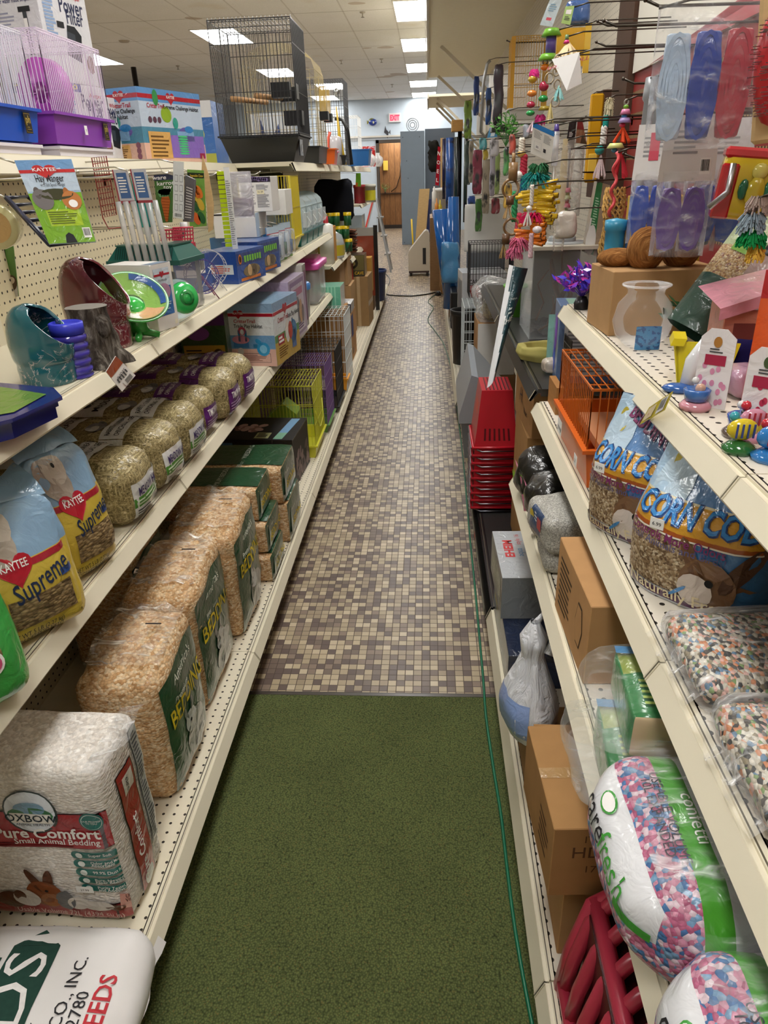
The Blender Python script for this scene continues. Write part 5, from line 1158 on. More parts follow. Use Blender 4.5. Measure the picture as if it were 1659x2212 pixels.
def blister(label, y, k):
    e = empty('blister_pack', label, 'blister pack', (-.735, y, Z3), rad(-14), 'blue bottle blister packs')
    mb = MB(); mb.box(-.003, 0, 0, 0, .13, .165, C('#4f86b8', 'film')); f = plane_face(mb, (.0002, 0, 0), (0, 1, 0), (0, 0, 1), .13, .165); f.R(0, .82, 1, 1, C('#bcd2e4', 'film'), 1); f.R(0, .80, 1, .83, KR, 2); f.R(0, 0, 1, .12, C('#7fae5a', 'film'), 1); f.lines(.1, .68, .8, .78, 2, WHITE, 2); mb.build('backing_card', e)
    mb = MB(); mb.tube([(.014, .05, .03), (.014, .05, .10), (.014, .05, .12)], [.013, .013, .006], C('#cfe2ee', 'gloss'), 12); mb.tube([(.014, .09, .03), (.014, .09, .085)], .009, C('#2a6a54' if k else '#3a6a98', 'gloss'), 10); mb.build('bottle', e)
    mb = MB(); softbox(mb, .03, .11, .12, .01, clear('#ffffff', .12, .05, 'blister'), 5, ns=0); mb.build('plastic_blister', e, (.014, .065, .015))
blister('bottle blister pack nearest the blue boxes', 3.42, 0); blister('bottle blister pack, middle of three', 3.58, 1); blister('bottle blister pack nearest the yellow bird cage', 3.74, 0)
# yellow bird cage and the four pale cages
c = cage('bird_cage', 'tall yellow bird cage with yellow tub on upper left shelf', 'cage', (-.86, 4.18, Z3), .28, .24, .375, .016, .0018, C('#cdb92f', 'wire'), .075, C('#dcc93a', 'plastic'), cross=(.5,), flare=.03)
b = MB(); b.box(.130, -.127, .07, .142, -.119, .375, C('#d8c63a', 'plastic')); b.box(-.142, -.127, .215, .142, -.121, .235, C('#d8c63a', 'plastic')); b.build('front_frame', c)
for k, lb in enumerate(('pale wire cage with teal tray next to the yellow bird cage', 'second pale wire cage with teal tray in the row', 'third pale wire cage with teal tray in the row', 'farthest pale wire cage with teal tray in the row')):
    c = cage('bird_cage', lb, 'cage', (-.84, 4.46 + .24 * k, Z3), .22, .21, .21, .018, .0016, C('#c9d8dc', 'wire'), .07, C('#1f7a78', 'plastic'), cross=(.45,), arch=True, group='pale arched cages')
    b = MB(); b.tube([(.115, -.05, .2), (.16, -.05, .13), (.12, -.05, .08)], .002, C('#e8f0f2', 'wire'), 4); b.box(.115, -.06, .10, .14, .05, .18, clear('#eef4f6', .3, .1, 'feeder')); b.build('feeder_cup', c)
# ================================================================== LEFT: on top of the run
def phlogo(b, O, U, V, s_):
    f = plane_face(b, O, U, V, s_ * .7, s_); f.R(0, 0, 1, 1, C('#141210'), 1); f.R(.06, .05, .94, .95, C('#8a742f'), 2); f.R(.1, .08, .9, .92, C('#141210'), 3); f.text('ph', .5, .5, s_ * .36, C('#b39a4a'), 4, bold=.02); f.lines(.2, .15, .8, .35, 2, C('#8a742f'), 4)
def hcage(label, x1, y0, w_, d_, h_, col, wm, extra=None):
    c = cage('hamster_cage', label, 'cage', (x1 - w_ / 2, y0 + d_ / 2, ZT + .036), w_, d_, h_, .012, .0013, wm, .085, col, cross=(.03, .97), crossx=(.25, .5, .75))
    b = MB(); tray(b, w_ * .96, d_ * .96, .03, C('#d9d4dc', 'plastic'), flare=0, rim=.006, z=-.036); b.box(-w_ * .44, -d_ * .44, -.010, w_ * .44, d_ * .44, -.002, col); b.build('slide_tray', c)
    b = MB(); phlogo(b, (w_ / 2 + .006, d_ * .30, .02), (0, 1, 0), (0, 0, 1), .052); b.build('maker_plate', c)
    return c
c = hcage('white wire hamster cage with bright blue base at the left edge', -1.115, 1.80, .30, .46, .27, C('#1d52c0', 'plastic'), C('#e2e0ea', 'wire'))
c = hcage('white wire hamster cage with purple base and pink wheel inside', -1.10, 2.33, .32, .42, .29, C('#8a3fb0', 'plastic'), C('#e6d8ea', 'wire'))
sticker(c, (.167, -.03, .03), (0, 1, 0), (0, 0, 1), .02, .026, '9')
mb = MB(); mb.X = Matrix.Translation((.06, -.02, .15)) @ Matrix.Rotation(rad(70), 4, 'Z')
mb.lathe([(.02, -.02), (.095, -.02), (.095, .02), (.088, .02), (.088, -.015), (.02, -.015)], C('#c45ac0', 'plastic'), 30, ax='x'); mb.lathe([(0, -.02), (.03, -.02), (.03, -.014)], C('#8a2f80', 'plastic'), 20, ax='x')
for k in range(8): a = 2 * PI * k / 8; mb.tube([(-.017, .02 * math.cos(a), .02 * math.sin(a)), (-.017, .09 * math.cos(a), .09 * math.sin(a))], .004, C('#d890d4', 'plastic'), 5)
mb.build('wheel', c)
def filterbox(F):
    f = F['S']; bl = C('#22408c', 'film'); f.R(0, .90, 1, 1, bl, 1); f.text('TetraO', .26, .925, .020, C('#d8cf5a'), 3, bold=.03); f.text('Whisper Bio-Bag Cartridges,', .5, .80, .013, C('#39406a'), 2, fit=f.w * .76, bold=.012); f.text('clear water made simple.', .5, .755, .013, C('#39406a'), 2, fit=f.w * .7, bold=.012); f.lines(.1, .3, .5, .68, 11, C('#9a9cb0'), 2); f.R(.58, .66, .82, .71, INK, 2); f.R(.66, .26, .74, .66, C('#3a3d42'), 2); f.R(.66, .5, .73, .6, WHITE, 3)
    f = F['E']; f.R(0, .90, .45, 1, bl, 1); f.text('TetraO', .24, .93, .016, C('#d8cf5a'), 3, bold=.03); f.text('Power', .66, .70, .05, C('#2a3050'), 2, sx=.7); f.text('Filter', .70, .60, .045, C('#2a3050'), 2, sx=.7); f.text('Whisper', .74, .85, .015, C('#b02a3a'), 2); f.lines(.08, .42, .3, .82, 12, C('#8fa6c8'), 2, .7)
    f.poly([(.42, .28), (.70, .22), (.78, .50), (.66, .58), (.50, .58)], C('#1c2024'), 2); f.poly([(.46, .38), (.62, .34), (.64, .5), (.48, .52)], C('#3a4048'), 3); f.ell(.88, .22, .02, .03, C('#7a5a4a'), 3); f.R(.3, .54, .44, .60, INK, 3)
for lb, Y, px, top, z, h_, tl in (('white filter box standing on another filter box, tallest of the stack', 2.88, 120, 50, ZT + .262, .315, 4), ('white power filter box underneath the tallest filter box', 2.90, 150, 215, ZT, .26, 0), ('white power filter box standing behind the lower one', 3.12, 196, 240, ZT, .24, 0)):
    xx = at(px, 200 if z > 1.7 else 300, Y=Y).x
    carton('filter_box', lb, 'box', (xx, Y, z), .21, .26, h_, rad(-14), m=C('#dcdce0', 'film'), prints=filterbox, group='white filter boxes')
def extreme(F):
    for f, k in ((F['S'], 0), (F['E'], 1)):
        f.R(0, 0, 1, 1, C('#bccadb', 'film'), 1); f.R(0, .82, 1, 1, C('#5d92c8', 'film'), 1.4); f.R(0, .0, 1, .26, C('#e0b4a0', 'film'), 1.4); f.R(0, .26, 1, .48, C('#4a88a4', 'film'), 1.3); f.R(0, .86, 1, .92, KR, 2); f.heart(.5, .89, .028, KR, 3); f.text('KAYTEE', .5, .885, .011, WHITE, 5)
        f.text('CritterTrail', .5 if not k else .25, .74, .017, KR, 3, bold=.02); f.text('Extreme Challenge' if not k else 'Extreme Challenge Habitat', .5 if not k else .66, .665 if not k else .74, .016, INK, 3, fit=f.w * (.78 if not k else .58), bold=.02)
        u = .5 if not k else .68
        f.ell(u, .42, .045, .022, C('#6a5aa8', 'film'), 3); f.R(u - .14, .3, u + .14, .44, C('#7fa8d0', 'film'), 4); f.ell(u + .06, .47, .03, .014, C('#2f7fc0', 'film'), 5); f.ell(u - .15, .55, .018, .022, C('#2f9a8a', 'film'), 4); f.R(.08, .05, .6 if not k else .42, .24 if not k else .42, C('#d8a860', 'film'), 3); f.lines(.11, .06, .56 if not k else .4, .22 if not k else .38, 6, C('#6a4a20'), 4)
    f = F['S']; f.text('Habitat', .5, .59, .016, INK, 3, bold=.02); [f.ell(.84, .08 + .075 * k, .012, .012, C('#8a5a6a'), 4) for k in range(3)]
    f = F['E']; f.R(.42, .06, .98, .38, C('#8a6ac0', 'film'), 4); [f.ell(.62, .12 + .035 * k, .035, .004, C('#4ac07a'), 5) for k in range(8)]; f.ell(.26, .88, .018, .03, C('#2f8a4a', 'film'), 4); f.ell(.40, .66, .035, .03, C('#8fb02a', 'film'), 3); [f.ell(.14 + .07 * k, .58, .012, .012, C('#5a3a4a'), 4) for k in range(3)]; f.R(.88, .05, .97, .13, C('#a02a4a'), 6)
    F['T'].R(0, 0, 1, 1, C('#6fa0d0', 'film'), 1)
carton('habitat_box', 'large blue animal habitat box standing on top of the left shelving', 'box', (-1.18, 3.27, ZT), .19, .42, .275, rad(-20), m=C('#a9bfd8', 'film'), prints=extreme)
carton('aquarium_box', 'blue and yellow aquarium box behind the big black cage', 'box', (-1.32, 4.9, ZT), .22, .3, .36, 0, m=C('#2f66b0', 'film'), prints=lambda F: (F['S'].R(0, .75, 1, 1, C('#d8d8dc')), F['S'].R(0, 0, 1, .2, C('#a8a84a')), F['S'].ell(.5, .5, .05, .05, C('#d8c83a'), 2)))
carton('aquarium_box', 'white and blue aquarium box seen through the black cage', 'box', (-1.02, 5.75, ZT), .26, .3, .34, 0, m=C('#c9ced6', 'film'), prints=lambda F: (F['S'].poly([(.2, .1), (.3, .9), (.5, .4), (.8, .8), (.9, .2)], C('#3a4a7a')), F['S'].R(0, 0, 1, .1, C('#6a7a3a'))))
# big black cage
KB = C('#28282a', 'wire')
c = cage('bird_cage', 'big black bird cage with dowel perches on top of the left shelving', 'cage', (-.915, 4.52, ZT), .43, .42, .66, .0195, .0019, KB, .135, C('#131314', 'plastic'), cross=(.04, .40, .80), flare=.045, crossx=(.12, .5, .88))
b = MB()
for k in range(21): x = -.215 + k * .0215; b.tube([(x, -.21, .645), (x, -.205, .665), (x, -.195, .672), (x, -.175, .662)], .0019, C('#8d8a84', 'wire'), 4, cap=False)
b.build('bent_bar_ends', c)
for k, (x, y, z, x2, y2) in enumerate(((-.13, -.20, .31, -.02, .18), (.0, -.2, .32, .12, .18))):
    b = MB(); b.tube([(x, y, z), (x2, y2, z + .01)], .014, C('#b98f62', 'wood'), 10); b.build('perch', c)
for x, y, z in ((.13, -.15, .31), (.18, -.10, .18), (.13, .1, .31)):
    b = MB(); b.box(x - .05, y - .03, z, x + .05, y + .04, z + .07, C('#17181a', 'plastic')); b.build('feeder_cup', c)
b = MB(); b.box(.205, -.16, .03, .212, -.06, .11, C('#0c0d0e', 'gloss')); b.box(.213, -.10, .05, .214, -.085, .085, C('#c9ccce')); b.box(.216, -.20, .30, .22, -.12, .37, KB); b.build('door_panel', c)
c = cage('bird_cage', 'gold wire bird cage behind the big black cage', 'cage', (-.93, 5.30, ZT), .46, .40, .52, .03, .0014, C('#b9a878', 'wire'), .10, C('#1b1b1c', 'plastic'), cross=(.25, .5, .75), arch=True)
for y in (-.08, .12):
    b = MB(); b.box(.235, y, .30, .275, y + .06, .44, clear('#d8b868', .55, .1, 'amber')); b.box(.23, y - .005, .25, .285, y + .065, .30, C('#17181a', 'plastic')); b.build('tube_feeder', c)
c = cage('bird_cage', 'grey wire cage farther back on top of the left shelving', 'cage', (-.86, 6.75, ZT), .36, .34, .62, .02, .0017, C('#4c4d50', 'wire'), cross=(.08, .2, .3, .4, .5, .6, .7, .8))
b = MB(); b.ball((.13, -.19, .53), .025, C('#c9ccce', 'metal'), 12); b.build('bell', c)
c = cage('bird_cage', 'white wire cage next to the grey cage near the doorway', 'cage', (-.92, 8.3, ZT), .42, .40, .46, .026, .0022, C('#e6e8ea', 'wire'), cross=(.2, .4, .6, .8))
def smalltub(name, label, px, py, Y, w_, d_, h_, m):
    p = at(px, py, Y=Y); b = MB(); tray(b, w_, d_, h_, m, flare=.015); return tag(b.build(name, None, (p.x, Y, ZT)), label, 'tub')
smalltub('plastic_tub', 'small orange tub on the top shelf right of the black cage', 708, 335, 5.75, .13, .14, .10, C('#e8681e', 'plastic'))
smalltub('plastic_tub', 'blue tub on the top shelf nearest the doorway', 776, 345, 7.6, .22, .3, .14, C('#2a6fb8', 'plastic'))
smalltub('plastic_cup', 'small pink cup between orange tub and black cup on top shelf', 722, 342, 6.1, .06, .06, .09, C('#d8708a', 'plastic'))
smalltub('plastic_cup', 'small black cup next to the pink cup on top shelf', 741, 345, 6.4, .06, .06, .07, C('#18181a', 'plastic'))
p = at(709, 330, Y=6.05); mb = MB(); mb.lathe([(0, 0), (.05, 0), (.05, .16), (.045, .20), (.02, .21), (0, .21)], C('#c9c6cc', 'gloss'), 16); mb.tube([(-.06, 0, 0), (-.055, 0, .2), (-.04, 0, .24)], .012, C('#e0604a', 'plastic'), 6)
tag(mb.build('grey_container', None, (p.x + .02, 6.4, ZT)), 'pale grey rounded container with coral strap behind the orange tub', 'container')
p = at(735, 300, Y=6.45); mb = MB(); mb.tube([(0, 0, 0), (-.03, 0, .2), (-.045, 0, .42)], [.018, .014, .004], C('#d8b42a', 'plastic'), 8); tag(mb.build('yellow_strap', None, (p.x + .02, 6.5, ZT)), 'thin yellow upright strip in front of the grey cage', 'strip')
p = at(748, 330, Y=6.45); mb = MB(); mb.tube([(0, 0, 0), (-.02, 0, .25), (-.06, 0, .33), (-.12, 0, .34)], .014, C('#17181a', 'plastic'), 8); tag(mb.build('black_tube', None, (p.x + .03, 6.56, ZT)), 'bent black tube at the right of the grey cage', 'tube')
p = at(791, 330, Y=8.6); mb = MB(); pouch(mb, .18, .2, .1, C('#c42a2a', 'film'), lambda u, v, s: C('#e2b0b8', 'film') if noise.noise(Vector((u * 6, v * 9, 2))) > .15 else None, tv=lambda v: .9); tag(mb.build('red_patterned_bag', None, (p.x, 8.75, ZT)), 'red and white patterned tub behind the blue tub', 'tub')
for k, (px, Y, lb) in enumerate(((795, 8.3, 'clear glass jar beside the blue tub on the top shelf'), (812, 9.0, 'clear glass jar at the far end of the top shelf'))):
    p = at(px, 352, Y=Y); mb = MB(); mb.lathe([(0, 0), (.06, 0), (.085, .05), (.08, .09), (.045, .12), (.05, .14), (.044, .135), (.04, .12), (.074, .09), (.08, .05), (.055, .006), (0, .006)], clear('#ffffff', .2, .03, 'glass'), 18); tag(mb.build('glass_jar', None, (p.x, Y, ZT)), lb, 'jar', 'glass jars')
# ================================================================== LEFT: hanging on the pegboard
HKS = [(95, 352, 'hook holding the hay manger card'), (162, 344, 'second hook from the left, right of the hay manger hook'), (252, 344, 'long hook over the bundle of clear tubes'), (283, 357, 'hook carrying the bundle of clear tubes'), (363, 352, 'hook carrying the carrot toy card'), (388, 357, 'hook carrying the white strip card'), (470, 352, 'hook carrying the yellow plastic strip'), (560, 355, 'empty hook under the top shelf corner')]
for px, py, lb in HKS:
    p = at(px, py, X=-.87); hook(XB, -.87, p.y, 1.492, 'white display ' + lb, group='white pegboard hooks')
def manger(f):
    f.R(0, .62, 1, 1, C('#b9cadc', 'film'), 1); f.R(0, .86, 1, 1, C('#6f9ac8', 'film'), 1.3); f.R(0, .84, 1, .88, C('#c0282c', 'film'), 2); f.heart(.46, .86, .020, C('#c0282c', 'film'), 3); f.text('KAYTEE', .46, .855, .008, WHITE, 5); f.text('Hay Manger', .5, .73, .017, INK, 3, fit=f.w * .52, bold=.01); f.text('with Salt Spool Hanger', .52, .675, .008, INK, 3, fit=f.w * .46, bold=0)
    f.R(0, 0, 1, .60, C('#76a82a', 'film'), 1); f.ell(.24, .52, .018, .024, C('#6f6a6a'), 3); f.ell(.18, .60, .006, .014, C('#5a5452'), 3); f.ell(.78, .50, .017, .022, C('#b8743a'), 3); f.ell(.72, .59, .005, .013, C('#a5632c'), 3); f.ell(.79, .46, .008, .009, WHITE, 4)
    f.ell(.52, .58, .030, .013, C('#3a3a1e'), 3); f.R(.20, .20, .86, .40, C('#a2c02a', 'film'), 2); f.lines(.23, .22, .83, .38, 6, C('#5a6a1a'), 3); f.barcode(.80, .05, .96, .17, 3); f.poly([(.38, 0), (.42, .09), (.5, .12), (.58, .09), (.62, 0)], C('#15161c'), 3)
YM = [1.50, 1.52, 1.60, 1.58]
card('hay_manger_pack', 'hanging hay manger pack, green and sky blue card with animals', 'hanging pack', [(106, 527), (207, 522), (154, 344), (31, 347)], YM, C('#9fbfdc', 'film'), manger, .003)
o_ = P(106, 527, 1.53); mb = MB(); NV = C('#171c30', 'plastic')
q = rel(o_, [P(60, 420, 1.66), P(108, 528, 1.55), P(150, 430, 1.70), P(40, 350, 1.66)])
for a, c_ in ((P(14, 427, 1.68), P(108, 529, 1.53)), (P(60, 425, 1.9), P(190, 520, 1.70))): mb.tube(rel(o_, [a, c_]), .006, NV, 5)
for k in range(7):
    t_ = k / 6; a = P(14, 427, 1.68).lerp(P(108, 529, 1.53), t_); c_ = P(60, 425, 1.9).lerp(P(190, 520, 1.70), t_); mb.tube(rel(o_, [a, c_]), .0045, NV, 5)
tag(mb.build('manger_rack', None, o_), 'dark navy plastic rack behind the hay manger card', 'rack')
def jar_lid(px, py, Y, r, label):
    p = P(px, py, Y); mb = MB(); mb.X = Matrix.Rotation(rad(20), 4, 'Z')
    mb.lathe([(0, -.07), (r * .95, -.07), (r, -.06), (r, 0), (r * .8, .012), (0, .014)], C('#c9c08a', 'gloss'), 24, ax='y'); mb.lathe([(0, -.072), (r * .7, -.0715)], C('#b9955a', 'film'), 20, ax='y'); return tag(mb.build('treat_tub', None, p), label, 'tub')
jar_lid(0, 487, 1.75, .05, 'round clear tub of pale treats hanging at the left edge')
card('ferret_card', 'hanging harness card with ferret picture at the left photo edge', 'hanging pack', [(-40, 650), (40, 640), (25, 500), (-40, 500)], 1.9, C('#4c7a2e', 'film'), lambda f: (f.R(0, 0, 1, .24, C('#c9c6c2', 'film'), 1), f.poly([(.3, .3), (.8, .3), (.72, .85), (.4, .98)], C('#1c1c1c', 'cloth'), 2), f.ell(.86, .22, .016, .022, C('#5a4634'), 3), f.ell(.86, .26, .010, .010, C('#c9b9a6'), 4)), .003)
b = MB(); RD = C('#8a3028', 'wire'); wire_panel(b, (0, 0, 0), (.5, .8, .1), (0, 0, 1), .05, .16, .009, .0011, RD, [.1 * k for k in range(1, 10)]); b.tube([(0, 0, 0), (.02, -.02, -.03), (.05, .03, -.03)], .002, RD, 5); p = P(222, 470, 2.25)
tag(b.build('wire_basket', None, p), 'small red wire hay basket hanging left of the clear tubes', 'wire basket')
e = empty('tube_bundle', 'bundle of clear plastic tubes with red edged header cards', 'hanging pack', P(278, 365, 2.08))
for k in range(6):
    mb = MB(); x = (-.045 + .017 * k); mb.tube([(x, .01 * k, -.08), (x + .018, .012 * k - .02, -.24)], .0075, clear('#d9d9d8', .42, .1, 'tube'), 8); mb.build('clear_tube', e)
for k in range(2):
    mb = MB(); f = slab4(mb, [(-.05 + .05 * k, .02, -.085), (-.005 + .05 * k, .02, -.085), (-.012 + .05 * k, .02, .0), (-.055 + .05 * k, .02, .0)], .001, C('#c9c8cc', 'film')); f.R(0, 0, 1, .08, C('#9a3a44'), 1); f.R(0, .0, .08, 1, C('#9a3a44'), 1); f.R(.2, .15, .85, .9, C('#4a6a9a'), 1); f.lines(.25, .3, .8, .8, 6, WHITE, 2); mb.build('header_card', e)
def bottle(label, px, py, Y, r, h_, m, capm, deco=None, hook_=None):
    e = empty('water_bottle', label, 'bottle', P(px, py, Y)); mb = MB(); mb.lathe([(0, 0), (r * .9, 0), (r, .008), (r, h_ - .01), (r * .8, h_), (0, h_)], m, 20); mb.build('bottle_body', e)
    mb = MB(); mb.lathe([(r * .7, 0), (r * .7, -.018), (r * .3, -.022), (.004, -.045), (0, -.045)], capm, 14); mb.build('cap', e)
    return e
bottle('teal small animal water bottle with heart pattern', 318, 490, 2.2, .024, .145, C('#2a9a98', 'gloss'), C('#d8dcdc', 'plastic'))
def karrot(f):
    f.R(0, .88, 1, 1, C('#22284a', 'film'), 1); f.text('ware', .28, .90, .012, WHITE, 3); f.text('karrot', .6, .78, .012, WHITE, 3); f.text('toy', .72, .70, .012, WHITE, 3); f.poly([(.3, .45), (.4, .60), (.72, .60), (.86, .45), (.7, .02), (.55, .02)], C('#b8622a', 'card'), 3)
    for k in range(8): f.poly([(.36, .08 + .06 * k), (.82, .06 + .06 * k), (.82, .07 + .06 * k), (.36, .09 + .06 * k)], C('#7a3a14', 'card'), 4)
    for k in range(10): f.ell(.3 + .05 * k, .62 + .02 * (k % 3), .006, .012, C('#5f8a5c', 'card'), 4, rot=k)
card('carrot_toy_card', 'hanging green card holding a woven orange carrot toy', 'hanging pack', [(342, 482), (372, 480), (374, 375), (332, 378)], 2.45, C('#3c6a2a', 'film'), karrot, .004)
card('paper_strip', 'white folded instruction strip hanging in front of grey pack', 'hanging pack', [(374, 470), (397, 474), (397, 350), (374, 348)], 2.35, C('#dcdcda', 'paper'), lambda f: ([f.R(.15 + .45 * (k % 2), .14 + .17 * (k // 2), .45 + .45 * (k % 2), .26 + .17 * (k // 2), C('#8a8a8c'), 1) for k in range(8)], [f.R(.18 + .45 * (k % 2), .15 + .17 * (k // 2), .42 + .45 * (k % 2), .25 + .17 * (k // 2), C('#dcdcda'), 2) for k in range(8)], f.barcode(.1, .01, .9, .1, 2)), .001)
card('grey_pack', 'grey hanging pack with white dotted pattern behind white strip', 'hanging pack', [(395, 478), (416, 480), (421, 388), (400, 378)], 2.45, C('#5a5558', 'film'), lambda f: [f.ell(.25 + .13 * (k % 5), .1 + .06 * (k // 5), .0018, .0018, WHITE, 1, 6) for k in range(60)], .014)
mb = MB(); mb.tube([(0, 0, 0), (.0, 0, -.03)], .012, C('#dfe2e2', 'plastic'), 10); mb.tube([(0, 0, -.03), (-.03, -.015, -.065)], .006, C('#8a8c90', 'metal'), 8); tag(mb.build('bottle_spout', None, P(396, 480, 2.42)), 'white bottle cap with metal spout below the grey pack', 'bottle spout')
def veg(f):
    f.R(0, .86, 1, .95, C('#1a2a14'), 1); f.text('Vegetable Chew', .55, .88, .009, C('#d8b43a'), 2, fit=f.w * .8)
    for u, v, c_ in ((.5, .62, '#d8702a'), (.3, .55, '#c9b03a'), (.4, .38, '#2f5a34'), (.72, .40, '#c9a83a'), (.45, .15, '#c8602a'), (.75, .16, '#2a5a30'), (.66, .62, '#d8742a')): f.ell(u, v, .012, .024, C(c_, 'card'), 3, rot=.4)
card('vegetable_chew_card', 'hanging green card of vegetable shaped chews, orange and dark green', 'hanging pack', [(410, 492), (446, 488), (440, 368), (404, 366)], 2.8, C('#6a9a3c', 'film'), veg, .004)
mb = MB(); mb.prism([(0, 0), (.02, .01), (.035, .10), (.03, .20), (.015, .27), (0, .2), (.008, .1)], 0, .006, C('#c9a878', 'wood'), 'y'); tag(mb.build('wooden_chew', None, P(450, 502, 2.95)), 'pale wooden chew strip hanging beside the vegetable card', 'chew')
e = empty('plastic_chain_toy', 'bright yellow green plastic strip hanging next to white strip', 'hanging toy', P(478, 368, 2.95)); mb = MB()
for k in range(17): mb.box(-.016, -.01, -.016 * (k + 1), .016, .01, -.016 * k - .003, C('#b8d020', 'gloss'))
mb.build('linked_strip', e); mb = MB(); mb.box(.012, -.013, -.28, .034, -.011, .01, C('#dededc', 'paper')); f = plane_face(mb, (.012, -.0132, -.28), (1, 0, 0), (0, 0, 1), .022, .29); f.lines(.1, .05, .9, .85, 30, C('#8a8a8c'), 1); mb.build('paper_header', e)
mb = MB(); pouch(mb, .10, .17, .05, clear('#e9e6ee', .3, .1, 'pouch', .3), None, tv=lambda v: (1 - v) ** .5 * .9 + .05); tag(mb.build('clear_pouch', None, P(525, 470, 3.1)), 'clear hanging pouch holding purple filling behind the information box', 'pouch'); mb = MB(); softbox(mb, .085, .03, .07, .014, C('#7a6480', 'cloth'), 6); tag(mb.build('purple_filling', None, P(525, 468, 3.105)), 'purple filling inside the clear hanging pouch', 'filling')
for k, (px, py, lb) in enumerate(((345, 505, 'small red plastic toy hanging low beside the teal bottle'), (372, 500, 'red grid toy behind the spout bottle'))):
    mb = MB(); wire_panel(mb, (0, 0, 0), (1, .4, 0), (.1, 0, 1), .06, .045, .009, .002, C('#c42a4a', 'plastic'), (.25, .5, .75)); mb.box(-.01, -.006, -.025, .06, .03, 0, C('#b81c3c', 'plastic')); tag(mb.build('red_toy', None, P(px, py, 2.35) + Vector((0, 0, -.035))), lb, 'toy')
card('dark_pack', 'dark patterned pack hanging above the pale cages', 'hanging pack', [(560, 470), (610, 470), (610, 372), (560, 375)], 4.6, C('#3c3a30', 'cloth'), None, .02)
# ================================================================== LEFT: shelves beyond the yellow cage
def onshelf(px, py, Z): return at(px, py, Z=Z)
e = empty('squeeze_canister', 'tall white cylinder with red cap where the upper shelf ends', 'canister', (-.76, 5.62, .881)); mb = MB(); mb.lathe([(0, 0), (.055, 0), (.055, .27), (.02, .285), (0, .285)], C('#d9d6cc', 'plastic'), 20); mb.build('body', e); mb = MB(); mb.lathe([(.024, .283), (.022, .33), (0, .33)], C('#b02a34', 'plastic'), 14); mb.build('cap', e)
carton('orange_carton', 'narrow orange brown box beside the white cylinder', 'box', (-.72, 5.74, .881), .09, .16, .25, 0, m=C('#b5803c', 'card'))
e = empty('food_container', 'round clear container with yellow label past the orange box', 'container', (-.78, 6.03, .881)); mb = MB(); mb.lathe([(0, 0), (.10, 0), (.11, .10), (.09, .17), (.04, .20), (0, .2)], clear('#dfe6ea', .35, .05, 'tub'), 20); mb.build('clear_body', e); mb = MB(); mb.lathe([(.107, .02), (.113, .10)], C('#b8a82a', 'film'), 20); mb.build('yellow_label', e)
for k in range(9):
    z = .881 + .105 * (k % 3); x = -.84 + .075 * (k // 3) - .02 * (k % 2); y = 6.48 + .02 * (k // 3)
    e = empty('food_bottle', 'dark green food bottle with yellow lid in the stack of bottles', 'bottle', (x, y, z), 0, 'green bottles with yellow lids'); mb = MB(); mb.lathe([(0, 0), (.032, 0), (.032, .08), (.026, .085), (0, .085)], C('#1d5a34', 'plastic'), 14); mb.build('body', e); mb = MB(); mb.lathe([(.034, .078), (.034, .103), (0, .103)], C('#e0c020', 'plastic'), 14); mb.build('lid', e)
def plant(label, loc, h_, col, n=16, spread=.08, seed=1):
    mb = MB(); rr = random.Random(seed)
    for k in range(n):
        a = rr.uniform(0, 2 * PI); s_ = rr.uniform(.3, 1) * spread; w_ = .006
        pts = [Vector((0, 0, 0)), Vector((s_ * .4 * math.cos(a), s_ * .4 * math.sin(a), h_ * .6)), Vector((s_ * math.cos(a), s_ * math.sin(a), h_ * rr.uniform(.7, 1)))]
        d = Vector((-math.sin(a), math.cos(a), 0)) * w_
        mb.add([pts[0] - d, pts[0] + d, pts[1] + d, pts[1] - d, pts[2]], [(0, 1, 2, 3), (3, 2, 4)], C(col, 'plastic'))
    return tag(mb.build('plastic_plant', None, loc), label, 'plastic plant')
plant('green plastic grass plant in front of the yellow lidded bottles', (-.90, 6.30, .881), .36, '#2c6a30', 26, .12)
for k in range(7):
    mb = MB(); mb.grid(lambda u, v: ((u - .5) * .20, (v - .5) * .16, .012 * math.sin(PI * u)), 6, 4, C('#7a4a30', 'card')); mb.box(-.1, -.08, -.012, .1, .08, 0, C('#5a3320', 'card')); tag(mb.build('bark_slab', None, (-.80 + .006 * (k % 2), 7.35, .815 + .03 * k)), 'curved brown bark slab in the stack on the far left shelf', 'bark slab', 'stacked bark slabs')
carton('glass_tank', 'small grey glass tank on the far left shelf', 'tank', (-.72, 8.30, .802), .30, .4, .28, 0, m=clear('#9fb0b4', .5, .05, 'tank'))
mb = MB(); softbox(mb, .34, .2, .34, .06, C('#1b1c22', 'cloth'), 8, ns=.02); tag(mb.build('black_bag', None, (-.86, 7.05, 1.10)), 'big black cloth bag hanging under the far top shelf', 'bag')
card('green_card', 'bright green and orange hanging card past the black bag', 'hanging pack', [(768, 403), (780, 403), (779, 374), (769, 374)], 8.0, C('#7ac02a', 'film'), lambda f: f.R(0, 0, .4, .3, C('#e07a2a')), .004)
for k, (px, py, c_, lb) in enumerate(((777, 428, '#a82838', 'red patterned jar on the high far left shelf'), (800, 430, '#d8d6c8', 'white tub with yellow label on the high far left shelf'), (786, 428, '#cfcac0', 'white jar between red jar and white tub'))):
    Y = 8.3 + .2 * k; p = at(px, py, Y=Y); mb = MB(); mb.lathe([(0, 0), (.06, 0), (.06, .15), (.066, .15), (.066, .18), (0, .18)], C(c_, 'plastic'), 16)
    if k == 1: mb.lathe([(.061, .02), (.061, .12)], C('#c9c02a', 'film'), 16)
    tag(mb.build('storage_jar', None, (p.x, Y, 1.202)), lb, 'jar', 'jars on the high far shelf')
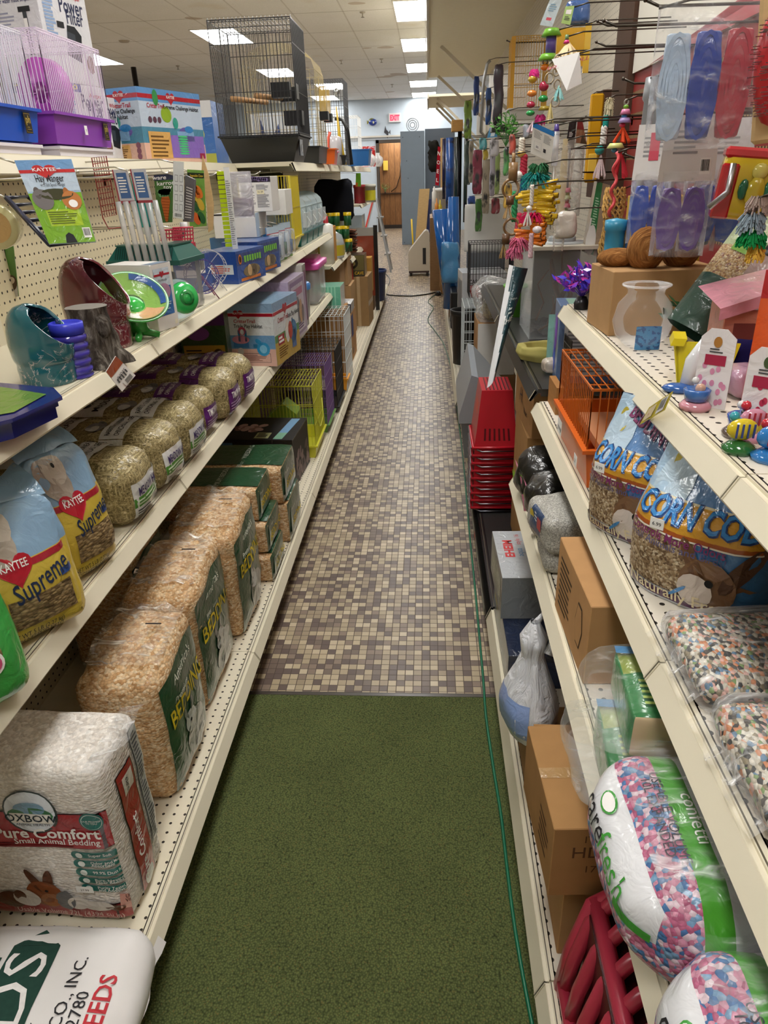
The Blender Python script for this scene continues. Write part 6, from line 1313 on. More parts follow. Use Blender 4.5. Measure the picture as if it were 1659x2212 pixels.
carton('red_book_pack', 'red and black pack standing behind the open flapped carton', 'pack', (-.70, 6.86, .52), .10, .05, .28, 0, m=C('#a01c24', 'film'))
# ================================================================== RIGHT: lowest deck
RD0, RC0, RB0, RA0, BK0 = .1505, RCz + .0005, RBz + .0005, RA + .0005, .9005
def rbox(name, label, cat, loc, w, d, h, rz=0, m=CARDB, prints=None, group=None): return carton(name, label, cat, loc, w, d, h, rz, 'R', m, prints, group)
PINKB = C('#c23a52', 'plastic')
# stacked brown cartons and the raised flap
rbox('brown_carton', 'large brown carton lying on the right deck beneath the pink bedding bags', 'carton', (.235, .86, RD0), .36, .38, .20, 0, CARDB, lambda F: (F['W'].lines(.1, .2, .5, .8, 6, C('#5d4630', 'card'), 1), F['S'].text('00', .12, .15, .02, C('#5d4630', 'card'), 1)))
rbox('brown_carton', 'brown carton stacked on the large one, lettering on near end', 'carton', (.20, .83, RD0 + .202), .34, .24, .16, rad(3), CARDB2, lambda F: (F['S'].text('ITEM', .22, .80, .016, C('#5d4028', 'card'), 1, bold=0), F['S'].text('HDIT', .22, .58, .026, C('#5d4028', 'card'), 1, bold=0), F['S'].text('17', .2, .36, .016, C('#5d4028', 'card'), 1, bold=0), F['W'].lines(.6, .25, .9, .75, 5, C('#5d4028', 'card'), 1), F['T'].R(0, .45, 1, .55, C('#a88455', 'film'), 1)))
b = MB(); b.box(0, 0, 0, .16, .004, .13, CARDB2); tag(b.build('carton_flap', None, (.205, 1.10, RD0 + .205), rad(0)), 'upright brown carton flap beside the white plastic bag', 'carton flap')
rbox('brown_carton', 'small brown carton with shiny tape beneath the white plastic bag', 'carton', (.225, 1.26, RD0), .20, .17, .10, 0, C('#8f6c45', 'card'), lambda F: F['S'].R(0, .3, 1, .55, C('#b39062', 'gloss')))
# white carrier bag
WB = clear('#eef0f4', .72, .25, 'carrier_bag', .1)
def m_bag(t):
    n = t.noise(1, 4, t.co(scale=(30, 30, 4)), .6, 1.5); t.set(.35, 0, .3, .4, t.mix(n.outputs[0], lin('#d6d9e2'), lin('#f4f5f8'))); t.bump(n.outputs[0], .8, .02)
e = empty('plastic_carrier_bag', 'knotted white plastic shopping bag with something blue inside', 'plastic bag', (.236, 1.35, RD0 + .102))
mb = MB()
def bg(u, v):
    a = 2 * PI * u; r_ = [.062, .082, .078, .055, .034, .03, .045, .022][min(7, int(v * 7.99))]; i = v * 7; k = min(6, int(i)); L = [.055, .078, .080, .066, .046, .030, .036, .012]
    r_ = L[k] + (L[k + 1] - L[k]) * (i - k); r_ *= 1 + .10 * noise.noise(Vector((math.cos(a) * 2.5, math.sin(a) * 2.5, v * 3))) + .05 * math.cos(a * 9) * v
    return (r_ * math.cos(a) * .85, r_ * math.sin(a) * 1.1, .31 * v)
mb.grid(bg, 40, 28, special('white_thin_plastic', m_bag)); mb.add([bg(k / 40, 0) for k in range(40)], [tuple(range(39, -1, -1))], special('white_thin_plastic', m_bag)); mb.build('bag_body', e)
mb = MB(); mb.tube([(.0, .0, .30), (.03, .02, .33), (.05, .0, .28), (.03, -.03, .24)], [.010, .008, .008, .012], special('white_thin_plastic', m_bag), 8); mb.build('knot', e)
mb = MB(); mb.grid(lambda u, v: tuple(Vector(bg(.42 + .3 * u, .1 + .3 * v)) * 1.012), 10, 8, C('#8fa9de', 'film')); mb.build('blue_content', e)
# aquarium kit box
def eheim(F):
    t = F['T']; t.R(0, 0, 1, 1, C('#b9bdc1', 'film'), 1); t.text('EHEIM', .26, .60, .028, C('#c8393a'), 2, rot=PI / 2, bold=.04, fit=.11); t.text('aqua', .40, .52, .02, C('#4a7fae'), 2, rot=PI / 2, bold=.0); t.text('style 16', .40, .80, .016, C('#c8393a'), 2, rot=PI / 2, bold=0)
    for k in range(3): t.R(.60, .45 + .17 * k, .78, .58 + .17 * k, C('#2a3346'), 2); t.R(.63, .48 + .17 * k, .75, .55 + .17 * k, C('#9aa3ad'), 3)
    t.R(.46, .02, 1, .30, C('#d0473c', 'film'), 2); t.barcode(.5, .18, .8, .27, 3)
    F['S'].R(0, 0, 1, 1, C('#8d9194', 'film'), 1); w_ = F['W']; w_.R(0, 0, 1, 1, C('#5d615e', 'film'), 1); w_.R(.1, .2, .9, .8, C('#6d7a5a', 'film'), 2)
rbox('aquarium_kit_box', 'silver grey aquarium kit box with red lettering on top', 'box', (.212, 1.80, RD0 + .115), .20, .30, .14, rad(1), C('#a9adb0', 'film'), eheim)
rbox('navy_carton', 'dark navy carton under the silver aquarium kit box', 'carton', (.218, 1.62, RD0), .24, .46, .114, 0, C('#16233f', 'film'), lambda F: (F['W'].R(.05, .2, .5, .9, C('#20443a', 'film')), F['W'].R(.1, .4, .3, .8, C('#b8a82c', 'film'), 2), F['S'].R(.05, .1, .9, .8, C('#1c2c54', 'film'))))
# pink red basket upside down, and navy bag
e = empty('slatted_basket', 'red plastic basket with long slots at bottom right corner', 'basket', (.36, .585, RD0)); mb = MB()
for k in range(9):
    y = -.20 + .05 * k; mb.tube([(-.125, y, .0), (-.115, y, .10), (-.095, y, .20), (-.06, y + .006, .25), (.0, y + .02, .27), (.12, y + .04, .27)], .0125, PINKB, 8)
mb.tube([(-.125, -.21, .02), (-.125, .22, .02)], .013, PINKB, 8); mb.tube([(-.085, -.21, .225), (-.085, .22, .225)], .014, PINKB, 8); mb.tube([(-.125, .215, 0), (-.115, .215, .10), (-.09, .215, .22), (0, .23, .27), (.12, .23, .27)], .016, PINKB, 8); mb.build('slatted_shell', e)
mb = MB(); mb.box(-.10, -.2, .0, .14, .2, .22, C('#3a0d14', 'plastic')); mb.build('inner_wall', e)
mb = MB(); softbox(mb, .16, .36, .40, .04, C('#1c2a52', 'film'), 10, ns=.008); f = plane_face(mb, (-.0825, .15, .05), (0, -1, 0), (0, 0, 1), .3, .3); f.lines(.1, .4, .9, .8, 3, C('#9fb0d8'), 1); tag(mb.build('navy_food_bag', None, (.56, .66, RD0)), 'navy blue bag with pale lettering behind the red slotted basket', 'pet food bag')
# ================================================================== RIGHT: third shelf
GB = C('#4a9a2e', 'film')
def care(label, x0, y0, w_, d_, h_, seed):
    e = empty('confetti_bedding_bag', label, 'bedding bag', (x0 + w_ / 2, y0 + d_ / 2, RC0), 0, 'pink and blue confetti bedding bags'); gy = C('#c9c8cf', 'film')
    dfm = lambda o: Vector((o.x + (-.02 if o.x < 0 else 0) * (1 - o.z / h_) - .015, o.y, o.z - .05 * max(0, (-o.x - w_ / 2 + .07) / .07) * (1 if o.z < h_ * .5 else .25)))
    def mf(sd, u, v):
        if sd == 'T': return CONF if u < -.70 else (GB if u < -.57 else gy)
        if sd in 'SN':
            uu = u if sd == 'S' else -u; return CONF if uu < -.70 else (GB if uu < -.57 else gy)
        if sd == 'W': return C('#dcdde0', 'film') if v > .05 else CONF
        return gy
    mb = MB(); softbox(mb, w_, d_, h_, .055, gy, 28, (.02, .006, .008), .006, 11, seed, mf); mb.build('bag_body', e)
    mb = MB(); F = softbox(MB(), w_, d_, h_, .055, gy, 28, (.02, .006, .008), .006, 11, seed)
    for f in F.values(): f.mb = mb; f.n = 12
    gr = C('#3f9a3a', 'film')
    f = F['W']; f.text('care', .34, .60, .030, INK, 3, bold=0); f.text('fresh', .62, .60, .030, gr, 3, bold=0); f.ell(.33, .86, .018, .012, gr, 2); f.ell(.33, .86, .015, .009, WHITE, 3); f.R(.74, .53, .97, .62, gr, 2, 6)
    mb.build('front_label', e); mb = MB(); F['T'].mb = mb; t = F['T']; t.text('confetti', .183, .48, .017, WHITE, 3, rot=-PI / 2, bold=0); t.text('USEABLE VOLUME', .12, .5, .012, C('#3a3a44'), 3, rot=-PI / 2, bold=0); t.text('10L EXPANDED', .09, .5, .012, C('#3a3a44'), 3, rot=-PI / 2, bold=0)
    # little outlined house and small print
    g2 = C('#6b8f70', 'film')
    for a, b2, c_, d2 in ((.40, .14, .62, .146), (.62, .14, .626, .82), (.62, .14, .60, .14)): t.R(min(a, c_), b2, max(a, c_), d2, g2, 2, 6)
    t.R(.40, .80, .52, .806, g2, 2, 4); t.R(.52, .80, .524, .94, g2, 2, 4); t.poly([(.37, .80), (.46, .93), (.55, .80), (.54, .80), (.46, .915), (.38, .80)], g2, 2); t.R(.40, .14, .404, .80, g2, 2, 8)
    t.text('makes the softest, most comfortable home', .345, .5, .009, g2, 3, rot=-PI / 2, bold=0, fit=d_ * .8)
    for k, (tx, cc) in enumerate((('10', '#6a4a9a'), ('2X', '#c2566a'), ('99%', '#3a78b8'))): t.text(tx, .50, .66 - .2 * k, .016, C(cc), 3, rot=-PI / 2)
    for k, (tx, cc) in enumerate((('comfort', '#c24a8a'), ('pets', '#5a4a9a'), ('dry', '#c2566a'))): t.text(tx, .60, .72 - .2 * k, .010, C(cc), 3, rot=-PI / 2, bold=0)
    mb.build('top_label', e)
    mb = MB(); mb.grid(lambda u, v: (-w_ * .46 + w_ * .42 * u, -d_ * .44 + d_ * .88 * v, h_ + .010 + .008 * noise.noise(Vector((u * 6 + seed, v * 6, 0)))), 16, 20, clear('#ffffff', .0, .06, 'wrinkled_film', .5)); mb.build('film_cover', e); return e
care('upper of two pink and blue confetti bedding bags, whole front in view', .225, .49, .42, .26, .145, 1)
care('lower pink and blue confetti bedding bag at the bottom right corner', .235, .20, .42, .285, .145, 2)
# eco pads in clear bags
def eco(label, x0, y0, z, seed):
    e = empty('forage_pack', label, 'hay pack', (x0, y0, z), rad(-4), 'green forage packs in clear plastic'); gd = C('#1f7a3c', 'film')
    mb = MB(); softbox(mb, .26, .16, .078, .012, gd, 10, (0, 0, .006), .002, 12, seed, lambda sd, u, v: (C('#8a9a3a', 'film') if v > .25 else None) if sd == 'T' else (C('#c9b08a', 'card') if sd == 'S' else None)); mb.v = [(a + .16, b_ + .075, c_) for a, b_, c_ in mb.v]
    f = plane_face(mb, (.03, 0, .0815), (1, 0, 0), (0, 1, 0), .26, .15); f.ell(.55, .42, .028, .045, WHITE, 1, 8); f.ell(.55, .42, .02, .035, C('#6f8f9a', 'film'), 2, 8); f.lines(.08, .1, .3, .5, 5, C('#b8d06a'), 1); f.R(0, .88, .6, 1, C('#3f7fae', 'film'), 1); f.ell(.7, .85, .04, .02, C('#e0c030'), 2)
    f = plane_face(mb, (.03, -.003, 0), (1, 0, 0), (0, 0, 1), .26, .08); f.text('Eco-Forage Pak', .45, .55, .02, C('#2c3a24'), 1, rot=PI, bold=0, fit=.15); [f.poly([(.78, .1), (.80, .1), (.74 + .03 * k, .62)], C('#2f4a2c'), 1) for k in range(5)]; mb.build('forage_box', e)
    mb = MB(); softbox(mb, .32, .175, .086, .03, clear('#ffffff', .02, .08, 'bag', .15), 12, ns=.012, seed=seed); mb.v = [(a + .14, b_ + .075, c_) for a, b_, c_ in mb.v]; mb.build('clear_bag', e)
eco('lower green forage pack in clear plastic above the confetti bags', .222, .757, RC0, 1)
eco('upper green forage pack in clear plastic, white hexagon window on top', .245, .775, RC0 + .089, 2)
rbox('brown_carton', 'brown carton printed S-1000 on the third right shelf', 'carton', (.275, 1.04, RC0), .26, .26, .165, rad(2), CARDB, lambda F: (F['S'].text('S-1000', .45, .74, .020, INK, 1, rot=PI, bold=.01), F['S'].barcode(.38, .25, .85, .60), F['S'].R(.2, .14, 1, .16, INK), F['W'].lines(.1, .15, .5, .85, 9, C('#4a3a28', 'card'), 1), F['W'].ell(.75, .5, .028, .05, C('#4a3a28', 'card'), 1, 6), F['W'].ell(.75, .5, .025, .045, CARDB, 2, 6)))
def gravel(label, x, y, z, rz, seed):
    e = empty('gravel_bag', label, 'gravel bag', (x, y, z), rz, 'grey gravel bags'); mb = MB(); bl = C('#2c4468', 'film')
    softbox(mb, .24, .17, .085, .022, GRAVEL, 14, (.004, .002, .004), .006, 16, seed, lambda sd, u, v: bl if (sd == 'W' and abs(u) < .45 and v > -.5) or (u > .55 and sd in 'TS') else None); mb.build('bag_body', e)
    mb = MB(); f = plane_face(mb, (-.123, .07, .02), (0, -1, 0), (0, 0, 1), .14, .07); f.ell(.3, .5, .016, .014, C('#c9b03a'), 1); f.R(.6, .3, .8, .7, C('#b04a4a'), 1); f.lines(.45, .2, .58, .8, 5, WHITE, 1); t = plane_face(mb, (-.12, -.085, .098), (1, 0, 0), (0, 1, 0), .24, .17); t.text('NATURAL', .55, .6, .010, TXT, 1, rot=PI / 2, bold=0); t.text('AQUARIUM', .62, .5, .010, TXT, 1, rot=PI / 2, bold=0); mb.build('printed_label', e)
gravel('grey gravel bag lying on the third right shelf, upper of two', .365, 1.50, RC0 + .06, rad(8), 1)
mb = MB(); softbox(mb, .22, .15, .058, .025, GRAVEL, 10, ns=.004); tag(mb.build('gravel_bag', None, (.37, 1.49, RC0)), 'grey gravel bag pressed flat beneath the upper gravel bag', 'gravel bag', 'grey gravel bags')
BP = C('#1b1a18', 'film')
for k, (x, y, z, s_, lb) in enumerate(((.36, 1.72, RC0, 1.0, 'black plant bag with green and pink leaves, nearest on the third shelf'), (.35, 1.88, RC0, 1.1, 'black plant bag with green leaf behind the nearer one'))):
    e = empty('plant_pack', label=lb, cat='plant pack', loc=(x, y, z), rz=rad(10), group='black bagged plants'); mb = MB(); softbox(mb, .19, .14, .12 * s_, .04, BP, 12, (.01, .01, .01), .012, 14, k); mb.build('bag_body', e)
    mb = MB(); rr = random.Random(k)
    for q in range(7): a = rr.uniform(-.06, .06); mb.add([(-.097, a - .02, .02 + .01 * q), (-.101, a, .012 + .012 * q), (-.099, a + .03, .05 + .008 * q)], [(0, 1, 2)], C('#7fae2c' if q % 3 else '#b86a84', 'film'))
    mb.build('leaf_print', e)
mb = MB(); mb.grid(lambda u, v: (.03 * math.sin(v * 3) + .05 * u, .20 * v, .13 * (1 - v) * u + .02 * noise.noise(Vector((u * 4, v * 6, 1)))), 8, 14, special('white_thin_plastic', m_bag)); tag(mb.build('white_film_bag', None, (.252, 1.62, RC0 + .005)), 'crumpled white plastic bag along the third right shelf edge', 'plastic bag')
# ================================================================== RIGHT: second shelf
OR = C('#c8661e', 'wire'); ORP = C('#d8651a', 'plastic')
e = cage('hamster_cage', 'orange wire hamster cage with orange base on the second right shelf', 'cage', (.318 + .155, 1.385 + .18, RB0), .30, .35, .215, .0165, .0013, OR, .09, ORP, cross=(.02, .98), crossx=(.1, .3, .5, .7, .9))
mb = MB(); mb.lathe([(.06, -.02), (.06, .02), (.052, .02), (.052, -.02), (.06, -.02)], ORP, 26, (.03, .02, .14), ax='y')
for k in range(8): mb.tube([(.03, .04, .14), (.03 + .055 * math.cos(k * PI / 4), .04, .14 + .055 * math.sin(k * PI / 4))], .005, ORP, 5)
mb.build('wheel', e); mb = MB(); mb.box(-.11, -.15, .055, .11, .12, .075, C('#d8956a', 'plastic')); mb.build('grid_floor', e); sticker(e, (-.158, -.10, .03), (0, -1, 0), (0, 0, 1), .03, .025, '29'); sticker(e, (-.157, .12, .03), (0, -1, 0), (0, 0, 1), .05, .035, 'orange')
b = MB(); b.box(0, 0, 0, .018, .13, .075, C('#a5733f', 'wood')); tag(b.build('wood_block', None, (.345, 1.90, RB0)), 'upright wooden block at the far end of the second right shelf', 'wood block')
b = MB(); wire_panel(b, (0, 0, 0), (0, 1, 0), (0, 0, 1), .10, .2, .014, .0016, C('#3a3d3c', 'wire'), [.1 * k for k in range(1, 10)]); tag(b.build('wire_grid', None, (.375, 1.90, RB0)), 'dark wire grid panel behind the orange cage', 'wire panel')
def cobprint(f, seed):
    am, bl2, pu = C('#d39a2c', 'film'), C('#1f5fa8', 'film'), C('#7a2a62', 'film'); n_ = 12
    f.n = n_
    f.text('BEDDING', .56, .79, .028, C('#5a1c48', 'film'), 3, rot=-.35, bold=.035, fit=f.w * .62); f.text('BEDDING', .557, .793, .0275, C('#8c3a70', 'film'), 4, rot=-.35, bold=.012, fit=f.w * .61)
    f.ell(.25, .74, .036, .05, C('#b9d0e2', 'film'), 1); f.ell(.22, .84, .012, .022, C('#b8a83a', 'film'), 2, rot=.5)
    f.R(.0, .50, 1, .665, am, 1, 16)
    f.R(.0, .475, 1, .503, C('#a5521c', 'film'), 1, 16); f.R(0, .66, 1, .672, C('#e6dcb8', 'film'), 2, 16); f.R(0, .468, 1, .478, C('#e6e0d0', 'film'), 2, 16)
    f.text('CORN COB', .50, .545, .032, C('#123a78', 'film'), 4, fit=f.w * .86, shear=.12, bold=.06); f.text('CORN COB', .495, .55, .031, C('#2f86cc', 'film'), 5, fit=f.w * .85, shear=.12, bold=.02)
    f.text('Controls More Odors', .42, .43, .014, pu, 4, fit=f.w * .7, bold=.015); f.text('Small Animals and Birds!', .42, .385, .012, C('#5a5a8a', 'film'), 4, fit=f.w * .72, bold=.0)
    br, wt = C('#7d5a3c', 'film'), C('#d6c9bf', 'film')
    f.ell(.68, .22, .040, .046, br, 4, 18); f.ell(.61, .17, .026, .03, wt, 5, 14); f.ell(.58, .35, .010, .042, C('#6a482e', 'film'), 3, 12, .5); f.ell(.86, .35, .012, .045, C('#5a3c28', 'film'), 3, 12, -.5); f.ell(.70, .25, .006, .007, BLACK, 6); f.ell(.80, .12, .05, .04, br, 3, 14); f.ell(.50, .13, .02, .003, C('#2f86cc', 'film'), 6, 8, .8)
    f.R(0, .025, 1, .085, C('#4e1a4c', 'film'), 4, 16); f.text('Naturally Fresh!', .5, .04, .022, C('#e6d6b0', 'film'), 6, fit=f.w * .8)
def cob(label, x, y, rz, seed, w_=.225, h_=.25):
    e = empty('corn_cob_bag', label, 'bedding bag', (x, y, RB0), rz, 'corn cob bedding bags')
    def mf(u, v, s):
        if s < 0: return C('#2a5a98', 'film')
        if v < .47 and v > .08: return COB if u < .18 else C('#3f78b0', 'film')
        if v <= .08: return C('#c9ccd6', 'film')
        return C('#5a86ba', 'film') if u > -.3 else C('#a9c6de', 'film')
    wv = lambda v: 1 - .42 * max(0, v - .45) ** 1.3 * 1.8; tv = lambda v: (.75 + .4 * math.sin(PI * min(1, v * 1.1 + .1))) * (1 - max(0, v - .55) / .45 * .93)
    mb = MB(); F, B = pouch(mb, w_, h_, .125, C('#5a86ba', 'film'), mf, wv, tv, 26, 34, .004, 16, seed); mb.build('bag_body', e)
    mb = MB(); F.mb = mb; cobprint(F, seed); mb.build('printed_front', e)
    sticker(e, (-.055, -.071, .122), (1, 0, 0), (0, 0, 1), .022, .017, '6.99'); return e
cob('corn cob bedding bag with brown rabbit picture, nearer and larger', .42, .985, rad(-46), 1)
cob('corn cob bedding bag farther back, partly behind the nearer one', .385, 1.20, rad(-52), 2, .20, .25)
def seedbag(label, x0, y0, w_, d_, h_, seed):
    e = empty('seed_bag', label, 'seed bag', (x0 + w_ / 2, y0 + d_ / 2, RB0), 0, 'clear bags of mixed seed'); mb = MB(); softbox(mb, w_, d_, h_, .02, SEED, 16, (.004, .004, .012), .004, 14, seed); mb.build('seed_mix', e)
    mb = MB(); softbox(mb, w_ + .006, d_ + .012, h_ + .006, .02, clear('#ffffff', .02, .07, 'seedfilm', .35), 14, (.004, .004, .012), .007, 12, seed + 3); mb.build('clear_bag', e)
    mb = MB(); mb.grid(lambda u, v: (-w_ / 2 - .022 + .02 * u + .003 * math.sin(v * 17), -d_ * .47 + d_ * .94 * v, .006 + .02 * u + .005 * math.sin(v * 23 + seed)), 4, 18, FILMC); mb.build('sealed_edge', e)
seedbag('clear bag of mixed seed behind the shelf joint, the farther of two', .335, .70, .36, .175, .042, 1)
seedbag('clear bag of mixed seed at the right edge, the nearer of two', .335, .505, .36, .185, .042, 2)
mb = MB(); softbox(mb, .2, .13, .16, .03, C('#c9992c', 'film'), 8, ns=.006); mb.box(-.102, -.05, .02, -.10, .05, .12, C('#1c2440', 'film')); tag(mb.build('yellow_food_bag', None, (.50, .42, RB0)), 'yellow and navy bag at the right edge beneath seed bags', 'pet food bag')
# ================================================================== RIGHT: top shelf
def plantc(label, loc, cols, n, h_, spread, seed, base=True):
    e = empty('plastic_plant', label, 'plastic plant', loc); rr = random.Random(seed); mb = MB()
    for k in range(n):
        a = rr.uniform(0, 2 * PI); t_ = rr.uniform(.25, 1); c0 = Vector((0, 0, .03)); top = Vector((spread * t_ * math.cos(a), spread * t_ * math.sin(a), .03 + (h_ - .03) * (1 - t_ * .55) * rr.uniform(.75, 1))); mb.tube([c0, c0.lerp(top, .5) + Vector((0, 0, .01)), top], .0015, cols[0], 4)
        for q in range(5):
            p_ = c0.lerp(top, .45 + .13 * q); d = Vector((rr.uniform(-1, 1), rr.uniform(-1, 1), rr.uniform(-.1, .9))).normalized(); s_ = d.orthogonal().normalized() * .006
            mb.add([p_, p_ + d * .015 + s_, p_ + d * .030, p_ + d * .015 - s_], [(0, 1, 2, 3)], cols[1 + (k + q) % (len(cols) - 1)])
    mb.build('leaves', e)
    if base: mb = MB(); mb.lathe([(.018, 0), (.020, .015), (.012, .032), (0, .034)], C('#17171a', 'plastic'), 14); mb.build('weighted_base', e)
    return e
plantc('purple and pink plastic plant at the far end of the top right shelf', (.40, 1.945, RA0), [C('#4a2fa0', 'gloss'), C('#4a3fd0', 'gloss'), C('#7a3ac0', 'gloss'), C('#d048a8', 'gloss')], 30, .125, .085, 3)
b = MB(); softbox(b, .07, .09, .045, .012, C('#5a2418', 'gloss'), 8, (0, .006, 0), .004); tag(b.build('brown_ornament', None, (.43, 1.79, RA0)), 'glossy reddish brown ornament beside the brown box on top shelf', 'ornament')
rbox('brown_box', 'plain brown cardboard box behind the fish bowl on the top shelf', 'box', (.392, 1.60, RA0), .235, .17, .135, rad(4), C('#b08a5e', 'card'))
def m_coir(t):
    n = t.noise(1, 3, t.co(scale=(40, 300, 20)), .6, 1); t.set(.95, 0, 0, .1, t.ramp(n.outputs[0], [(.3, '#6b4222'), (.55, '#a5713f'), (.75, '#c99a66')])); t.bump(n.outputs[0], 1, .006)
COIR = special('coconut_fibre', m_coir)
for x, y, r_, sc, lb in ((.47, 1.66, .042, (1, .9, 1.1), 'left brown coconut half on top of the brown box'), (.55, 1.68, .045, (1, .9, 1.15), 'right brown coconut half on top of the brown box'), (.42, 1.70, .035, (1.3, .9, .6), 'flattened coconut piece at the left edge of brown box')):
    b = MB(); b.ball((0, 0, r_ * sc[2] * .8), r_, COIR, 16, sc); tag(b.build('coconut_half', None, (x, y, RA0 + .136)), lb, 'coconut shell', 'coconut halves')
rbox('yellow_box', 'yellow and blue box with fine print behind the coconut halves', 'box', (.50, 1.86, RA0), .16, .10, .27, rad(3), C('#c9a02a', 'film'), lambda F: (F['S'].lines(.08, .45, .92, .92, 12, C('#6a5210'), 1), F['W'].R(.2, 0, .5, 1, C('#4a78b0')), F['W'].R(.6, .7, .95, .95, C('#b0402a'))))
b = MB(); b.lathe([(0, 0), (.022, 0), (.024, .05), (.024, .09), (.027, .092), (.027, .115), (0, .12)], C('#3a94b8', 'plastic'), 16); tag(b.build('blue_bottle', None, (.47, 1.95, RA0 + .10)), 'small turquoise bottle left of the yellow box', 'bottle'); b = MB(); b.box(-.05, -.05, 0, .05, .05, .0985, C('#7a6a58', 'card')); tag(b.build('small_carton', None, (.47, 1.95, RA0)), 'small carton carrying the turquoise bottle', 'carton')
e = empty('fish_bowl', 'empty clear glass fish bowl in front of brown box', 'fish bowl', (.435, 1.50, RA0)); mb = MB(); GL = clear('#ffffff', .03, .02, 'thin_glass')
pr_ = [(0, .002), (.03, 0), (.052, .022), (.060, .05), (.052, .085), (.036, .104), (.036, .112), (.046, .122)]; mb.lathe(pr_, GL, 36); mb.tube([(.046 * math.cos(a), .046 * math.sin(a), .122) for a in [2 * PI * k / 36 for k in range(36)]], .0022, clear('#ffffff', .2, .02, 'rim'), 6, True); mb.build('glass_bowl', e)
p = at(1375, 755, Z=RA0); mb = MB(); pouch(mb, .05, .045, .012, C('#3f8ac0', 'film'), lambda u, v, s: C('#1f5a94', 'film') if noise.noise(Vector((u * 3, v * 6, 3))) > .1 else None, tv=lambda v: .8); tag(mb.build('blue_sachet', None, (p.x + .02, p.y, RA0)), 'small blue printed sachet in front of the fish bowl', 'sachet')
plantc('small dark green plastic plant between fish bowl and finch bag', (.53, 1.55, RA0), [C('#2c4a2c', 'plastic'), C('#2f5a34', 'plastic'), C('#24452a', 'plastic')], 10, .09, .04, 8, False)
# finch seed bag, leaning back
FIN = flakes('finch_seed', [(0, '#a07a48'), (.4, '#c9a878'), (.7, '#d8c49a'), (1, '#7a3a30')], 300, .6, .4)
def finmf(u, v, s): return C('#2c4a3f', 'film') if v < .26 else (FIN if v < .42 else C('#a9b48c', 'film') if u < .2 and v < .8 else C('#7a9a54', 'film'))
e = empty('finch_food_bag', 'leaning finch food bag with dark green base and bird picture', 'pet food bag', (.555, 1.44, RA0 + .01), 0, rot=(rad(-24), rad(30), rad(-22))); mb = MB(); F, B = pouch(mb, .20, .40, .09, C('#7a9a54', 'film'), finmf, lambda v: 1, lambda v: .8 + .2 * math.sin(PI * v) - .7 * max(0, v - .75) * 3, 20, 26, .003); mb.build('bag_body', e); mb = MB(); F.mb = mb
F.text('Finch', .62, .20, .022, C('#d8dcd0'), 3, bold=.01); F.lines(.12, .15, .45, .22, 2, C('#8fa39a'), 2); F.ell(.50, .42, .034, .07, C('#b09a94', 'film'), 2, 18, -.3); F.ell(.54, .57, .036, .036, C('#85848a', 'film'), 3, 18); F.R(.33, .44, .46, .50, C('#23282e', 'film'), 4, 4); F.R(.45, .60, .62, .64, C('#1c1c20', 'film'), 5, 4); F.ell(.36, .62, .016, .012, C('#a03a34', 'film'), 4); F.poly([(.50, .72), (.72, .68), (.92, .80), (.70, .90)], C('#d8d8a0', 'film'), 3); F.lines(.56, .75, .86, .86, 3, C('#3a5230'), 5); F.R(.08, .40, .28, .47, C('#7fae4a', 'film'), 3, 4); mb.build('printed_front', e); sticker(e, (-.012, -.048, .21), (1, 0, 0), (0, 0, 1), .034, .018, '21.25')
# red treat bag
def sumf(u, v, s): return C('#b01820', 'film') if v > .82 else C('#7a1c24', 'film') if .43 < v < .53 and u > -.5 else (FIN if v < .38 and u > -.4 else C('#d8541c', 'film'))
e = empty('red_treat_bag', 'red and orange treat bag with yellow lettering at right edge', 'pet food bag', (.555, 1.06, RA0), rad(-6)); mb = MB(); F, B = pouch(mb, .17, .20, .05, C('#d8541c', 'film'), sumf, tv=lambda v: max(.12, .9 - v * .8)); mb.build('bag_body', e); mb = MB(); F.mb = mb; F.text('SU', .62, .60, .036, C('#3a2a18'), 3, bold=.07); F.text('SU', .62, .60, .036, C('#f0b41c', 'film'), 5, bold=.03); F.text('Lea', .55, .455, .016, C('#e8d0c8'), 4, bold=.01); mb.build('printed_front', e)
# pink house carton, navy toy
rbox('pink_box', 'pink open gift box behind the carded ornaments', 'box', (.505, 1.27, RA0), .14, .11, .11, rad(-8), C('#c9806c', 'film'), lambda F: (F['S'].R(.12, .1, .9, .8, C('#7a3a34')), F['S'].ell(.6, .62, .02, .03, C('#e0d8dc'), 2)))
mb = MB(); mb.add([(0, 0, 0), (.16, .0, .05), (.17, .12, .06), (.0, .12, .02), (0, 0, -.02), (.16, 0, .03)], [(0, 1, 2, 3), (4, 5, 1, 0), (3, 2, 1, 0)], C('#d890a0', 'film')); tag(mb.build('box_lid', None, (.49, 1.255, RA0 + .115)), 'pale pink lid slanting over the pink box', 'lid')
mb = MB(); softbox(mb, .10, .05, .075, .024, C('#1d1848', 'cloth'), 10, ns=.012); tag(mb.build('navy_toy', None, (.515, 1.20, RA0)), 'dark navy soft toy between pink box and white cards', 'toy')
mb = MB(); softbox(mb, .07, .07, .05, .02, C('#b08aa0', 'film'), 8, ns=.006); tag(mb.build('mauve_bag', None, (.50, 1.13, RA0)), 'mauve crinkled bag under the navy toy', 'bag')
rbox('navy_box', 'small dark navy carton below the red treat bag', 'box', (.465, .985, RA0), .12, .05, .04, rad(-5), C('#141e30', 'film'), lambda F: F['S'].lines(.1, .3, .5, .7, 2, C('#6a7688'), 1))
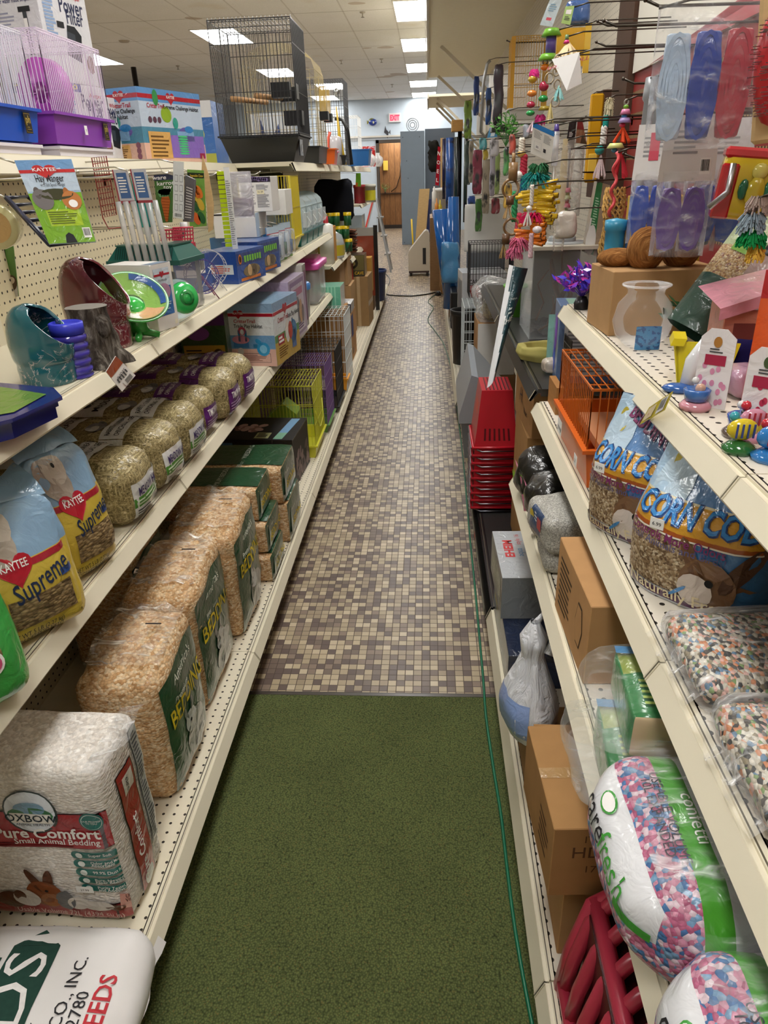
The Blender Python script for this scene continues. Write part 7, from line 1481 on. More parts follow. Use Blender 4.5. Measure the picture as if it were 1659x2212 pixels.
# yellow trough and boat-like resin ornaments (plain)
YP = C('#e0cc1c', 'plastic'); e = empty('yellow_scoop', 'bright yellow plastic bin ornament near the shelf edge', 'ornament', (.415, 1.19, RA0), rad(-15)); mb = MB(); mb.prism([(0, 0), (.07, 0), (.085, .075), (-.012, .075)], 0, .004, YP, 'y'); mb.prism([(0, 0), (.004, 0), (-.008, .075), (-.016, .078)], 0, .05, YP, 'y'); mb.prism([(-.02, .07), (.0, .07), (.004, .082), (-.016, .082)], -.01, .05, YP, 'y'); mb.build('yellow_bin', e)
mb = MB(); mb.tube([(.012, -.02, .0), (.018, -.02, .05), (.03, -.02, .085)], [.012, .014, .006], C('#dfe2e6', 'gloss'), 10); mb.build('white_figure', e); mb = MB(); mb.tube([(.034, -.014, 0), (.044, -.014, .095)], .006, C('#2a5aa8', 'gloss'), 6); mb.ball((.0, -.03, .006), .022, C('#2f5fa8', 'gloss'), 12, (1.2, .8, .4)); mb.build('blue_paddle', e)
def carded(label, loc, rz, dots, body, seed):
    e = empty('carded_ornament', label, 'ornament', loc, rz, 'carded ornaments'); mb = MB(); mb.prism([(0, 0), (.05, 0), (.05, .105), (.035, .118), (.012, .118), (0, .105)], 0, .002, C('#e9e4e6', 'film'), 'y'); f = plane_face(mb, (0, 0, 0), (1, 0, 0), (0, 0, 1), .05, .118); rr = random.Random(seed)
    for k in range(14): f.ell(rr.uniform(.12, .9), rr.uniform(.08, .62), .0035, .005, C(dots), 1, 10)
    f.R(.2, .55, .8, .68, C('#a82c4a'), 2); f.ell(.5, .84, .006, .008, C('#b07a3a' if seed == 1 else '#4a5a3a'), 2); f.lines(.3, .70, .7, .77, 2, TXT, 2); mb.build('backing_card', e)
    mb = MB(); mb.X = Matrix.Translation((.012, -.018, 0)); mb.lathe([(0, 0), (.022, 0), (.024, .006), (.018, .012), (0, .013)], C(body[0], 'gloss'), 14); mb.lathe([(.006, .012), (.016, .014), (.020, .030), (.016, .032), (.006, .016)], C(body[1], 'gloss'), 14); mb.ball((.004, 0, .032), .008, C(body[2], 'gloss'), 10); mb.ball((-.006, .004, .042), .006, C('#dcdcdc', 'gloss'), 8); mb.build('resin_ornament', e)
carded('white dotted card with small pink and blue resin ornament', (.405, 1.09, RA0), rad(-38), '#d890b0', ('#c98a98', '#3a6ab0', '#c9a08a'), 1)
carded('white card with red dots and brown and blue resin ornament', (.425, .965, RA0), rad(-42), '#c23a58', ('#5a4a42', '#2c5ab0', '#23242a'), 2)
for k, (x, y, c_, s_, lb) in enumerate(((.398, .885, '#d8c02a', 1, 'yellow striped resin fish ornament on green base'), (.43, .93, '#c98aa0', .9, 'pink and red resin coral ornament behind the yellow fish'), (.425, .855, '#2f7ac0', 1.1, 'bright blue resin ornament at the right photo edge'))):
    e = empty('resin_ornament', lb, 'ornament', (x, y, RA0), 0, 'resin tank ornaments'); mb = MB(); mb.lathe([(0, 0), (.020 * s_, 0), (.022 * s_, .006), (.012, .014), (0, .016)], C('#2c6a34' if k == 0 else c_, 'gloss'), 12); mb.build('base', e); mb = MB(); mb.ball((0, 0, .030), .018 * s_, C(c_, 'gloss'), 14, (1.1, .6, .8)); [mb.box(-.012 + .007 * q, -.0125, .022, -.010 + .007 * q, -.0105, .040, C('#3a4a8a' if k == 0 else '#a82838')) for q in range(4)]; mb.add([(.015, 0, .03), (.032, 0, .044), (.03, 0, .02)], [(0, 1, 2)], C(c_, 'gloss')); mb.ball((-.008, .01, .044), .007, C('#38a0b0' if k == 0 else '#c22a3a', 'gloss'), 8); mb.build('figure', e)
pp = [at(*q, X=.352) for q in ((1381, 918), (1435, 886), (1453, 845), (1402, 880))]; mb = MB(); f = slab4(mb, rel(pp[0], pp), .001, C('#d8c428', 'film')); f.R(.08, .15, .45, .85, C('#e0cfa8'), 1); f.text('28', .27, .35, .006, C('#b04a3a'), 2); f.barcode(.62, .1, .92, .9, 1); tag(mb.build('shelf_tag', None, pp[0]), 'yellow price tag clipped to the upper right shelf edge', 'tag')
# ================================================================== RIGHT: black shelf
tw, td, th_ = .225, .30, .315; e = empty('glass_terrarium', 'tall acrylic tank with driftwood on the black shelf', 'tank', (.375, 2.72, BK0)); AC = clear('#dfe4e4', .10, .03, 'acrylic'); mb = MB()
for q in ((0, 0, 0, tw, .004, th_), (0, .004, 0, .004, td, th_), (tw - .004, .004, 0, tw, td, th_), (.004, .004, 0, tw - .004, td, .006)): mb.box(*q, AC)
mb.build('clear_walls', e); mb = MB(); mb.box(0, td - .004, 0, tw, td, th_, C('#8f9290', 'gloss')); mb.build('back_wall', e)
mb = MB(); mb.box(-.008, -.008, th_, tw + .008, td + .008, th_ + .012, C('#c9c2b2', 'plastic')); mb.build('lid', e); mb = MB(); mb.lathe([(.05, th_ + .012), (.05, th_ + .032), (.046, th_ + .036), (0, th_ + .036)], C('#8f9496', 'plastic'), 24, (.12, .13, 0)); mb.lathe([(.085, th_ + .012), (.085, th_ + .018), (0, th_ + .019)], C('#a5aaac', 'plastic'), 28, (.12, .13, 0)); mb.build('lid_cap', e)
DW = C('#6a4c34', 'wood'); mb = MB(); rr = random.Random(6)
for pts, r_ in (([(.10, .15, .02), (.13, .16, .12), (.10, .14, .20), (.085, .13, .27)], .012), ([(.13, .16, .10), (.16, .18, .17), (.17, .17, .24)], .009), ([(.10, .14, .18), (.13, .12, .22), (.12, .12, .29)], .005), ([(.15, .17, .04), (.18, .2, .13), (.16, .21, .19)], .010), ([(.03, .05, .06), (.06, .08, .12), (.03, .06, .19), (.07, .07, .24)], .003), ([(.04, .05, .02), (.10, .07, .05), (.09, .06, .15)], .004)): mb.tube(pts, [r_ * 1.3] + [r_] * (len(pts) - 2) + [r_ * .5], DW, 8)
mb.build('driftwood', e); mb = MB(); mb.grid(lambda u, v: (.006 + (tw - .012) * u, .006 + (td - .012) * v, .022 + .018 * noise.noise(Vector((u * 6, v * 6, 0)))), 16, 16, special('dark_gravel', lambda t: t.set(.9, 0, 0, .2, t.ramp(t.voro(260).outputs['Distance'], [(0, '#8d8a84'), (.4, '#3c3a38'), (1, '#1c1b1a')])))); mb.build('gravel', e)
BWL = C('#a89f5c', 'card'); e = empty('rock_bowl', 'yellowish resin rock water bowl on the black shelf', 'bowl', (.395, 2.42, BK0), rad(-10)); mb = MB()
def rb(u, v):
    a = 2 * PI * u; k = [(.085, 0), (.095, .02), (.088, .042), (.070, .045), (.062, .02), (0.0, .016)]; i = min(4, int(v * 5)); q = v * 5 - i; r_ = k[i][0] + (k[i + 1][0] - k[i][0]) * q; z = k[i][1] + (k[i + 1][1] - k[i][1]) * q; n_ = 1 + .13 * noise.noise(Vector((math.cos(a) * 2.2, math.sin(a) * 2.2, v * 2))); return (r_ * math.cos(a) * n_ * 1.05, r_ * math.sin(a) * n_ * .8, z * (1 + .2 * noise.noise(Vector((a, v, 4)))))
mb.grid(rb, 44, 20, BWL); mb.build('bowl_body', e)
mb = MB(); F, B = pouch(mb, .10, .16, .05, C('#7fb0a8', 'film'), None, tv=lambda v: max(.1, 1 - v)); f = F; f.text('ME', .5, .62, .022, C('#3a4a2c'), 3, bold=.03); f.lines(.2, .74, .8, .82, 1, C('#3a5a34'), 3); f.text('S', .5, .25, .05, C('#d8c03a', 'film'), 3, bold=.05); tag(mb.build('meal_pouch', None, (.43, 2.32, BK0), rad(-15)), 'pale green meal pouch beside the rock water bowl', 'pouch')
rbox('blue_print_box', 'blue box with purple plant picture just behind the top shelf end', 'box', (.375, 2.10, BK0), .26, .14, .225, rad(-4), C('#5a7aa8', 'film'), lambda F: (F['S'].R(.06, .1, .95, .75, C('#c9ccd2')), F['S'].lines(.1, .14, .9, .7, 12, C('#7a7e88'), 2), F['W'].ell(.5, .6, .03, .06, C('#7a4ab0'), 1), F['W'].ell(.4, .3, .03, .05, C('#3a5ac0'), 1), F['T'].R(.1, .1, .9, .9, C('#7a9a8a'), 1)))
mb = MB(); softbox(mb, .10, .06, .05, .02, clear('#e9d8c4', .55, .15, 'roll_film', .3), 8, ns=.008); tag(mb.build('chew_roll_pack', None, (.40, 2.215, BK0)), 'clear pack of pale chew rolls on the black shelf', 'chew pack')
mb = MB(); mb.lathe([(0, 0), (.055, 0), (.072, .12), (.078, .12), (.078, .13), (.068, .128), (.05, .006), (0, .006)], C('#5aa02c', 'plastic'), 22); tag(mb.build('green_pot', None, (.40, 3.22, BK0)), 'bright green plastic pot behind the acrylic tank', 'pot')
# rolled poster
e = empty('rolled_poster', 'curled dark teal poster with white back leaning on the black shelf', 'poster', (0, 0, 0)); TP = C('#123f48', 'film')
A0, A1, B0_, B1 = P(1100, 572, 2.55), P(1141, 572, 2.55), P(1052, 838, 2.42), P(1070, 815, 2.42); o_ = (B0_ + B1) / 2; e.location = o_; mb = MB()
def pst(u, v): a = rel(o_, [B0_.lerp(B1, u), A0.lerp(A1, u)]); q = a[0].lerp(a[1], v); return tuple(q + Vector((0, -.02 * math.sin(PI * u) + .0, .012 * math.sin(v * 5) * u)))
mb.grid(pst, 10, 24, lambda u, v: TP if u > .16 + .55 * (1 - v) ** 1.2 else C('#dfe0e2', 'paper')); mb.grid(lambda u, v: tuple(Vector(pst(1 - u, v)) + Vector((.0, .003, 0))), 10, 24, C('#dfe0e2', 'paper'))
f = Face(mb, lambda u, v, o: Vector(pst(u / .07, v / .4)) + Vector((0, -o, 0)), .07, .4, .001, 4); f.text('SHE', .62, .50, .022, C('#d8dcd8'), 2, bold=.01); f.text('CHINA', .62, .72, .008, C('#b9c4c0'), 2, bold=0); f.lines(.5, .58, .78, .66, 2, C('#b9c4c0'), 2); mb.build('sheet', e)
# below the black shelf
def rbasket(z, k):
    e = empty('shopping_basket', 'red shopping basket in the upside down nested stack' if k else 'topmost red shopping basket, upside down on its nested stack', 'shopping basket', (.275, 2.92, z), 0, 'nested red shopping baskets'); m = C('#b81828', 'plastic'); mb = MB(); a0, b0, a1, b1, hh = .088, .135, .062, .105, .235 if k == 0 else .05
    v = [(-a0, -b0, 0), (a0, -b0, 0), (a0, b0, 0), (-a0, b0, 0), (-a1, -b1, hh), (a1, -b1, hh), (a1, b1, hh), (-a1, b1, hh)]
    if k: v[4:] = [(x * .96, y * .97, hh) for x, y, _ in v[:4]]
    mb.add(v, [(0, 1, 5, 4), (1, 2, 6, 5), (2, 3, 7, 6), (3, 0, 4, 7)] + ([(4, 5, 6, 7)] if k == 0 else []), m)
    if k == 0:
        for q in range(7):
            x = -.045 + .015 * q; mb.box(x, -b1 + .01, hh, x + .005, b1 - .01, hh + .0015, C('#4a0a12', 'plastic'))
            if q < 6: mb.add([(-.05 + .02 * q, -b0 + .004 - .0012, .03), (-.042 + .02 * q, -b0 + .004 - .0012, .03), (-.040 + .016 * q, -b1 - .0035, .19), (-.046 + .016 * q, -b1 - .0035, .19)], [(0, 1, 2, 3)], C('#5a0c16', 'plastic'))
        mb.add([(-a0 + .007, .06, .06), (-a0 + .007, -.06, .06), (-a1 - .0075, -.05, .17), (-a1 - .0075, .05, .17)], [(0, 1, 2, 3)], C('#d86a5c', 'paper'))
    mb.build('basket_body', e); mb = MB(); mb.tube([(-a0 - .006, -b0 - .006, .002), (a0 + .006, -b0 - .006, .002), (a0 + .006, b0 + .006, .002), (-a0 - .006, b0 + .006, .002)], .0065, m, 6, True); mb.tube([(-a0 - .010, b0, .004), (-a0 - .012, -b0 + .02, -.006), (-a0 + .03, -b0 - .012, -.012), (a0, -b0 - .012, -.010)], .003, C('#8d9094', 'metal'), 6); mb.build('rim', e)
for k in range(9): rbasket(RD0 + .02 + .034 * k + (.0 if k else 0), 0 if k == 8 else 1)
rbox('tall_brown_board', 'tall flat brown cardboard leaning behind the red baskets', 'cardboard', (.335, 2.32, RD0), .10, .34, .50, 0, C('#a98050', 'card')); rbox('brown_carton', 'brown carton with black handwriting on top of tall cardboard', 'carton', (.345, 2.30, RD0 + .502), .22, .34, .17, rad(3), C('#a67c50', 'card'), lambda F: (F['W'].text('H.', .35, .4, .05, INK, 1, shear=.2, bold=0), F['W'].text('Noir', .62, .25, .024, INK, 1, bold=0), F['S'].R(.15, .1, .8, .7, C('#c9cdd0', 'paper'))))
mb = MB(); softbox(mb, .15, .14, .06, .03, special('white_thin_plastic', m_bag), 10, ns=.015); tag(mb.build('white_film_bag', None, (.42, 2.5, RD0 + .676)), 'crumpled white plastic on the handwritten carton', 'plastic bag')
def tote(loc):
    e = empty('storage_tote', 'grey plastic storage tote tipped up beside the aisle', 'storage tote', loc, 0, rot=(rad(8), 0, 0)); g = C('#85898e', 'plastic'); mb = MB(); v = [(-.02, -.13, 0), (.18, -.13, 0), (.18, .2, 0), (-.02, .2, 0), (-.045, -.17, .23), (.2, -.17, .23), (.2, .24, .23), (-.045, .24, .23)]; mb.add(v, [(0, 1, 5, 4), (1, 2, 6, 5), (2, 3, 7, 6), (3, 0, 4, 7), (3, 2, 1, 0)], g); mb.build('tub', e)
    mb = MB(); mb.prism([(-.055, .22), (.21, .22), (.21, .25), (.03, .46), (-.0, .47), (-.055, .26)], -.18, .25, C('#a3a8ae', 'plastic'), 'y'); mb.build('lid', e)
tote((.20, 3.55, RD0 + .02))
b = MB(); b.box(0, 0, 0, .05, .03, .24, C('#b89a4a', 'card')); tag(b.build('yellow_board', None, (.215, 3.18, RD0)), 'narrow yellowish cardboard strip between tote and red baskets', 'cardboard')
rbox('white_front_box', 'brown and white box beneath the clear plastic bag of bread', 'box', (.28, 4.15, RD0 + .24), .22, .34, .30, 0, {'*': C('#b58a5c', 'card'), 'S': C('#d2cfca', 'paper')}); rbox('brown_carton', 'carton supporting the brown and white box', 'carton', (.27, 4.15, RD0), .24, .36, .238, 0, C('#8a6a48', 'card'))
e = empty('bread_bag', 'clear plastic bag with straw coloured filling above the brown white box', 'plastic bag', (.385, 4.25, RD0 + .542)); mb = MB(); softbox(mb, .15, .16, .11, .05, HAY, 10, ns=.015); mb.build('filling', e); mb = MB(); softbox(mb, .22, .22, .21, .06, clear('#ffffff', .14, .06, 'bag2', .6), 14, (.01, .01, .02), .03, 9, 5); mb.build('clear_bag', e); mb = MB(); f = slab4(mb, [(-.03, -.13, .06), (.04, -.13, .05), (.06, -.12, .17), (-.01, -.12, .18)], .001, WHITE); f.text('6 ft', .5, .6, .016, INK, 1, bold=0); mb.build('paper_slip', e)
c = cage('white_wire_rack', 'pale wire rack standing on the right deck beside black bin', 'wire rack', (.275, 4.80, RD0), .10, .38, .55, .03, .0022, C('#c6d0d4', 'wire'), cross=(.12, .24, .36, .48, .6, .72, .84))
mb = MB(); mb.lathe([(0, 0), (.09, 0), (.105, .36), (.115, .36), (.115, .40), (.105, .40), (.10, .37), (.085, .01), (0, .01)], C('#1c1c1d', 'plastic'), 24); tag(mb.build('trash_bin', None, (.275, 5.45, RD0)), 'tall black round bin on the right deck', 'bin')
rbox('filtration_box', 'tall white and blue filtration box on the right deck', 'box', (.26, 5.75, RD0), .34, .32, .62, rad(4), C('#cfd2d8', 'film'), lambda F: (F['S'].text('CASCADE', .38, .87, .030, INK, 1, bold=.02, fit=.15), F['S'].text('FILTRATION', .42, .81, .030, INK, 1, bold=.02, fit=.19), F['S'].lines(.2, .62, .7, .76, 6, C('#8a8c92'), 1), F['S'].R(.18, .38, .52, .58, C('#23409a')), F['S'].text('NEW', .35, .51, .028, C('#0c1c54'), 2), F['S'].text('FILTER', .35, .42, .020, WHITE, 2, bold=0), F['S'].text('CAN', .32, .30, .024, C('#23409a'), 1), F['S'].R(0, 0, 1, .24, C('#23409a')), F['W'].R(.1, .1, .9, .9, C('#8a8f98'))))
c = cage('bird_cage', 'black wire cage hanging open above the filtration box', 'cage', (.44, 5.40, .66), .30, .30, .36, .022, .0017, KW, cross=(.45,)); b = MB(); b.prism([(-.13, 0), (.13, 0), (.15, .05), (-.15, .05)], -.12, .12, C('#8a2a24', 'plastic'), 'y'); b.build('red_tray', c); rbox('carton_stand', 'brown carton carrying the black wire cage', 'carton', (.40, 5.28, RD0), .20, .36, .508, 0, C('#8d6c4a', 'card'))
b = MB(); softbox(b, .34, .02, .36, .018, C('#dcdcda', 'plastic'), 10, ns=0); tag(b.build('white_board', None, (.46, 6.20, .88)), 'white rounded plastic board standing behind the black cage', 'board'); b = MB(); b.box(.32, 6.12, RD0, .62, 6.35, .879, C('#5c6066', 'plastic')); tag(b.build('grey_stand', None), 'grey stand beneath the white rounded board', 'stand')
b = MB(); b.cbox(0, 0, 0, .07, .42, .33, C('#17181a', 'plastic'), .01); b.box(-.003, .1, .05, 0, .3, .28, C('#26282c', 'plastic')); tag(b.build('black_case', None, (.205, 6.75, RD0)), 'slim black case standing on the far right deck', 'case'); rbox('brown_carton', 'small brown carton beyond the slim black case', 'carton', (.20, 7.35, RD0), .2, .25, .16, rad(-8), C('#9a7a56', 'card'))
# ================================================================== RIGHT: hanging on the wall
RW = .80
def depth(p): return -(CM.col[2].dot(p - Vector((0, 0, CAM_H))))
def toy(label, px, py, Y, items, name='bird_toy', H=None, cat='toy'):
    """things strung one below the other from a pixel: (kind, colour, width px, height px, sideways px)"""
    q0 = P(px, py, Y); e = empty(name, label, cat, q0); k = depth(q0) / FPX; z = 0; A = H / sum(i[3] for i in items) if H else 1; rr = random.Random(px)
    nm = dict(b='bead', r='ring', d='disc', x='block', t='tassel', f='fringe', s='straw', p='rope', c='tube')
    for kd, col, w_, h_, dx in items:
        w_, h_, dx = w_ * k, h_ * k, dx * k; m = C(col, 'fuzz' if kd in 'ftp' else 'gloss' if kd in 'bs' else 'plastic'); c = (dx, 0, -z - h_ / 2); mb = MB()
        if kd == 'b': mb.ball(c, 1, m, 12, (w_ / 2, w_ / 2, h_ / 2))
        elif kd == 'r': mb.tube([(c[0] + w_ / 2 * math.cos(q), w_ * .12 * math.sin(q * 2), c[2] + h_ / 2 * math.sin(q)) for q in [2 * PI * i / 18 for i in range(18)]], max(.0025, w_ * .09), m, 6, True)
        elif kd == 'd': mb.lathe([(0, c[2] - h_ / 2), (w_ / 2, c[2] - h_ / 2), (w_ / 3, c[2] + h_ / 2), (0, c[2] + h_ / 2)], m, 12, (dx, 0, 0))
        elif kd == 'x': mb.cbox(c[0] - w_ / 2, -w_ / 4, c[2] - h_ / 2, c[0] + w_ / 2, w_ / 4, c[2] + h_ / 2, m, .002)
        elif kd == 'c': mb.cyl((dx, 0, -z), (dx, 0, -z - h_), w_ / 2, m, 12)
        elif kd == 'p':
            for j in range(3): mb.tube([(dx + w_ * .22 * math.cos(i * .9 + j * 2.1), w_ * .22 * math.sin(i * .9 + j * 2.1), -z - h_ * i / 14) for i in range(15)], w_ * .26, m, 6)
        elif kd == 't':
            for j in range(14): a = rr.uniform(0, 6.28); mb.tube([(dx, 0, -z), (dx + w_ * .3 * math.cos(a), w_ * .3 * math.sin(a), -z - h_ * .5), (dx + w_ * .5 * math.cos(a), w_ * .5 * math.sin(a), -z - h_ * rr.uniform(.8, 1))], w_ * .07, m, 4)
        elif kd == 'f':
            for j in range(110): a = rr.uniform(0, 6.28); b_ = rr.uniform(-.9, .9); q = Vector((dx + w_ * .5 * math.cos(a), w_ * .35 * math.sin(a), c[2] + h_ * .5 * b_)); mb.tube([(dx, 0, c[2] + h_ * .2 * b_), Vector((dx, 0, c[2])).lerp(q, .6) + Vector((0, 0, .006)), q - Vector((0, 0, .008))], .0013, m, 4)
        elif kd == 's':
            for j in range(44): a = rr.uniform(-.5, .9); zz = -z - h_ * rr.uniform(.03, .97); L = w_ * rr.uniform(.35, .55); d = Vector((math.cos(a), -math.sin(abs(a)) - .2, rr.uniform(-.15, .2))).normalized() * (1 if rr.random() < .8 else -1); o = Vector((dx, 0, zz)); mb.tube([o, o + d * L], .0058, m, 8); q = o + d * (L + .0006); mb.tube([q, q + d * .0004], .0036, C('#6a4a10', 'plastic'), 8)
        mb.build(nm[kd], e); z += h_ * A
    return e
for px, py, X, lb in ((1095, 95, .45, 'thin dark hook above the yellow hanging cage'), (1225, 160, .55, 'dark hook to the right of the paper thank you tag'), (1290, 60, .50, 'dark hook crossing the brown post, upper of two'), (1287, 104, .52, 'dark hook crossing the brown post, lower of two'), (1392, 20, .45, 'empty dark hook in front of white sign'), (1303, 62, .42, 'long dark hook beneath the white sign'), (1345, 185, .52, 'dark hook carrying the grey scoops'), (1435, 272, .52, 'dark hook through the white header card with pink print'), (1508, 252, .50, 'dark hook through the stack of white header cards'), (1345, 345, .55, 'dark hook under the beaded toys'), (1265, 262, .62, 'dark hook beside the brown pouch'), (1235, 375, .60, 'dark hook below the clear bubble tube')):
    p = at(px, py, X=X); hook(RW, X, p.y, p.z, lb, DHK, .0032, 'dark wall hooks')
# yellow hanging bird cage
p = at(1132, 246, X=.56); c = cage('bird_cage', 'yellow bird cage hanging high with white base on the right', 'cage', (p.x + .01, p.y, p.z - .03), .20, .19, .40, .014, .0016, C('#d8a418', 'wire'), .055, C('#dcd8d0', 'plastic'), cross=(.35, .66), flare=.025); b = MB(); b.box(-.108, -.098, .05, -.085, -.094, .40, C('#e0a414', 'plastic')); b.tube([(.02 + .05 * math.cos(q), -.105, .25 + .05 * math.sin(q)) for q in [2 * PI * i / 24 for i in range(24)]], .0028, C('#e6d8b0', 'plastic'), 6, True); b.build('front_frame', c)
toy('toy of bright wooden and plastic beads hanging over the yellow cage', 1178, 128, 2.75, [('r', '#8a8070', 10, 10, 0), ('b', '#e07a1c', 18, 14, 0), ('f', '#d8408a', 22, 12, -22), ('b', '#b89a2a', 20, 16, -25), ('b', '#b02a4a', 22, 20, 0), ('b', '#e08a3a', 22, 14, -25), ('b', '#1f9a4a', 22, 14, 0), ('b', '#b02a4a', 20, 14, -26), ('d', '#a08a2a', 28, 8, 4), ('b', '#1f9a4a', 20, 12, -26), ('f', '#c03a7a', 24, 18, -4), ('t', '#e8d0d8', 24, 22, -20)], H=135)
toy('green and purple lantern shaped bird toy near the top of the wall', 1192, 62, 2.75, [('d', '#6fae2c', 44, 14, 0), ('c', '#5a4a98', 22, 32, 0), ('d', '#6fae2c', 46, 12, -4), ('t', '#d8c29a', 40, 22, 10)])
toy('toy of linked wooden rings hanging beside the thank you tag', 1206, 118, 2.6, [('r', '#b3a58c', 14, 16, 0), ('r', '#a89a80', 14, 16, 4), ('r', '#b8aa90', 15, 18, -2), ('r', '#9c8e74', 18, 20, -16), ('r', '#b3a58c', 14, 18, 2), ('t', '#9ad0d0', 24, 30, 6), ('r', '#b8aa90', 18, 20, 0), ('t', '#d8c88a', 16, 40, -10)], H=118)
card('thank_you_tag', 'white paper tag upside down printed Thank You with pink pagoda', 'paper tag', [(1224, 196), (1257, 180), (1252, 112), (1192, 128)], [2.5, 2.5, 2.5, 2.55], C('#e4e2e0', 'paper'), lambda f: (f.text('Thank You', .55, .80, .013, C('#c2506e'), 1, rot=PI, shear=.2, bold=0), [f.poly([(.45 - .06 * k, .50 - .08 * k), (.85 + .02 * k, .50 - .08 * k), (.72, .57 - .08 * k), (.58, .57 - .08 * k)], C('#c8587c'), 1) for k in range(5)]), .001)
card('header_card', 'pale blue hanging card at the very top of the wall', 'hanging card', [(1166, 54), (1193, 58), (1216, -4), (1190, -6)], 2.7, C('#bccad0', 'film'), lambda f: (f.lines(.2, .5, .8, .8, 4, C('#7a9ab0'), 1), f.R(.3, .2, .7, .3, C('#d05a6a'))), .002)
card('header_card', 'pale green hanging card beside the pale blue card', 'hanging card', [(1212, 50), (1232, 54), (1241, 12), (1222, 14)], 2.7, C('#a9c878', 'film'), lambda f: (f.R(.2, .55, .8, .8, WHITE), f.lines(.2, .2, .8, .45, 3, TXT, 1)), .002)
mb = MB(); mb.box(-.06, -.02, -.11, .05, .03, 0, C('#c9981c', 'gloss')); mb.box(.03, -.025, -.13, .05, -.02, .01, C('#d8b03a', 'gloss')); tag(mb.build('amber_box', None, P(1242, 62, 2.85)), 'amber yellow plastic box hanging high beside the wooden chips', 'box'); mb = MB(); softbox(mb, .08, .04, .07, .015, C('#2a4f8a', 'film'), 6); tag(mb.build('blue_pack', None, P(1245, 55, 2.9)), 'dark blue pack hanging above the amber plastic box', 'pack')
toy('pale wooden chips strung on a stick below the amber box', 1225, 75, 2.65, [('c', '#6a8a5a', 8, 10, 0), ('d', '#d0307a', 14, 6, 0), ('t', '#d8c09a', 56, 34, 4)])
card('instruction_card', 'white hanging card with blue top and small print', 'hanging card', [(1146, 331), (1190, 350), (1198, 285), (1152, 264)], 2.3, C('#d2d0c8', 'paper'), lambda f: (f.R(0, .84, 1, 1, C('#2370b0')), f.lines(.08, .55, .48, .80, 7, C('#8a8a86'), 1), f.lines(.55, .5, .92, .78, 7, C('#8a8a86'), 1), f.R(.12, .18, .48, .45, C('#a9a8a2')), f.R(.13, .185, .47, .445, C('#d2d0c8'), 2), f.barcode(.2, .22, .36, .34, 3), f.R(.58, .2, .7, .32, INK)), .002)
toy('teal fringed toy with bundles of yellow and orange straws and pink tails', 1160, 352, 2.4, [('f', '#3f7a54', 44, 20, 4), ('f', '#2f8f8a', 66, 34, 0), ('s', '#e0b81c', 92, 88, 6), ('f', '#d02a5a', 66, 22, 0), ('s', '#e07a1c', 70, 52, -6), ('f', '#d8708f', 44, 30, -30), ('f', '#c86a8a', 40, 26, -40)], H=185)
toy('white knotted rope hanging in front of the yellow straws', 1152, 400, 2.3, [('p', '#d9d2c8', 10, 40, -2), ('b', '#e0dad2', 14, 12, -6), ('t', '#dcd6ce', 18, 30, -8), ('b', '#dcd2d4', 22, 16, 14), ('p', '#d8b8c0', 12, 50, 2)], 'rope_toy')
BM = '#8a6a44'; toy('natural bamboo toy of rings, wrapped twine and tassels', 1110, 330, 2.6, [('c', '#9a7a50', 8, 20, 0), ('c', BM, 20, 36, 0), ('r', BM, 34, 36, -4), ('c', '#6a4a30', 18, 18, -4), ('t', '#b39468', 20, 32, -8), ('r', BM, 34, 34, 2), ('c', '#5c4028', 18, 22, -10), ('t', '#a5875c', 18, 34, -14)], H=215)
toy('multicoloured knotted rope toy behind the bamboo rings', 1128, 300, 2.9, [('p', '#d8d0c0', 16, 30, 0), ('b', '#c8a050', 20, 14, 0), ('p', '#b03a4a', 18, 40, 6), ('b', '#e0dcd4', 22, 18, -4), ('p', '#2f5a7a', 18, 40, 8), ('p', '#3a8a5a', 16, 60, -10), ('p', '#c84a5a', 16, 70, 0)], 'rope_toy', 200)
e = empty('feeding_syringe', 'thin clear syringe with purple cap hanging beside white card', 'syringe', P(1203, 268, 2.5)); mb = MB(); mb.cyl((0, 0, -.02), (0, 0, -.115), .010, clear('#e6e6ea', .35, .1, 'barrel'), 12); mb.cyl((0, 0, -.115), (0, 0, -.30), .002, C('#d0cec8', 'plastic'), 6); mb.build('barrel', e); mb = MB(); mb.lathe([(0, .0), (.006, .0), (.010, -.03), (0, -.03)], C('#3f2a7a', 'plastic'), 12); mb.build('cap', e)
e = empty('whisk_pack', 'long pale brush in a clear plastic sleeve hanging down', 'brush pack', P(1222, 300, 2.6)); mb = MB()
for k in range(22): a = k * 2.4; mb.tube([(.006 * math.cos(a), .006 * math.sin(a), 0), (.012 * math.cos(a), .012 * math.sin(a), -.18), (.010 * math.cos(a), .01 * math.sin(a), -.30)], .0025, C('#d0c098', 'card'), 4)
mb.build('bristles', e); mb = MB(); pouch(mb, .07, .34, .05, clear('#f2ece0', .12, .08, 'sleeve', .4), None, lambda v: .5 + .5 * v); mb.v = [(a, b_, -.34 + c_) for a, b_, c_ in mb.v]; mb.build('sleeve', e)
mb = MB(); softbox(mb, .065, .05, .085, .02, C('#d8d0c4', 'film'), 8, ns=.006); tag(mb.build('white_pouch', None, P(1220, 515, 2.55)), 'white crinkled pouch standing above the acrylic tank', 'pouch')
mb = MB(); mb.cyl((0, 0, 0), (0, 0, -.24), .022, clear('#dcd8d0', .30, .12, 'bubble', .2), 14); tag(mb.build('bubble_tube', None, P(1250, 315, 3.0)), 'clear bubbly tube hanging on the white pegboard', 'tube')
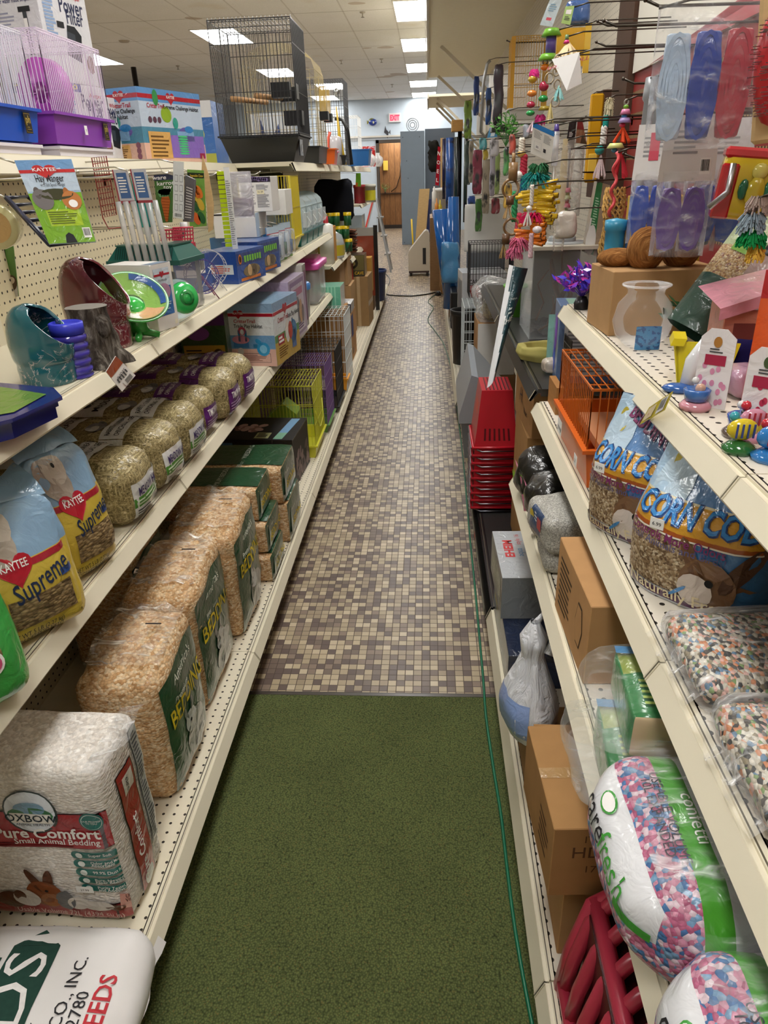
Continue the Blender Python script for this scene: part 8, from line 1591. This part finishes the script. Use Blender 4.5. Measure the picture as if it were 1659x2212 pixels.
card('black_card', 'black hanging card with white print next to brown pouch', 'hanging card', [(1222, 318), (1240, 322), (1246, 258), (1230, 262)], 2.8, C('#17171a', 'film'), lambda f: f.lines(.2, .4, .7, .6, 4, WHITE, 1), .003); card('brown_pouch', 'brown and tan hanging pouch with flared bottom on pegboard', 'hanging pack', [(1243, 308), (1268, 312), (1258, 260), (1248, 258)], 2.85, C('#8a5a3a', 'film'), lambda f: (f.R(0, .6, 1, 1, C('#7a2420')), f.poly([(.4, 0), (1, .0), (.7, .4)], C('#4a3520'))), .012)
toy('small toy of pink and green blocks hanging on a chain', 1232, 320, 2.6, [('c', '#8a8a8c', 4, 78, 0), ('d', '#d87090', 18, 9, 0), ('c', '#9aa83a', 10, 6, 0), ('d', '#cfe0a8', 20, 8, 0), ('c', '#c23a4a', 10, 8, 0), ('d', '#d87090', 20, 9, 0), ('b', '#7ab03a', 8, 8, 0)])
mb = MB(); mb.cbox(-.028, -.01, -.33, .028, .01, 0, C('#c9941c', 'gloss'), .008); mb.cbox(-.018, -.014, -.29, .018, -.008, -.22, C('#e0b84a', 'gloss'), .004); tag(mb.build('yellow_blister', None, P(1291, 202, 3.4)), 'tall narrow yellow blister pack on the pegboard by the post', 'blister pack')
toy('rope toy with teal knots and cream tassel beside the yellow pack', 1314, 205, 2.7, [('f', '#d8d0b0', 20, 40, 4), ('p', '#2f9a90', 14, 20, 0), ('p', '#e0ddd6', 16, 36, -2), ('b', '#2a9088', 22, 20, -8), ('t', '#d8c4c4', 26, 50, -4)], 'rope_toy')
toy('bead toy with green ball, pastel cups and red wavy strips', 1354, 215, 2.3, [('r', '#a09a90', 8, 10, 0), ('b', '#6fae2c', 12, 10, 0), ('d', '#d880a8', 24, 10, 0), ('b', '#3f88b8', 14, 8, -2), ('d', '#a890c8', 30, 10, 0), ('b', '#d03a5a', 14, 10, -4), ('t', '#d85030', 36, 34, -2), ('d', '#d8dc8a', 40, 10, -14), ('b', '#3f88b8', 14, 10, -16), ('t', '#c83a44', 34, 54, 0)], H=150)
mb = MB(); mb.tube([(.006 * math.sin(i * .9), .006 * math.cos(i * .9), -.008 * i) for i in range(22)], .005, C('#d84a50', 'plastic'), 6); tag(mb.build('red_spiral', None, P(1333, 328, 2.25)), 'red wavy spiral strip hanging above the woven hay tower', 'toy')
mb = MB()
for k in range(15):
    z = -.02 * k; r_ = .026 + .004 * math.sin(k)
    for q in range(12): a = 2 * PI * q / 12 + k * .2; mb.tube([(r_ * math.cos(a), r_ * math.sin(a), z), (r_ * math.cos(a + .35) * 1.08, r_ * math.sin(a + .35) * 1.08, z - .012), (r_ * math.cos(a + .5), r_ * math.sin(a + .5), z - .022)], .003, C('#a5824c' if k > 3 else '#c9a060', 'fuzz'), 4)
tag(mb.build('woven_hay_toy', None, P(1330, 405, 2.3)), 'hanging woven tower of brown hay strands', 'toy')
card('litter_bag', 'green and beige paper bag hanging behind the woven hay tower', 'hanging pack', [(1262, 545), (1308, 560), (1318, 400), (1290, 392)], 2.75, C('#a5947c', 'film'), lambda f: (f.R(0, 0, .42, 1, C('#2a7a48', 'film')), f.lines(.1, .3, .36, .8, 14, C('#a9d0b0'), 2), f.ell(.2, .2, .02, .05, C('#d8d8d4'), 3), f.R(.0, .0, .08, .5, C('#d8d6d0'), 2)), .05)
for k, (a, b2, lb) in enumerate((((1410, 168), (1363, 525), 'nearest-left grey plastic scoop handle hanging on the dark hook'), ((1428, 170), (1394, 525), 'middle grey plastic scoop handle on the dark hook'), ((1455, 168), (1440, 480), 'right grey plastic scoop handle on the dark hook'))):
    q0, q1 = P(*a, 2.02 + .03 * k), P(*b2, 1.98 + .03 * k); mb = MB(); mb.tube([Vector((0, 0, 0)), (q1 - q0) * .12, (q1 - q0) * .14, (q1 - q0) * .9, (q1 - q0) + Vector((.008, -.01, .0)), (q1 - q0) * 1.04 + Vector((.02, -.02, .0))], [.016, .018, .013, .015, .018, .012], C('#8d9094', 'plastic'), 10); tag(mb.build('plastic_scoop', None, q0), lb, 'scoop', 'grey plastic scoops')
def cfold(label, px, py, Y, w_, h_, cols, hc=None, txt=None, tilt=0):
    """clear pouch with a coiled strap inside and a folded paper header"""
    e = empty('leash_pouch', label, 'hanging pack', P(px, py, Y), rad(-12), 'clear strap pouches', rot=(0, 0, rad(-15))); ph = h_ * (.62 if hc else 1)
    mb = MB(); pouch(mb, w_, ph, .055, clear('#eef0f4', .05, .06, 'pouchfilm', .35), None, lambda v: 1, lambda v: .75, 14, 16, .006); mb.v = [(a, b_, c_ - h_) for a, b_, c_ in mb.v]; mb.build('clear_pouch', e)
    for k, c_ in enumerate(cols):
        n_ = len(cols); ww = w_ * .84 / n_; x0 = -w_ * .42 + ww * (k + .5); mb = MB()
        for j in range(4): r_ = 1 - .24 * j; mb.tube([(x0 + ww * .46 * r_ * math.cos(q), .0, -h_ + ph * .44 + ph * .36 * r_ * math.sin(q)) for q in [2 * PI * i / 20 for i in range(20)]], min(.006, ww * .1), C(c_, 'cloth'), 4, True)
        softbox(mb, ww * .9, .022, ph * .74, .01, C(c_, 'film'), 6, ns=.003); q = 6 * 6 * 6 + 2; i0 = len(mb.v) - q; mb.v[i0:] = [(a + x0, b_ + .008, v_ - h_ + ph * .07) for a, b_, v_ in mb.v[i0:]]; mb.build('coiled_strap', e)
    if hc:
        mb = MB(); f = slab4(mb, [(-w_ * .5, -.012, -h_ * .45), (w_ * .5, -.012, -h_ * .45), (w_ * .46, -.004, 0), (-w_ * .46, -.004, 0)], .002, C(hc)); f.lines(.2, .4, .75, .8, 5, C('#9a9a9c'), 1); txt and f.R(.35, .35, .6, .85, C('#d8566a'), 2); f.barcode(.72, .1, .9, .35, 1); mb.build('header_card', e)
    return e
cfold('big clear pouch with pale blue, dark blue and red straps at the top', 1545, 0, 1.42, .17, .215, ('#b9cfe6', '#2444a8', '#b83a4a'), None, None, 8)
cfold('clear pouch with blue strap under a white card with pink print', 1422, 268, 1.80, .085, .245, ('#2c58c8', '#1f48b8'), '#e6e4e2', 1, 8)
cfold('clear pouch with coiled purple strap under a blank white card', 1500, 248, 1.52, .10, .245, ('#6a4a9c', '#5a3c90'), '#e2e0de', None, 10)
cfold('clear pouch with black strap hanging behind the purple one', 1542, 250, 1.62, .075, .25, ('#1c1c20',), '#dddbd8', None, 8)
cfold('clear pouch with blue straps at the right of the black one', 1580, 255, 1.60, .10, .235, ('#2f55b8', '#2a4ca8'), '#d6d6d8', None, 8)
e = empty('bird_treat_can', 'yellow and red hanging container with moulded green bird', 'hanging toy', P(1632, 326, 1.28), rad(-20), rot=(0, rad(6), rad(-15))); mb = MB(); softbox(mb, .085, .05, .10, .012, C('#d8bc28', 'gloss'), 8, ns=0); mb.v = [(a, b_, c_ - .10) for a, b_, c_ in mb.v]; mb.build('yellow_body', e); mb = MB(); mb.cbox(-.044, -.027, -.012, .044, .027, .004, C('#c23038', 'gloss'), .004); mb.cbox(-.0445, -.028, -.10, -.018, .01, -.02, C('#b01c24', 'gloss'), .003); mb.build('red_panel', e)
mb = MB(); mb.ball((.012, -.028, -.028), .012, C('#d8cc6a', 'gloss'), 12, (1, .5, 1)); mb.ball((.012, -.028, -.058), .018, C('#cdb83a', 'gloss'), 12, (.8, .5, 1.3)); mb.ball((-.006, -.028, -.055), .011, C('#1d6a4c', 'gloss'), 10, (.7, .5, 1.4)); mb.ball((.030, -.028, -.055), .011, C('#1d6a4c', 'gloss'), 10, (.7, .5, 1.4)); mb.build('moulded_bird', e); mb = MB(); mb.tube([(-.03, -.035, -.02), (-.028, -.04, -.06), (-.05, -.04, -.085)], .005, C('#a9a9ac', 'metal'), 8); mb.build('metal_lever', e)
e = empty('pin_brush', 'red cushioned pet brush with metal pins at the right edge', 'brush', P(1668, 150, 1.10), 0, rot=(0, rad(-6), rad(-25))); mb = MB(); mb.ball((0, 0, 0), .05, C('#b01c24', 'plastic'), 16, (.45, .35, 1.3)); mb.build('cushion', e); mb = MB(); mb.cbox(-.02, .006, -.085, .03, .02, .09, C('#c9a878', 'wood'), .006); mb.build('wooden_back', e); mb = MB(); rr = random.Random(2)
for k in range(120): a, z = rr.uniform(-1.2, 1.2), rr.uniform(-.055, .055); c0 = Vector((.022 * math.sin(a) * (1 - (z / .07) ** 2), -.016 * math.cos(a), z)); mb.tube([c0, c0 + Vector((-.008, -.008, 0))], .0007, STEEL, 3)
mb.build('metal_pins', e)
toy('grey and green feather toy at the right edge above finch bag', 1640, 425, 1.18, [('f', '#b9a8a0', 50, 30, 0), ('f', '#8fa0ac', 60, 40, -6), ('f', '#1f8a4a', 64, 26, 0), ('f', '#d8b04a', 40, 30, 14)], 'feather_toy')
# ================================================================== FAR END OF THE AISLE
def fbox(name, label, cat, l, r, b_, t, Y, d, m, z=None, prints=None):
    x0, x1 = P(l, b_, Y).x, P(r, b_, Y).x; z0 = P(r, b_, Y).z if z is None else z; mb = MB(); mb.cbox(x0, 0, 0, x1, d, P(r, t, Y).z - z0, m, .004)
    if prints: prints(box_faces(mb, x0, 0, 0, x1, d, P(r, t, Y).z - z0))
    return tag(mb.build(name, None, (0, Y, z0)), label, cat)
GC = C('#6d7882', 'paint'); fbox('metal_cabinet', 'tall grey metal cabinet beside the back doorway', 'cabinet', 869, 918, 528, 282, 17.3, .5, GC, 0, lambda F: [F['S'].ell(u, v, .012, .012, C('#4a525a'), 1, 8) for u, v in ((.1, .95), (.8, .95), (.25, .75), (.3, .6), (.1, .02))])
fbox('metal_cabinet', 'darker grey metal cabinet to the right of the tall one', 'cabinet', 919, 980, 520, 276, 17.9, .6, C('#596068', 'paint'), 0)
e = empty('exit_sign', 'white exit sign with glowing red letters on the back wall', 'exit sign', (-.875, YB - .03, 2.70)); mb = MB(); mb.cbox(-.16, -.03, 0, .16, .03, .21, C('#e6e2e0', 'plastic'), .006); mb.build('housing', e); mb = MB(); f = plane_face(mb, (-.13, -.0305, .025), (1, 0, 0), (0, 0, 1), .26, .16); f.R(0, 0, 1, 1, C('#f2c4c8')); EXM = special('exit_red', lambda t: (t.set(.5), setattr(t.b.inputs['Base Color'], 'default_value', (.8, .02, .05, 1)), setattr(t.b.inputs['Emission Color'], 'default_value', (1, .03, .08, 1)), setattr(t.b.inputs['Emission Strength'], 'default_value', .8)))
f.text('EXIT', .5, .12, .12, EXM, 2, bold=.05, fit=.25); mb.build('lettering', e)
mb = MB(); mb.ball((0, 0, 0), .11, C('#2a3f8a', 'gloss'), 16, (1, .35, .75)); mb.ball((.02, -.035, -.01), .03, C('#d8d4a0', 'gloss'), 10, (.7, .3, 1)); mb.add([(-.09, 0, .0), (-.15, 0, .05), (-.15, 0, -.05)], [(0, 1, 2)], C('#8a8428', 'plastic')); mb.ball((-.02, 0, .03), .10, C('#6a6a3a', 'gloss'), 12, (.9, .3, .65)); tag(mb.build('fish_plaque', None, (-1.46, YB - .06, 2.72)), 'blue model fish mounted on the wall left of exit sign', 'wall ornament')
mb = MB(); mb.add([(-.07, 0, .0), (0, -.01, .06), (.06, 0, .0), (0, -.01, -.06), (.10, 0, .06), (.10, 0, -.06), (-.03, 0, .16), (.02, 0, -.15)], [(0, 3, 2, 1), (2, 4, 5), (0, 1, 6), (3, 7, 2)], C('#3a3a40', 'plastic')); tag(mb.build('angelfish_plaque', None, (-1.1, YB - .05, 2.47)), 'small dark angelfish ornament under the exit sign', 'wall ornament')
mb = MB(); [mb.tube([(r_ * math.cos(q), 0, r_ * math.sin(q)) for q in [2 * PI * i / 20 for i in range(20)]], .012, C('#b9bcc0', 'plastic'), 6, True) for r_ in (.05, .09, .13)]; tag(mb.build('wire_rings', None, P(891, 275, 17.5) + Vector((0, .1, .05))), 'pale coiled ring lying on top of the grey cabinet', 'ring')
# humidifier on casters
e = empty('air_purifier', 'beige floor appliance with sloped top on dark casters', 'appliance', (-.15, 11.9, 0)); BG = C('#b3a998', 'plastic'); mb = MB(); mb.prism([(-.165, .08), (.165, .08), (.165, .60), (.15, .65), (.11, .67), (.08, .65), (-.06, .49), (-.15, .38), (-.165, .34)], -.15, .25, BG, 'y'); mb.box(.06, -.153, .18, .11, -.149, .42, C('#17181a', 'plastic')); mb.build('housing', e); mb = MB(); mb.box(-.16, -.14, .05, .16, .24, .08, C('#3a2420', 'plastic')); mb.build('base', e)
for x, y in ((-.13, -.1), (.13, -.1), (-.13, .2), (.13, .2)): mb = MB(); mb.cyl((x - .02, y, .03), (x + .02, y, .03), .03, C('#17171a', 'plastic'), 12); mb.build('caster', e)
def plank(name, label, a, b_, Ya, Yb, w_, th, m): q0, q1 = P(*a, Ya), P(*b_, Yb); q0.z = .002; mb = MB(); d = q1 - q0; mb.add([(-w_/2, 0, 0), (w_/2, 0, 0), Vector((w_/2, 0, 0)) + d, Vector((-w_/2, 0, 0)) + d, (-w_/2, th, 0), (w_/2, th, 0), Vector((w_/2, th, 0)) + d, Vector((-w_/2, th, 0)) + d], [(0, 1, 2, 3), (7, 6, 5, 4), (0, 4, 5, 1), (3, 2, 6, 7), (0, 3, 7, 4), (1, 5, 6, 2)], m); return tag(mb.build(name, None, q0), label, 'board')
plank('wood_plank', 'pale wooden plank leaning behind the beige floor appliance', (905, 545), (917, 408), 14.4, 14.4, .19, .03, C('#b99a6a', 'wood')); plank('blue_board', 'dark blue board leaning beside the wooden plank', (921, 530), (927, 430), 14.6, 14.6, .08, .03, C('#24346a', 'plastic')); plank('pine_post', 'thin pale pine post standing before the blue hanging rolls', (955, 560), (955, 298), 11.3, 11.3, .045, .04, C('#c9a573', 'wood'))
q = P(893, 515, 14.0); mb = MB(); mb.tube([(0, 0, 0), (-.03, 0, .62)], .016, C('#d8b41c', 'plastic'), 8); mb.box(-.06, -.03, -.1, .06, .03, 0, C('#2a6a7a', 'cloth')); tag(mb.build('yellow_mop', None, (q.x, 14.0, .1)), 'mop with bright yellow handle behind the beige appliance', 'mop')
fbox('wooden_stand', 'brown wooden stand on the right carrying tubes and white bucket', 'stand', 929, 951, 628, 470, 10.2, 1.0, C('#8a6a48', 'wood'), 0)
mb = MB(); softbox(mb, .16, .22, .85, .03, C('#8f6c44', 'card'), 10, ns=.02); tag(mb.build('paper_sack', None, (.235, 9.95, 0)), 'tall brown paper sack in front of the wooden stand', 'paper sack')
for k, (dx, r_, h_, c_, lb) in enumerate(((-.02, .03, .30, '#dedcd6', 'white caulking tube on the brown wooden stand'), (.01, .025, .16, '#d88a3a', 'small orange labelled bottle on the brown wooden stand'), (.055, .025, .14, '#c9b42a', 'small yellow labelled bottle on the brown wooden stand'))): mb = MB(); mb.lathe([(0, 0), (r_, 0), (r_, h_), (r_ * .4, h_ + .02), (r_ * .3, h_ + .07), (0, h_ + .07)], C(c_, 'plastic'), 14); tag(mb.build('sealant_bottle', None, (.10 + dx, 10.3 + .25 * (k == 0), P(951, 470, 10.2).z + .002)), lb, 'bottle')
mb = MB(); mb.lathe([(0, 0), (.10, 0), (.12, .30), (.128, .30), (.128, .34), (0, .345)], C('#dcdcda', 'plastic'), 20); tag(mb.build('white_bucket', None, (.19, 10.95, P(951, 470, 10.2).z + .002)), 'white lidded bucket on the brown wooden stand', 'bucket')
for l, r, b_, t, Y, c_, lb in ((962, 980, 470, 298, 8.4, '#1c4f9a', 'blue printed backdrop roll hanging, brightest of the rolls'), (980, 990, 500, 296, 8.2, '#1a2f30', 'dark green backdrop roll beside the bright blue one'), (955, 962, 430, 300, 8.8, '#1c1f4a', 'dark navy backdrop roll behind the pine post'), (1000, 1008, 480, 300, 7.6, '#2a3a30', 'dark narrow backdrop roll right of the black pole')):
    x0, x1 = P(l, b_, Y).x, P(r, b_, Y).x; mb = MB(); h_ = P(l, t, Y).z - P(l, b_, Y).z; mb.cyl((0, 0, 0), (0, 0, h_), (x1 - x0) / 2, special('print_' + c_[1:], lambda t_, c_=c_: t_.set(.25, 0, .4, .5, t_.ramp(t_.noise(9, 3).outputs[0], [(.35, '#10142a'), (.5, c_), (.72, c_), (.8, '#9ab0d0')]))), 16); tag(mb.build('backdrop_roll', None, ((x0 + x1) / 2, Y, P(l, b_, Y).z)), lb, 'backdrop roll', 'hanging backdrop rolls')
mb = MB(); mb.cyl((0, 0, 0), (0, 0, P(988, 283, 8.0).z - .153), .022, C('#17171a', 'metal'), 10); q = P(990, 560, 8.0); tag(mb.build('black_pole', None, (q.x, 8.0, .152)), 'black upright pole between the hanging backdrop rolls', 'pole')
for (a, b_, Y, r0, r1, lb) in (((955, 452), (966, 655), 7.4, .10, .03, 'bright blue paper cone roll leaning at the aisle side'), ((980, 425), (976, 665), 7.2, .05, .09, 'blue speckled backdrop roll flaring towards the bottom')): q0, q1 = P(*a, Y), P(*b_, Y); mb = MB(); mb.tube([(0, 0, 0), q1 - q0], [r0, r1], C('#1f62b0', 'gloss'), 16); tag(mb.build('poster_roll', None, q0), lb, 'poster roll')
mb = MB(); softbox(mb, .16, .08, .36, .03, C('#4f94cc', 'film'), 8, ns=.02); tag(mb.build('blue_bag', None, P(972, 612, 7.0)), 'light blue plastic bag hanging low by the filtration box', 'plastic bag')
card('red_banner', 'narrow red banner with white letters hanging near the pine post', 'banner', [(940, 400), (948, 401), (952, 318), (946, 316)], 11.0, C('#a01828', 'cloth'), lambda f: [f.text(ch, .5, .78 - .23 * i, .05, WHITE, 1) for i, ch in enumerate('NOEL')], .01); mb = MB(); softbox(mb, .14, .12, .40, .05, C('#23221f', 'cloth'), 8, ns=.05); tag(mb.build('dark_jacket', None, P(937, 372, 11.4)), 'dark cloth bundle hanging behind the red banner', 'cloth bundle')
for l, r, b_, t, Y, c_, lb in ((1012, 1022, 395, 305, 6.6, '#9a9080', 'grey tan hanging pack right of the backdrop rolls'), (1040, 1056, 462, 345, 6.0, '#a59a88', 'grey broom head hanging in clear plastic'), (1056, 1068, 425, 300, 5.4, '#b0aab8', 'pale lilac hanging pack beside the broom head'), (1068, 1078, 420, 330, 5.2, '#9ab06a', 'pink and green patterned hanging pack'), (1064, 1084, 272, 140, 4.3, '#2c1a28', 'tall dark purple plant pack left of the yellow cage'), (1002, 1018, 300, 218, 6.8, '#7a9a3a', 'green plant pack hanging high under the canopy'), (1022, 1034, 250, 165, 6.2, '#1d3f88', 'dark blue strap hanging high, left of two'), (1048, 1060, 270, 190, 5.4, '#1f4f98', 'dark blue strap hanging high, right of two'), (1020, 1040, 420, 325, 6.0, '#8a3a50', 'red white and black braided leash bundle'), (1056, 1076, 338, 302, 4.9, '#c9c6cc', 'white printed pack under the blue and white header card'),
 (1034, 1050, 324, 298, 5.0, '#4aa0a8', 'small round teal pack above the broom head'), (1042, 1053, 346, 322, 5.1, '#c9b03a', 'yellow and black tag pack under the teal pack'), (1004, 1016, 400, 305, 6.9, '#3a4a44', 'narrow dark green pack left of the tan pack'), (1086, 1098, 380, 318, 3.6, '#4a8a48', 'green leafy pack behind the bamboo toy'), (1098, 1112, 335, 290, 3.4, '#b04a3a', 'red and white small pack above the bamboo toy'),
 (1010, 1026, 478, 424, 6.4, '#2a4a90', 'dark blue pack hanging below the tan pack'), (1026, 1040, 500, 430, 6.1, '#4a7a3a', 'green pack hanging below the leash bundle'), (1060, 1078, 462, 428, 5.2, '#7a2430', 'dark red ring pack beside the broom head'), (1086, 1104, 450, 395, 3.5, '#c9a040', 'orange and white small pack left of the yellow straws'), (1128, 1142, 300, 268, 3.3, '#8a8f98', 'grey small pack left of the blue topped card')):
    x0, x1 = P(l, b_, Y).x, P(r, b_, Y).x; h_ = P(l, t, Y).z - P(l, b_, Y).z; mb = MB(); softbox(mb, x1 - x0, .04, h_, .014, special('mixed_' + c_[1:], lambda t_, c_=c_: t_.set(.35, 0, .4, .5, t_.ramp(t_.noise(22, 3, t_.co(scale=(1, 1, .5))).outputs[0], [(.35, '#23262a'), (.47, c_), (.62, c_), (.74, '#d8d4d0')]))), 8, ns=.008); tag(mb.build('hanging_pack', None, ((x0 + x1) / 2, Y, P(l, b_, Y).z)), lb, 'hanging pack')
mb = MB(); mb.tube([(.04, 0, .42), (.02, 0, .40), (0, 0, .3), (-.01, 0, 0), (.02, 0, -.03), (.05, 0, 0)], .011, C('#a9aaac', 'metal'), 8); tag(mb.build('metal_crook', None, P(1042, 285, 5.6)), 'long grey metal crook hanging between the dark blue straps', 'hook'); card('blue_header', 'blue and white header card beneath the dark purple plant pack', 'hanging card', [(1052, 298), (1074, 296), (1078, 272), (1058, 276)], 4.6, C('#4a94c8', 'film'), lambda f: f.R(.3, .1, .7, .5, C('#dfe8ee')), .003); fbox('dark_tray', 'dark tray with plastic plants under the purple plant pack', 'tray', 1062, 1096, 284, 272, 4.2, .12, C('#23261f', 'plastic')); fbox('pine_crate', 'pale wooden crate up high beside the smaller canopy', 'crate', 976, 1000, 283, 258, 7.95, .2, C('#c99a5c', 'wood'))
plantc('bright green plastic plant hanging left of the bamboo toy', P(1092, 330, 4.2), [C('#3a7a34', 'plastic'), C('#4a9a3c', 'plastic'), C('#6ab04a', 'plastic')], 22, .24, .10, 12, False)
# step ladder, doorway details, cords
e = empty('step_ladder', 'aluminium step ladder standing open past the left shelves', 'ladder', (-.62, 12.3, 0)); AL = C('#b3b5b6', 'metal'); T_ = (-.22, .25, 1.12)
for a in ((.0, 0, 0), (.0, .42, 0)): mb = MB(); mb.tube([a, (T_[0], T_[1] + (a[1] - .2) * .7, T_[2])], .022, AL, 4); mb.build('front_rail', e)
for a in ((-.62, 0.0, 0), (-.62, .42, 0)): mb = MB(); mb.tube([a, (T_[0] - .04, T_[1] + (a[1] - .2) * .7, T_[2])], .018, C('#c9463c' if a[1] == 0 else '#b3b5b6', 'plastic'), 4); mb.build('rear_rail', e)
for k in range(1, 4): t_ = k / 4; mb = MB(); mb.box(-.22 * t_ - .05, .02 + .08 * t_, 1.12 * t_ - .01, -.22 * t_ + .05, .40 - .03 * t_, 1.12 * t_ + .01, AL); mb.build('step', e)
fbox('soap_dispenser', 'yellowish dispenser box on the panelled wall beyond the doorway', 'dispenser', 828, 838, 368, 347, YB + 1.25, .06, C('#d8b84a', 'plastic')); plantc('small potted plant on the ledge beyond the doorway', (P(832, 412, YB + 1.2).x, YB + 1.25, .972), [C('#3a6a2c', 'plastic'), C('#5a8a3c', 'plastic'), C('#6a9a4a', 'plastic')], 14, .4, .16, 5)
def cord(name, label, pts, r_, c_): mb = MB(); mb.tube(pts, r_, C(c_, 'plastic'), 6); tag(mb.build(name), label, 'cord')
def smooth(p, n=6):
    o = []
    for i in range(len(p) - 1):
        a, b_, c_, d = (Vector(p[max(0, min(len(p) - 1, j))]) for j in (i - 1, i, i + 1, i + 2))
        for k in range(n): t_ = k / n; o.append(.5 * ((2 * b_) + (c_ - a) * t_ + (2 * a - 5 * b_ + 4 * c_ - d) * t_ ** 2 + (3 * b_ - a - 3 * c_ + d) * t_ ** 3))
    return o + [Vector(p[-1])]
gp = [at(x, y, Z=.006 if y < 1500 else .011) for x, y in ((946, 632), (925, 650), (936, 665), (924, 690), (940, 715), (958, 742), (975, 800), (990, 905), (1001, 1000), (1014, 1150), (1025, 1260), (1036, 1380), (1044, 1470), (1050, 1550), (1066, 1660), (1082, 1760), (1096, 1880), (1110, 1990), (1130, 2110), (1152, 2225))]
cord('green_cord', 'long thin green cord running along the floor beside right shelves', smooth(gp), .0042, '#0f6a4a'); cord('black_cord', 'black cable looping across the mosaic floor far down the aisle', smooth([at(x, y, Z=.008) for x, y in ((834, 592), (842, 603), (838, 620), (834, 634), (850, 638), (890, 639), (925, 635), (946, 630))]), .008, '#1a1a1a'); cord('wall_cord', 'thin dark cord hanging on the panelled wall beyond the doorway', [P(x, y, YB + 1.3) for x, y in ((866, 350), (864, 380), (856, 405), (845, 414))], .012, '#1a1714')
mb = MB(); mb.box(-.04, -.03, 0, .04, .03, .03, C('#141414', 'plastic')); mb.ball((0, -.05, .03), .03, C('#17171a', 'plastic'), 10); tag(mb.build('power_plug', None, at(947, 637, Z=.004)), 'black power plug where green and black cords meet', 'plug')
# every hanging thing gets the wire that carries it back to its wall
bpy.context.view_layer.update()
for o in [o for o in scene.objects if o.parent is None and o.get('category') in ('hanging pack', 'hanging card', 'toy', 'paper tag', 'backdrop roll', 'syringe', 'brush pack', 'tube', 'blister pack', 'scoop', 'banner', 'brush', 'bag', 'pouch', 'tray', 'pack', 'cloth bundle', 'bottle', 'rack') or o.name.startswith(('metal_crook', 'amber_box', 'plastic_plant.003', 'treat_tub'))]:
    if not ((.9 if o.location.y > 2.5 else 1.15) < o.location.z < 3 or o.get('category') == 'backdrop roll') and o.name != 'black_bag' or o.name.startswith(('meal', 'mauve', 'blue_bottle', 'sealant', 'food_bottle', 'red_book')) or (.3 < o.location.x and o.location.y < 2.0 and o.location.z < 1.2): continue
    me = [o] + list(o.children); pts = [q.matrix_world @ v.co for q in me if q.type == 'MESH' for v in q.data.vertices]
    t_ = max(pts, key=lambda p_: p_.z); xw = RW if t_.x > 0 else XB
    if t_.y > 10.9: continue
    mb = MB(); inv = o.matrix_world.inverted(); mb.tube([inv @ Vector((t_.x, t_.y, t_.z - .004)), inv @ Vector((t_.x + (xw - t_.x) * .12, t_.y, t_.z + .006)), inv @ Vector((xw, t_.y, t_.z + .006))], .0022, DHK if xw > 0 else HK, 5); mb.build('hanger_wire', o)
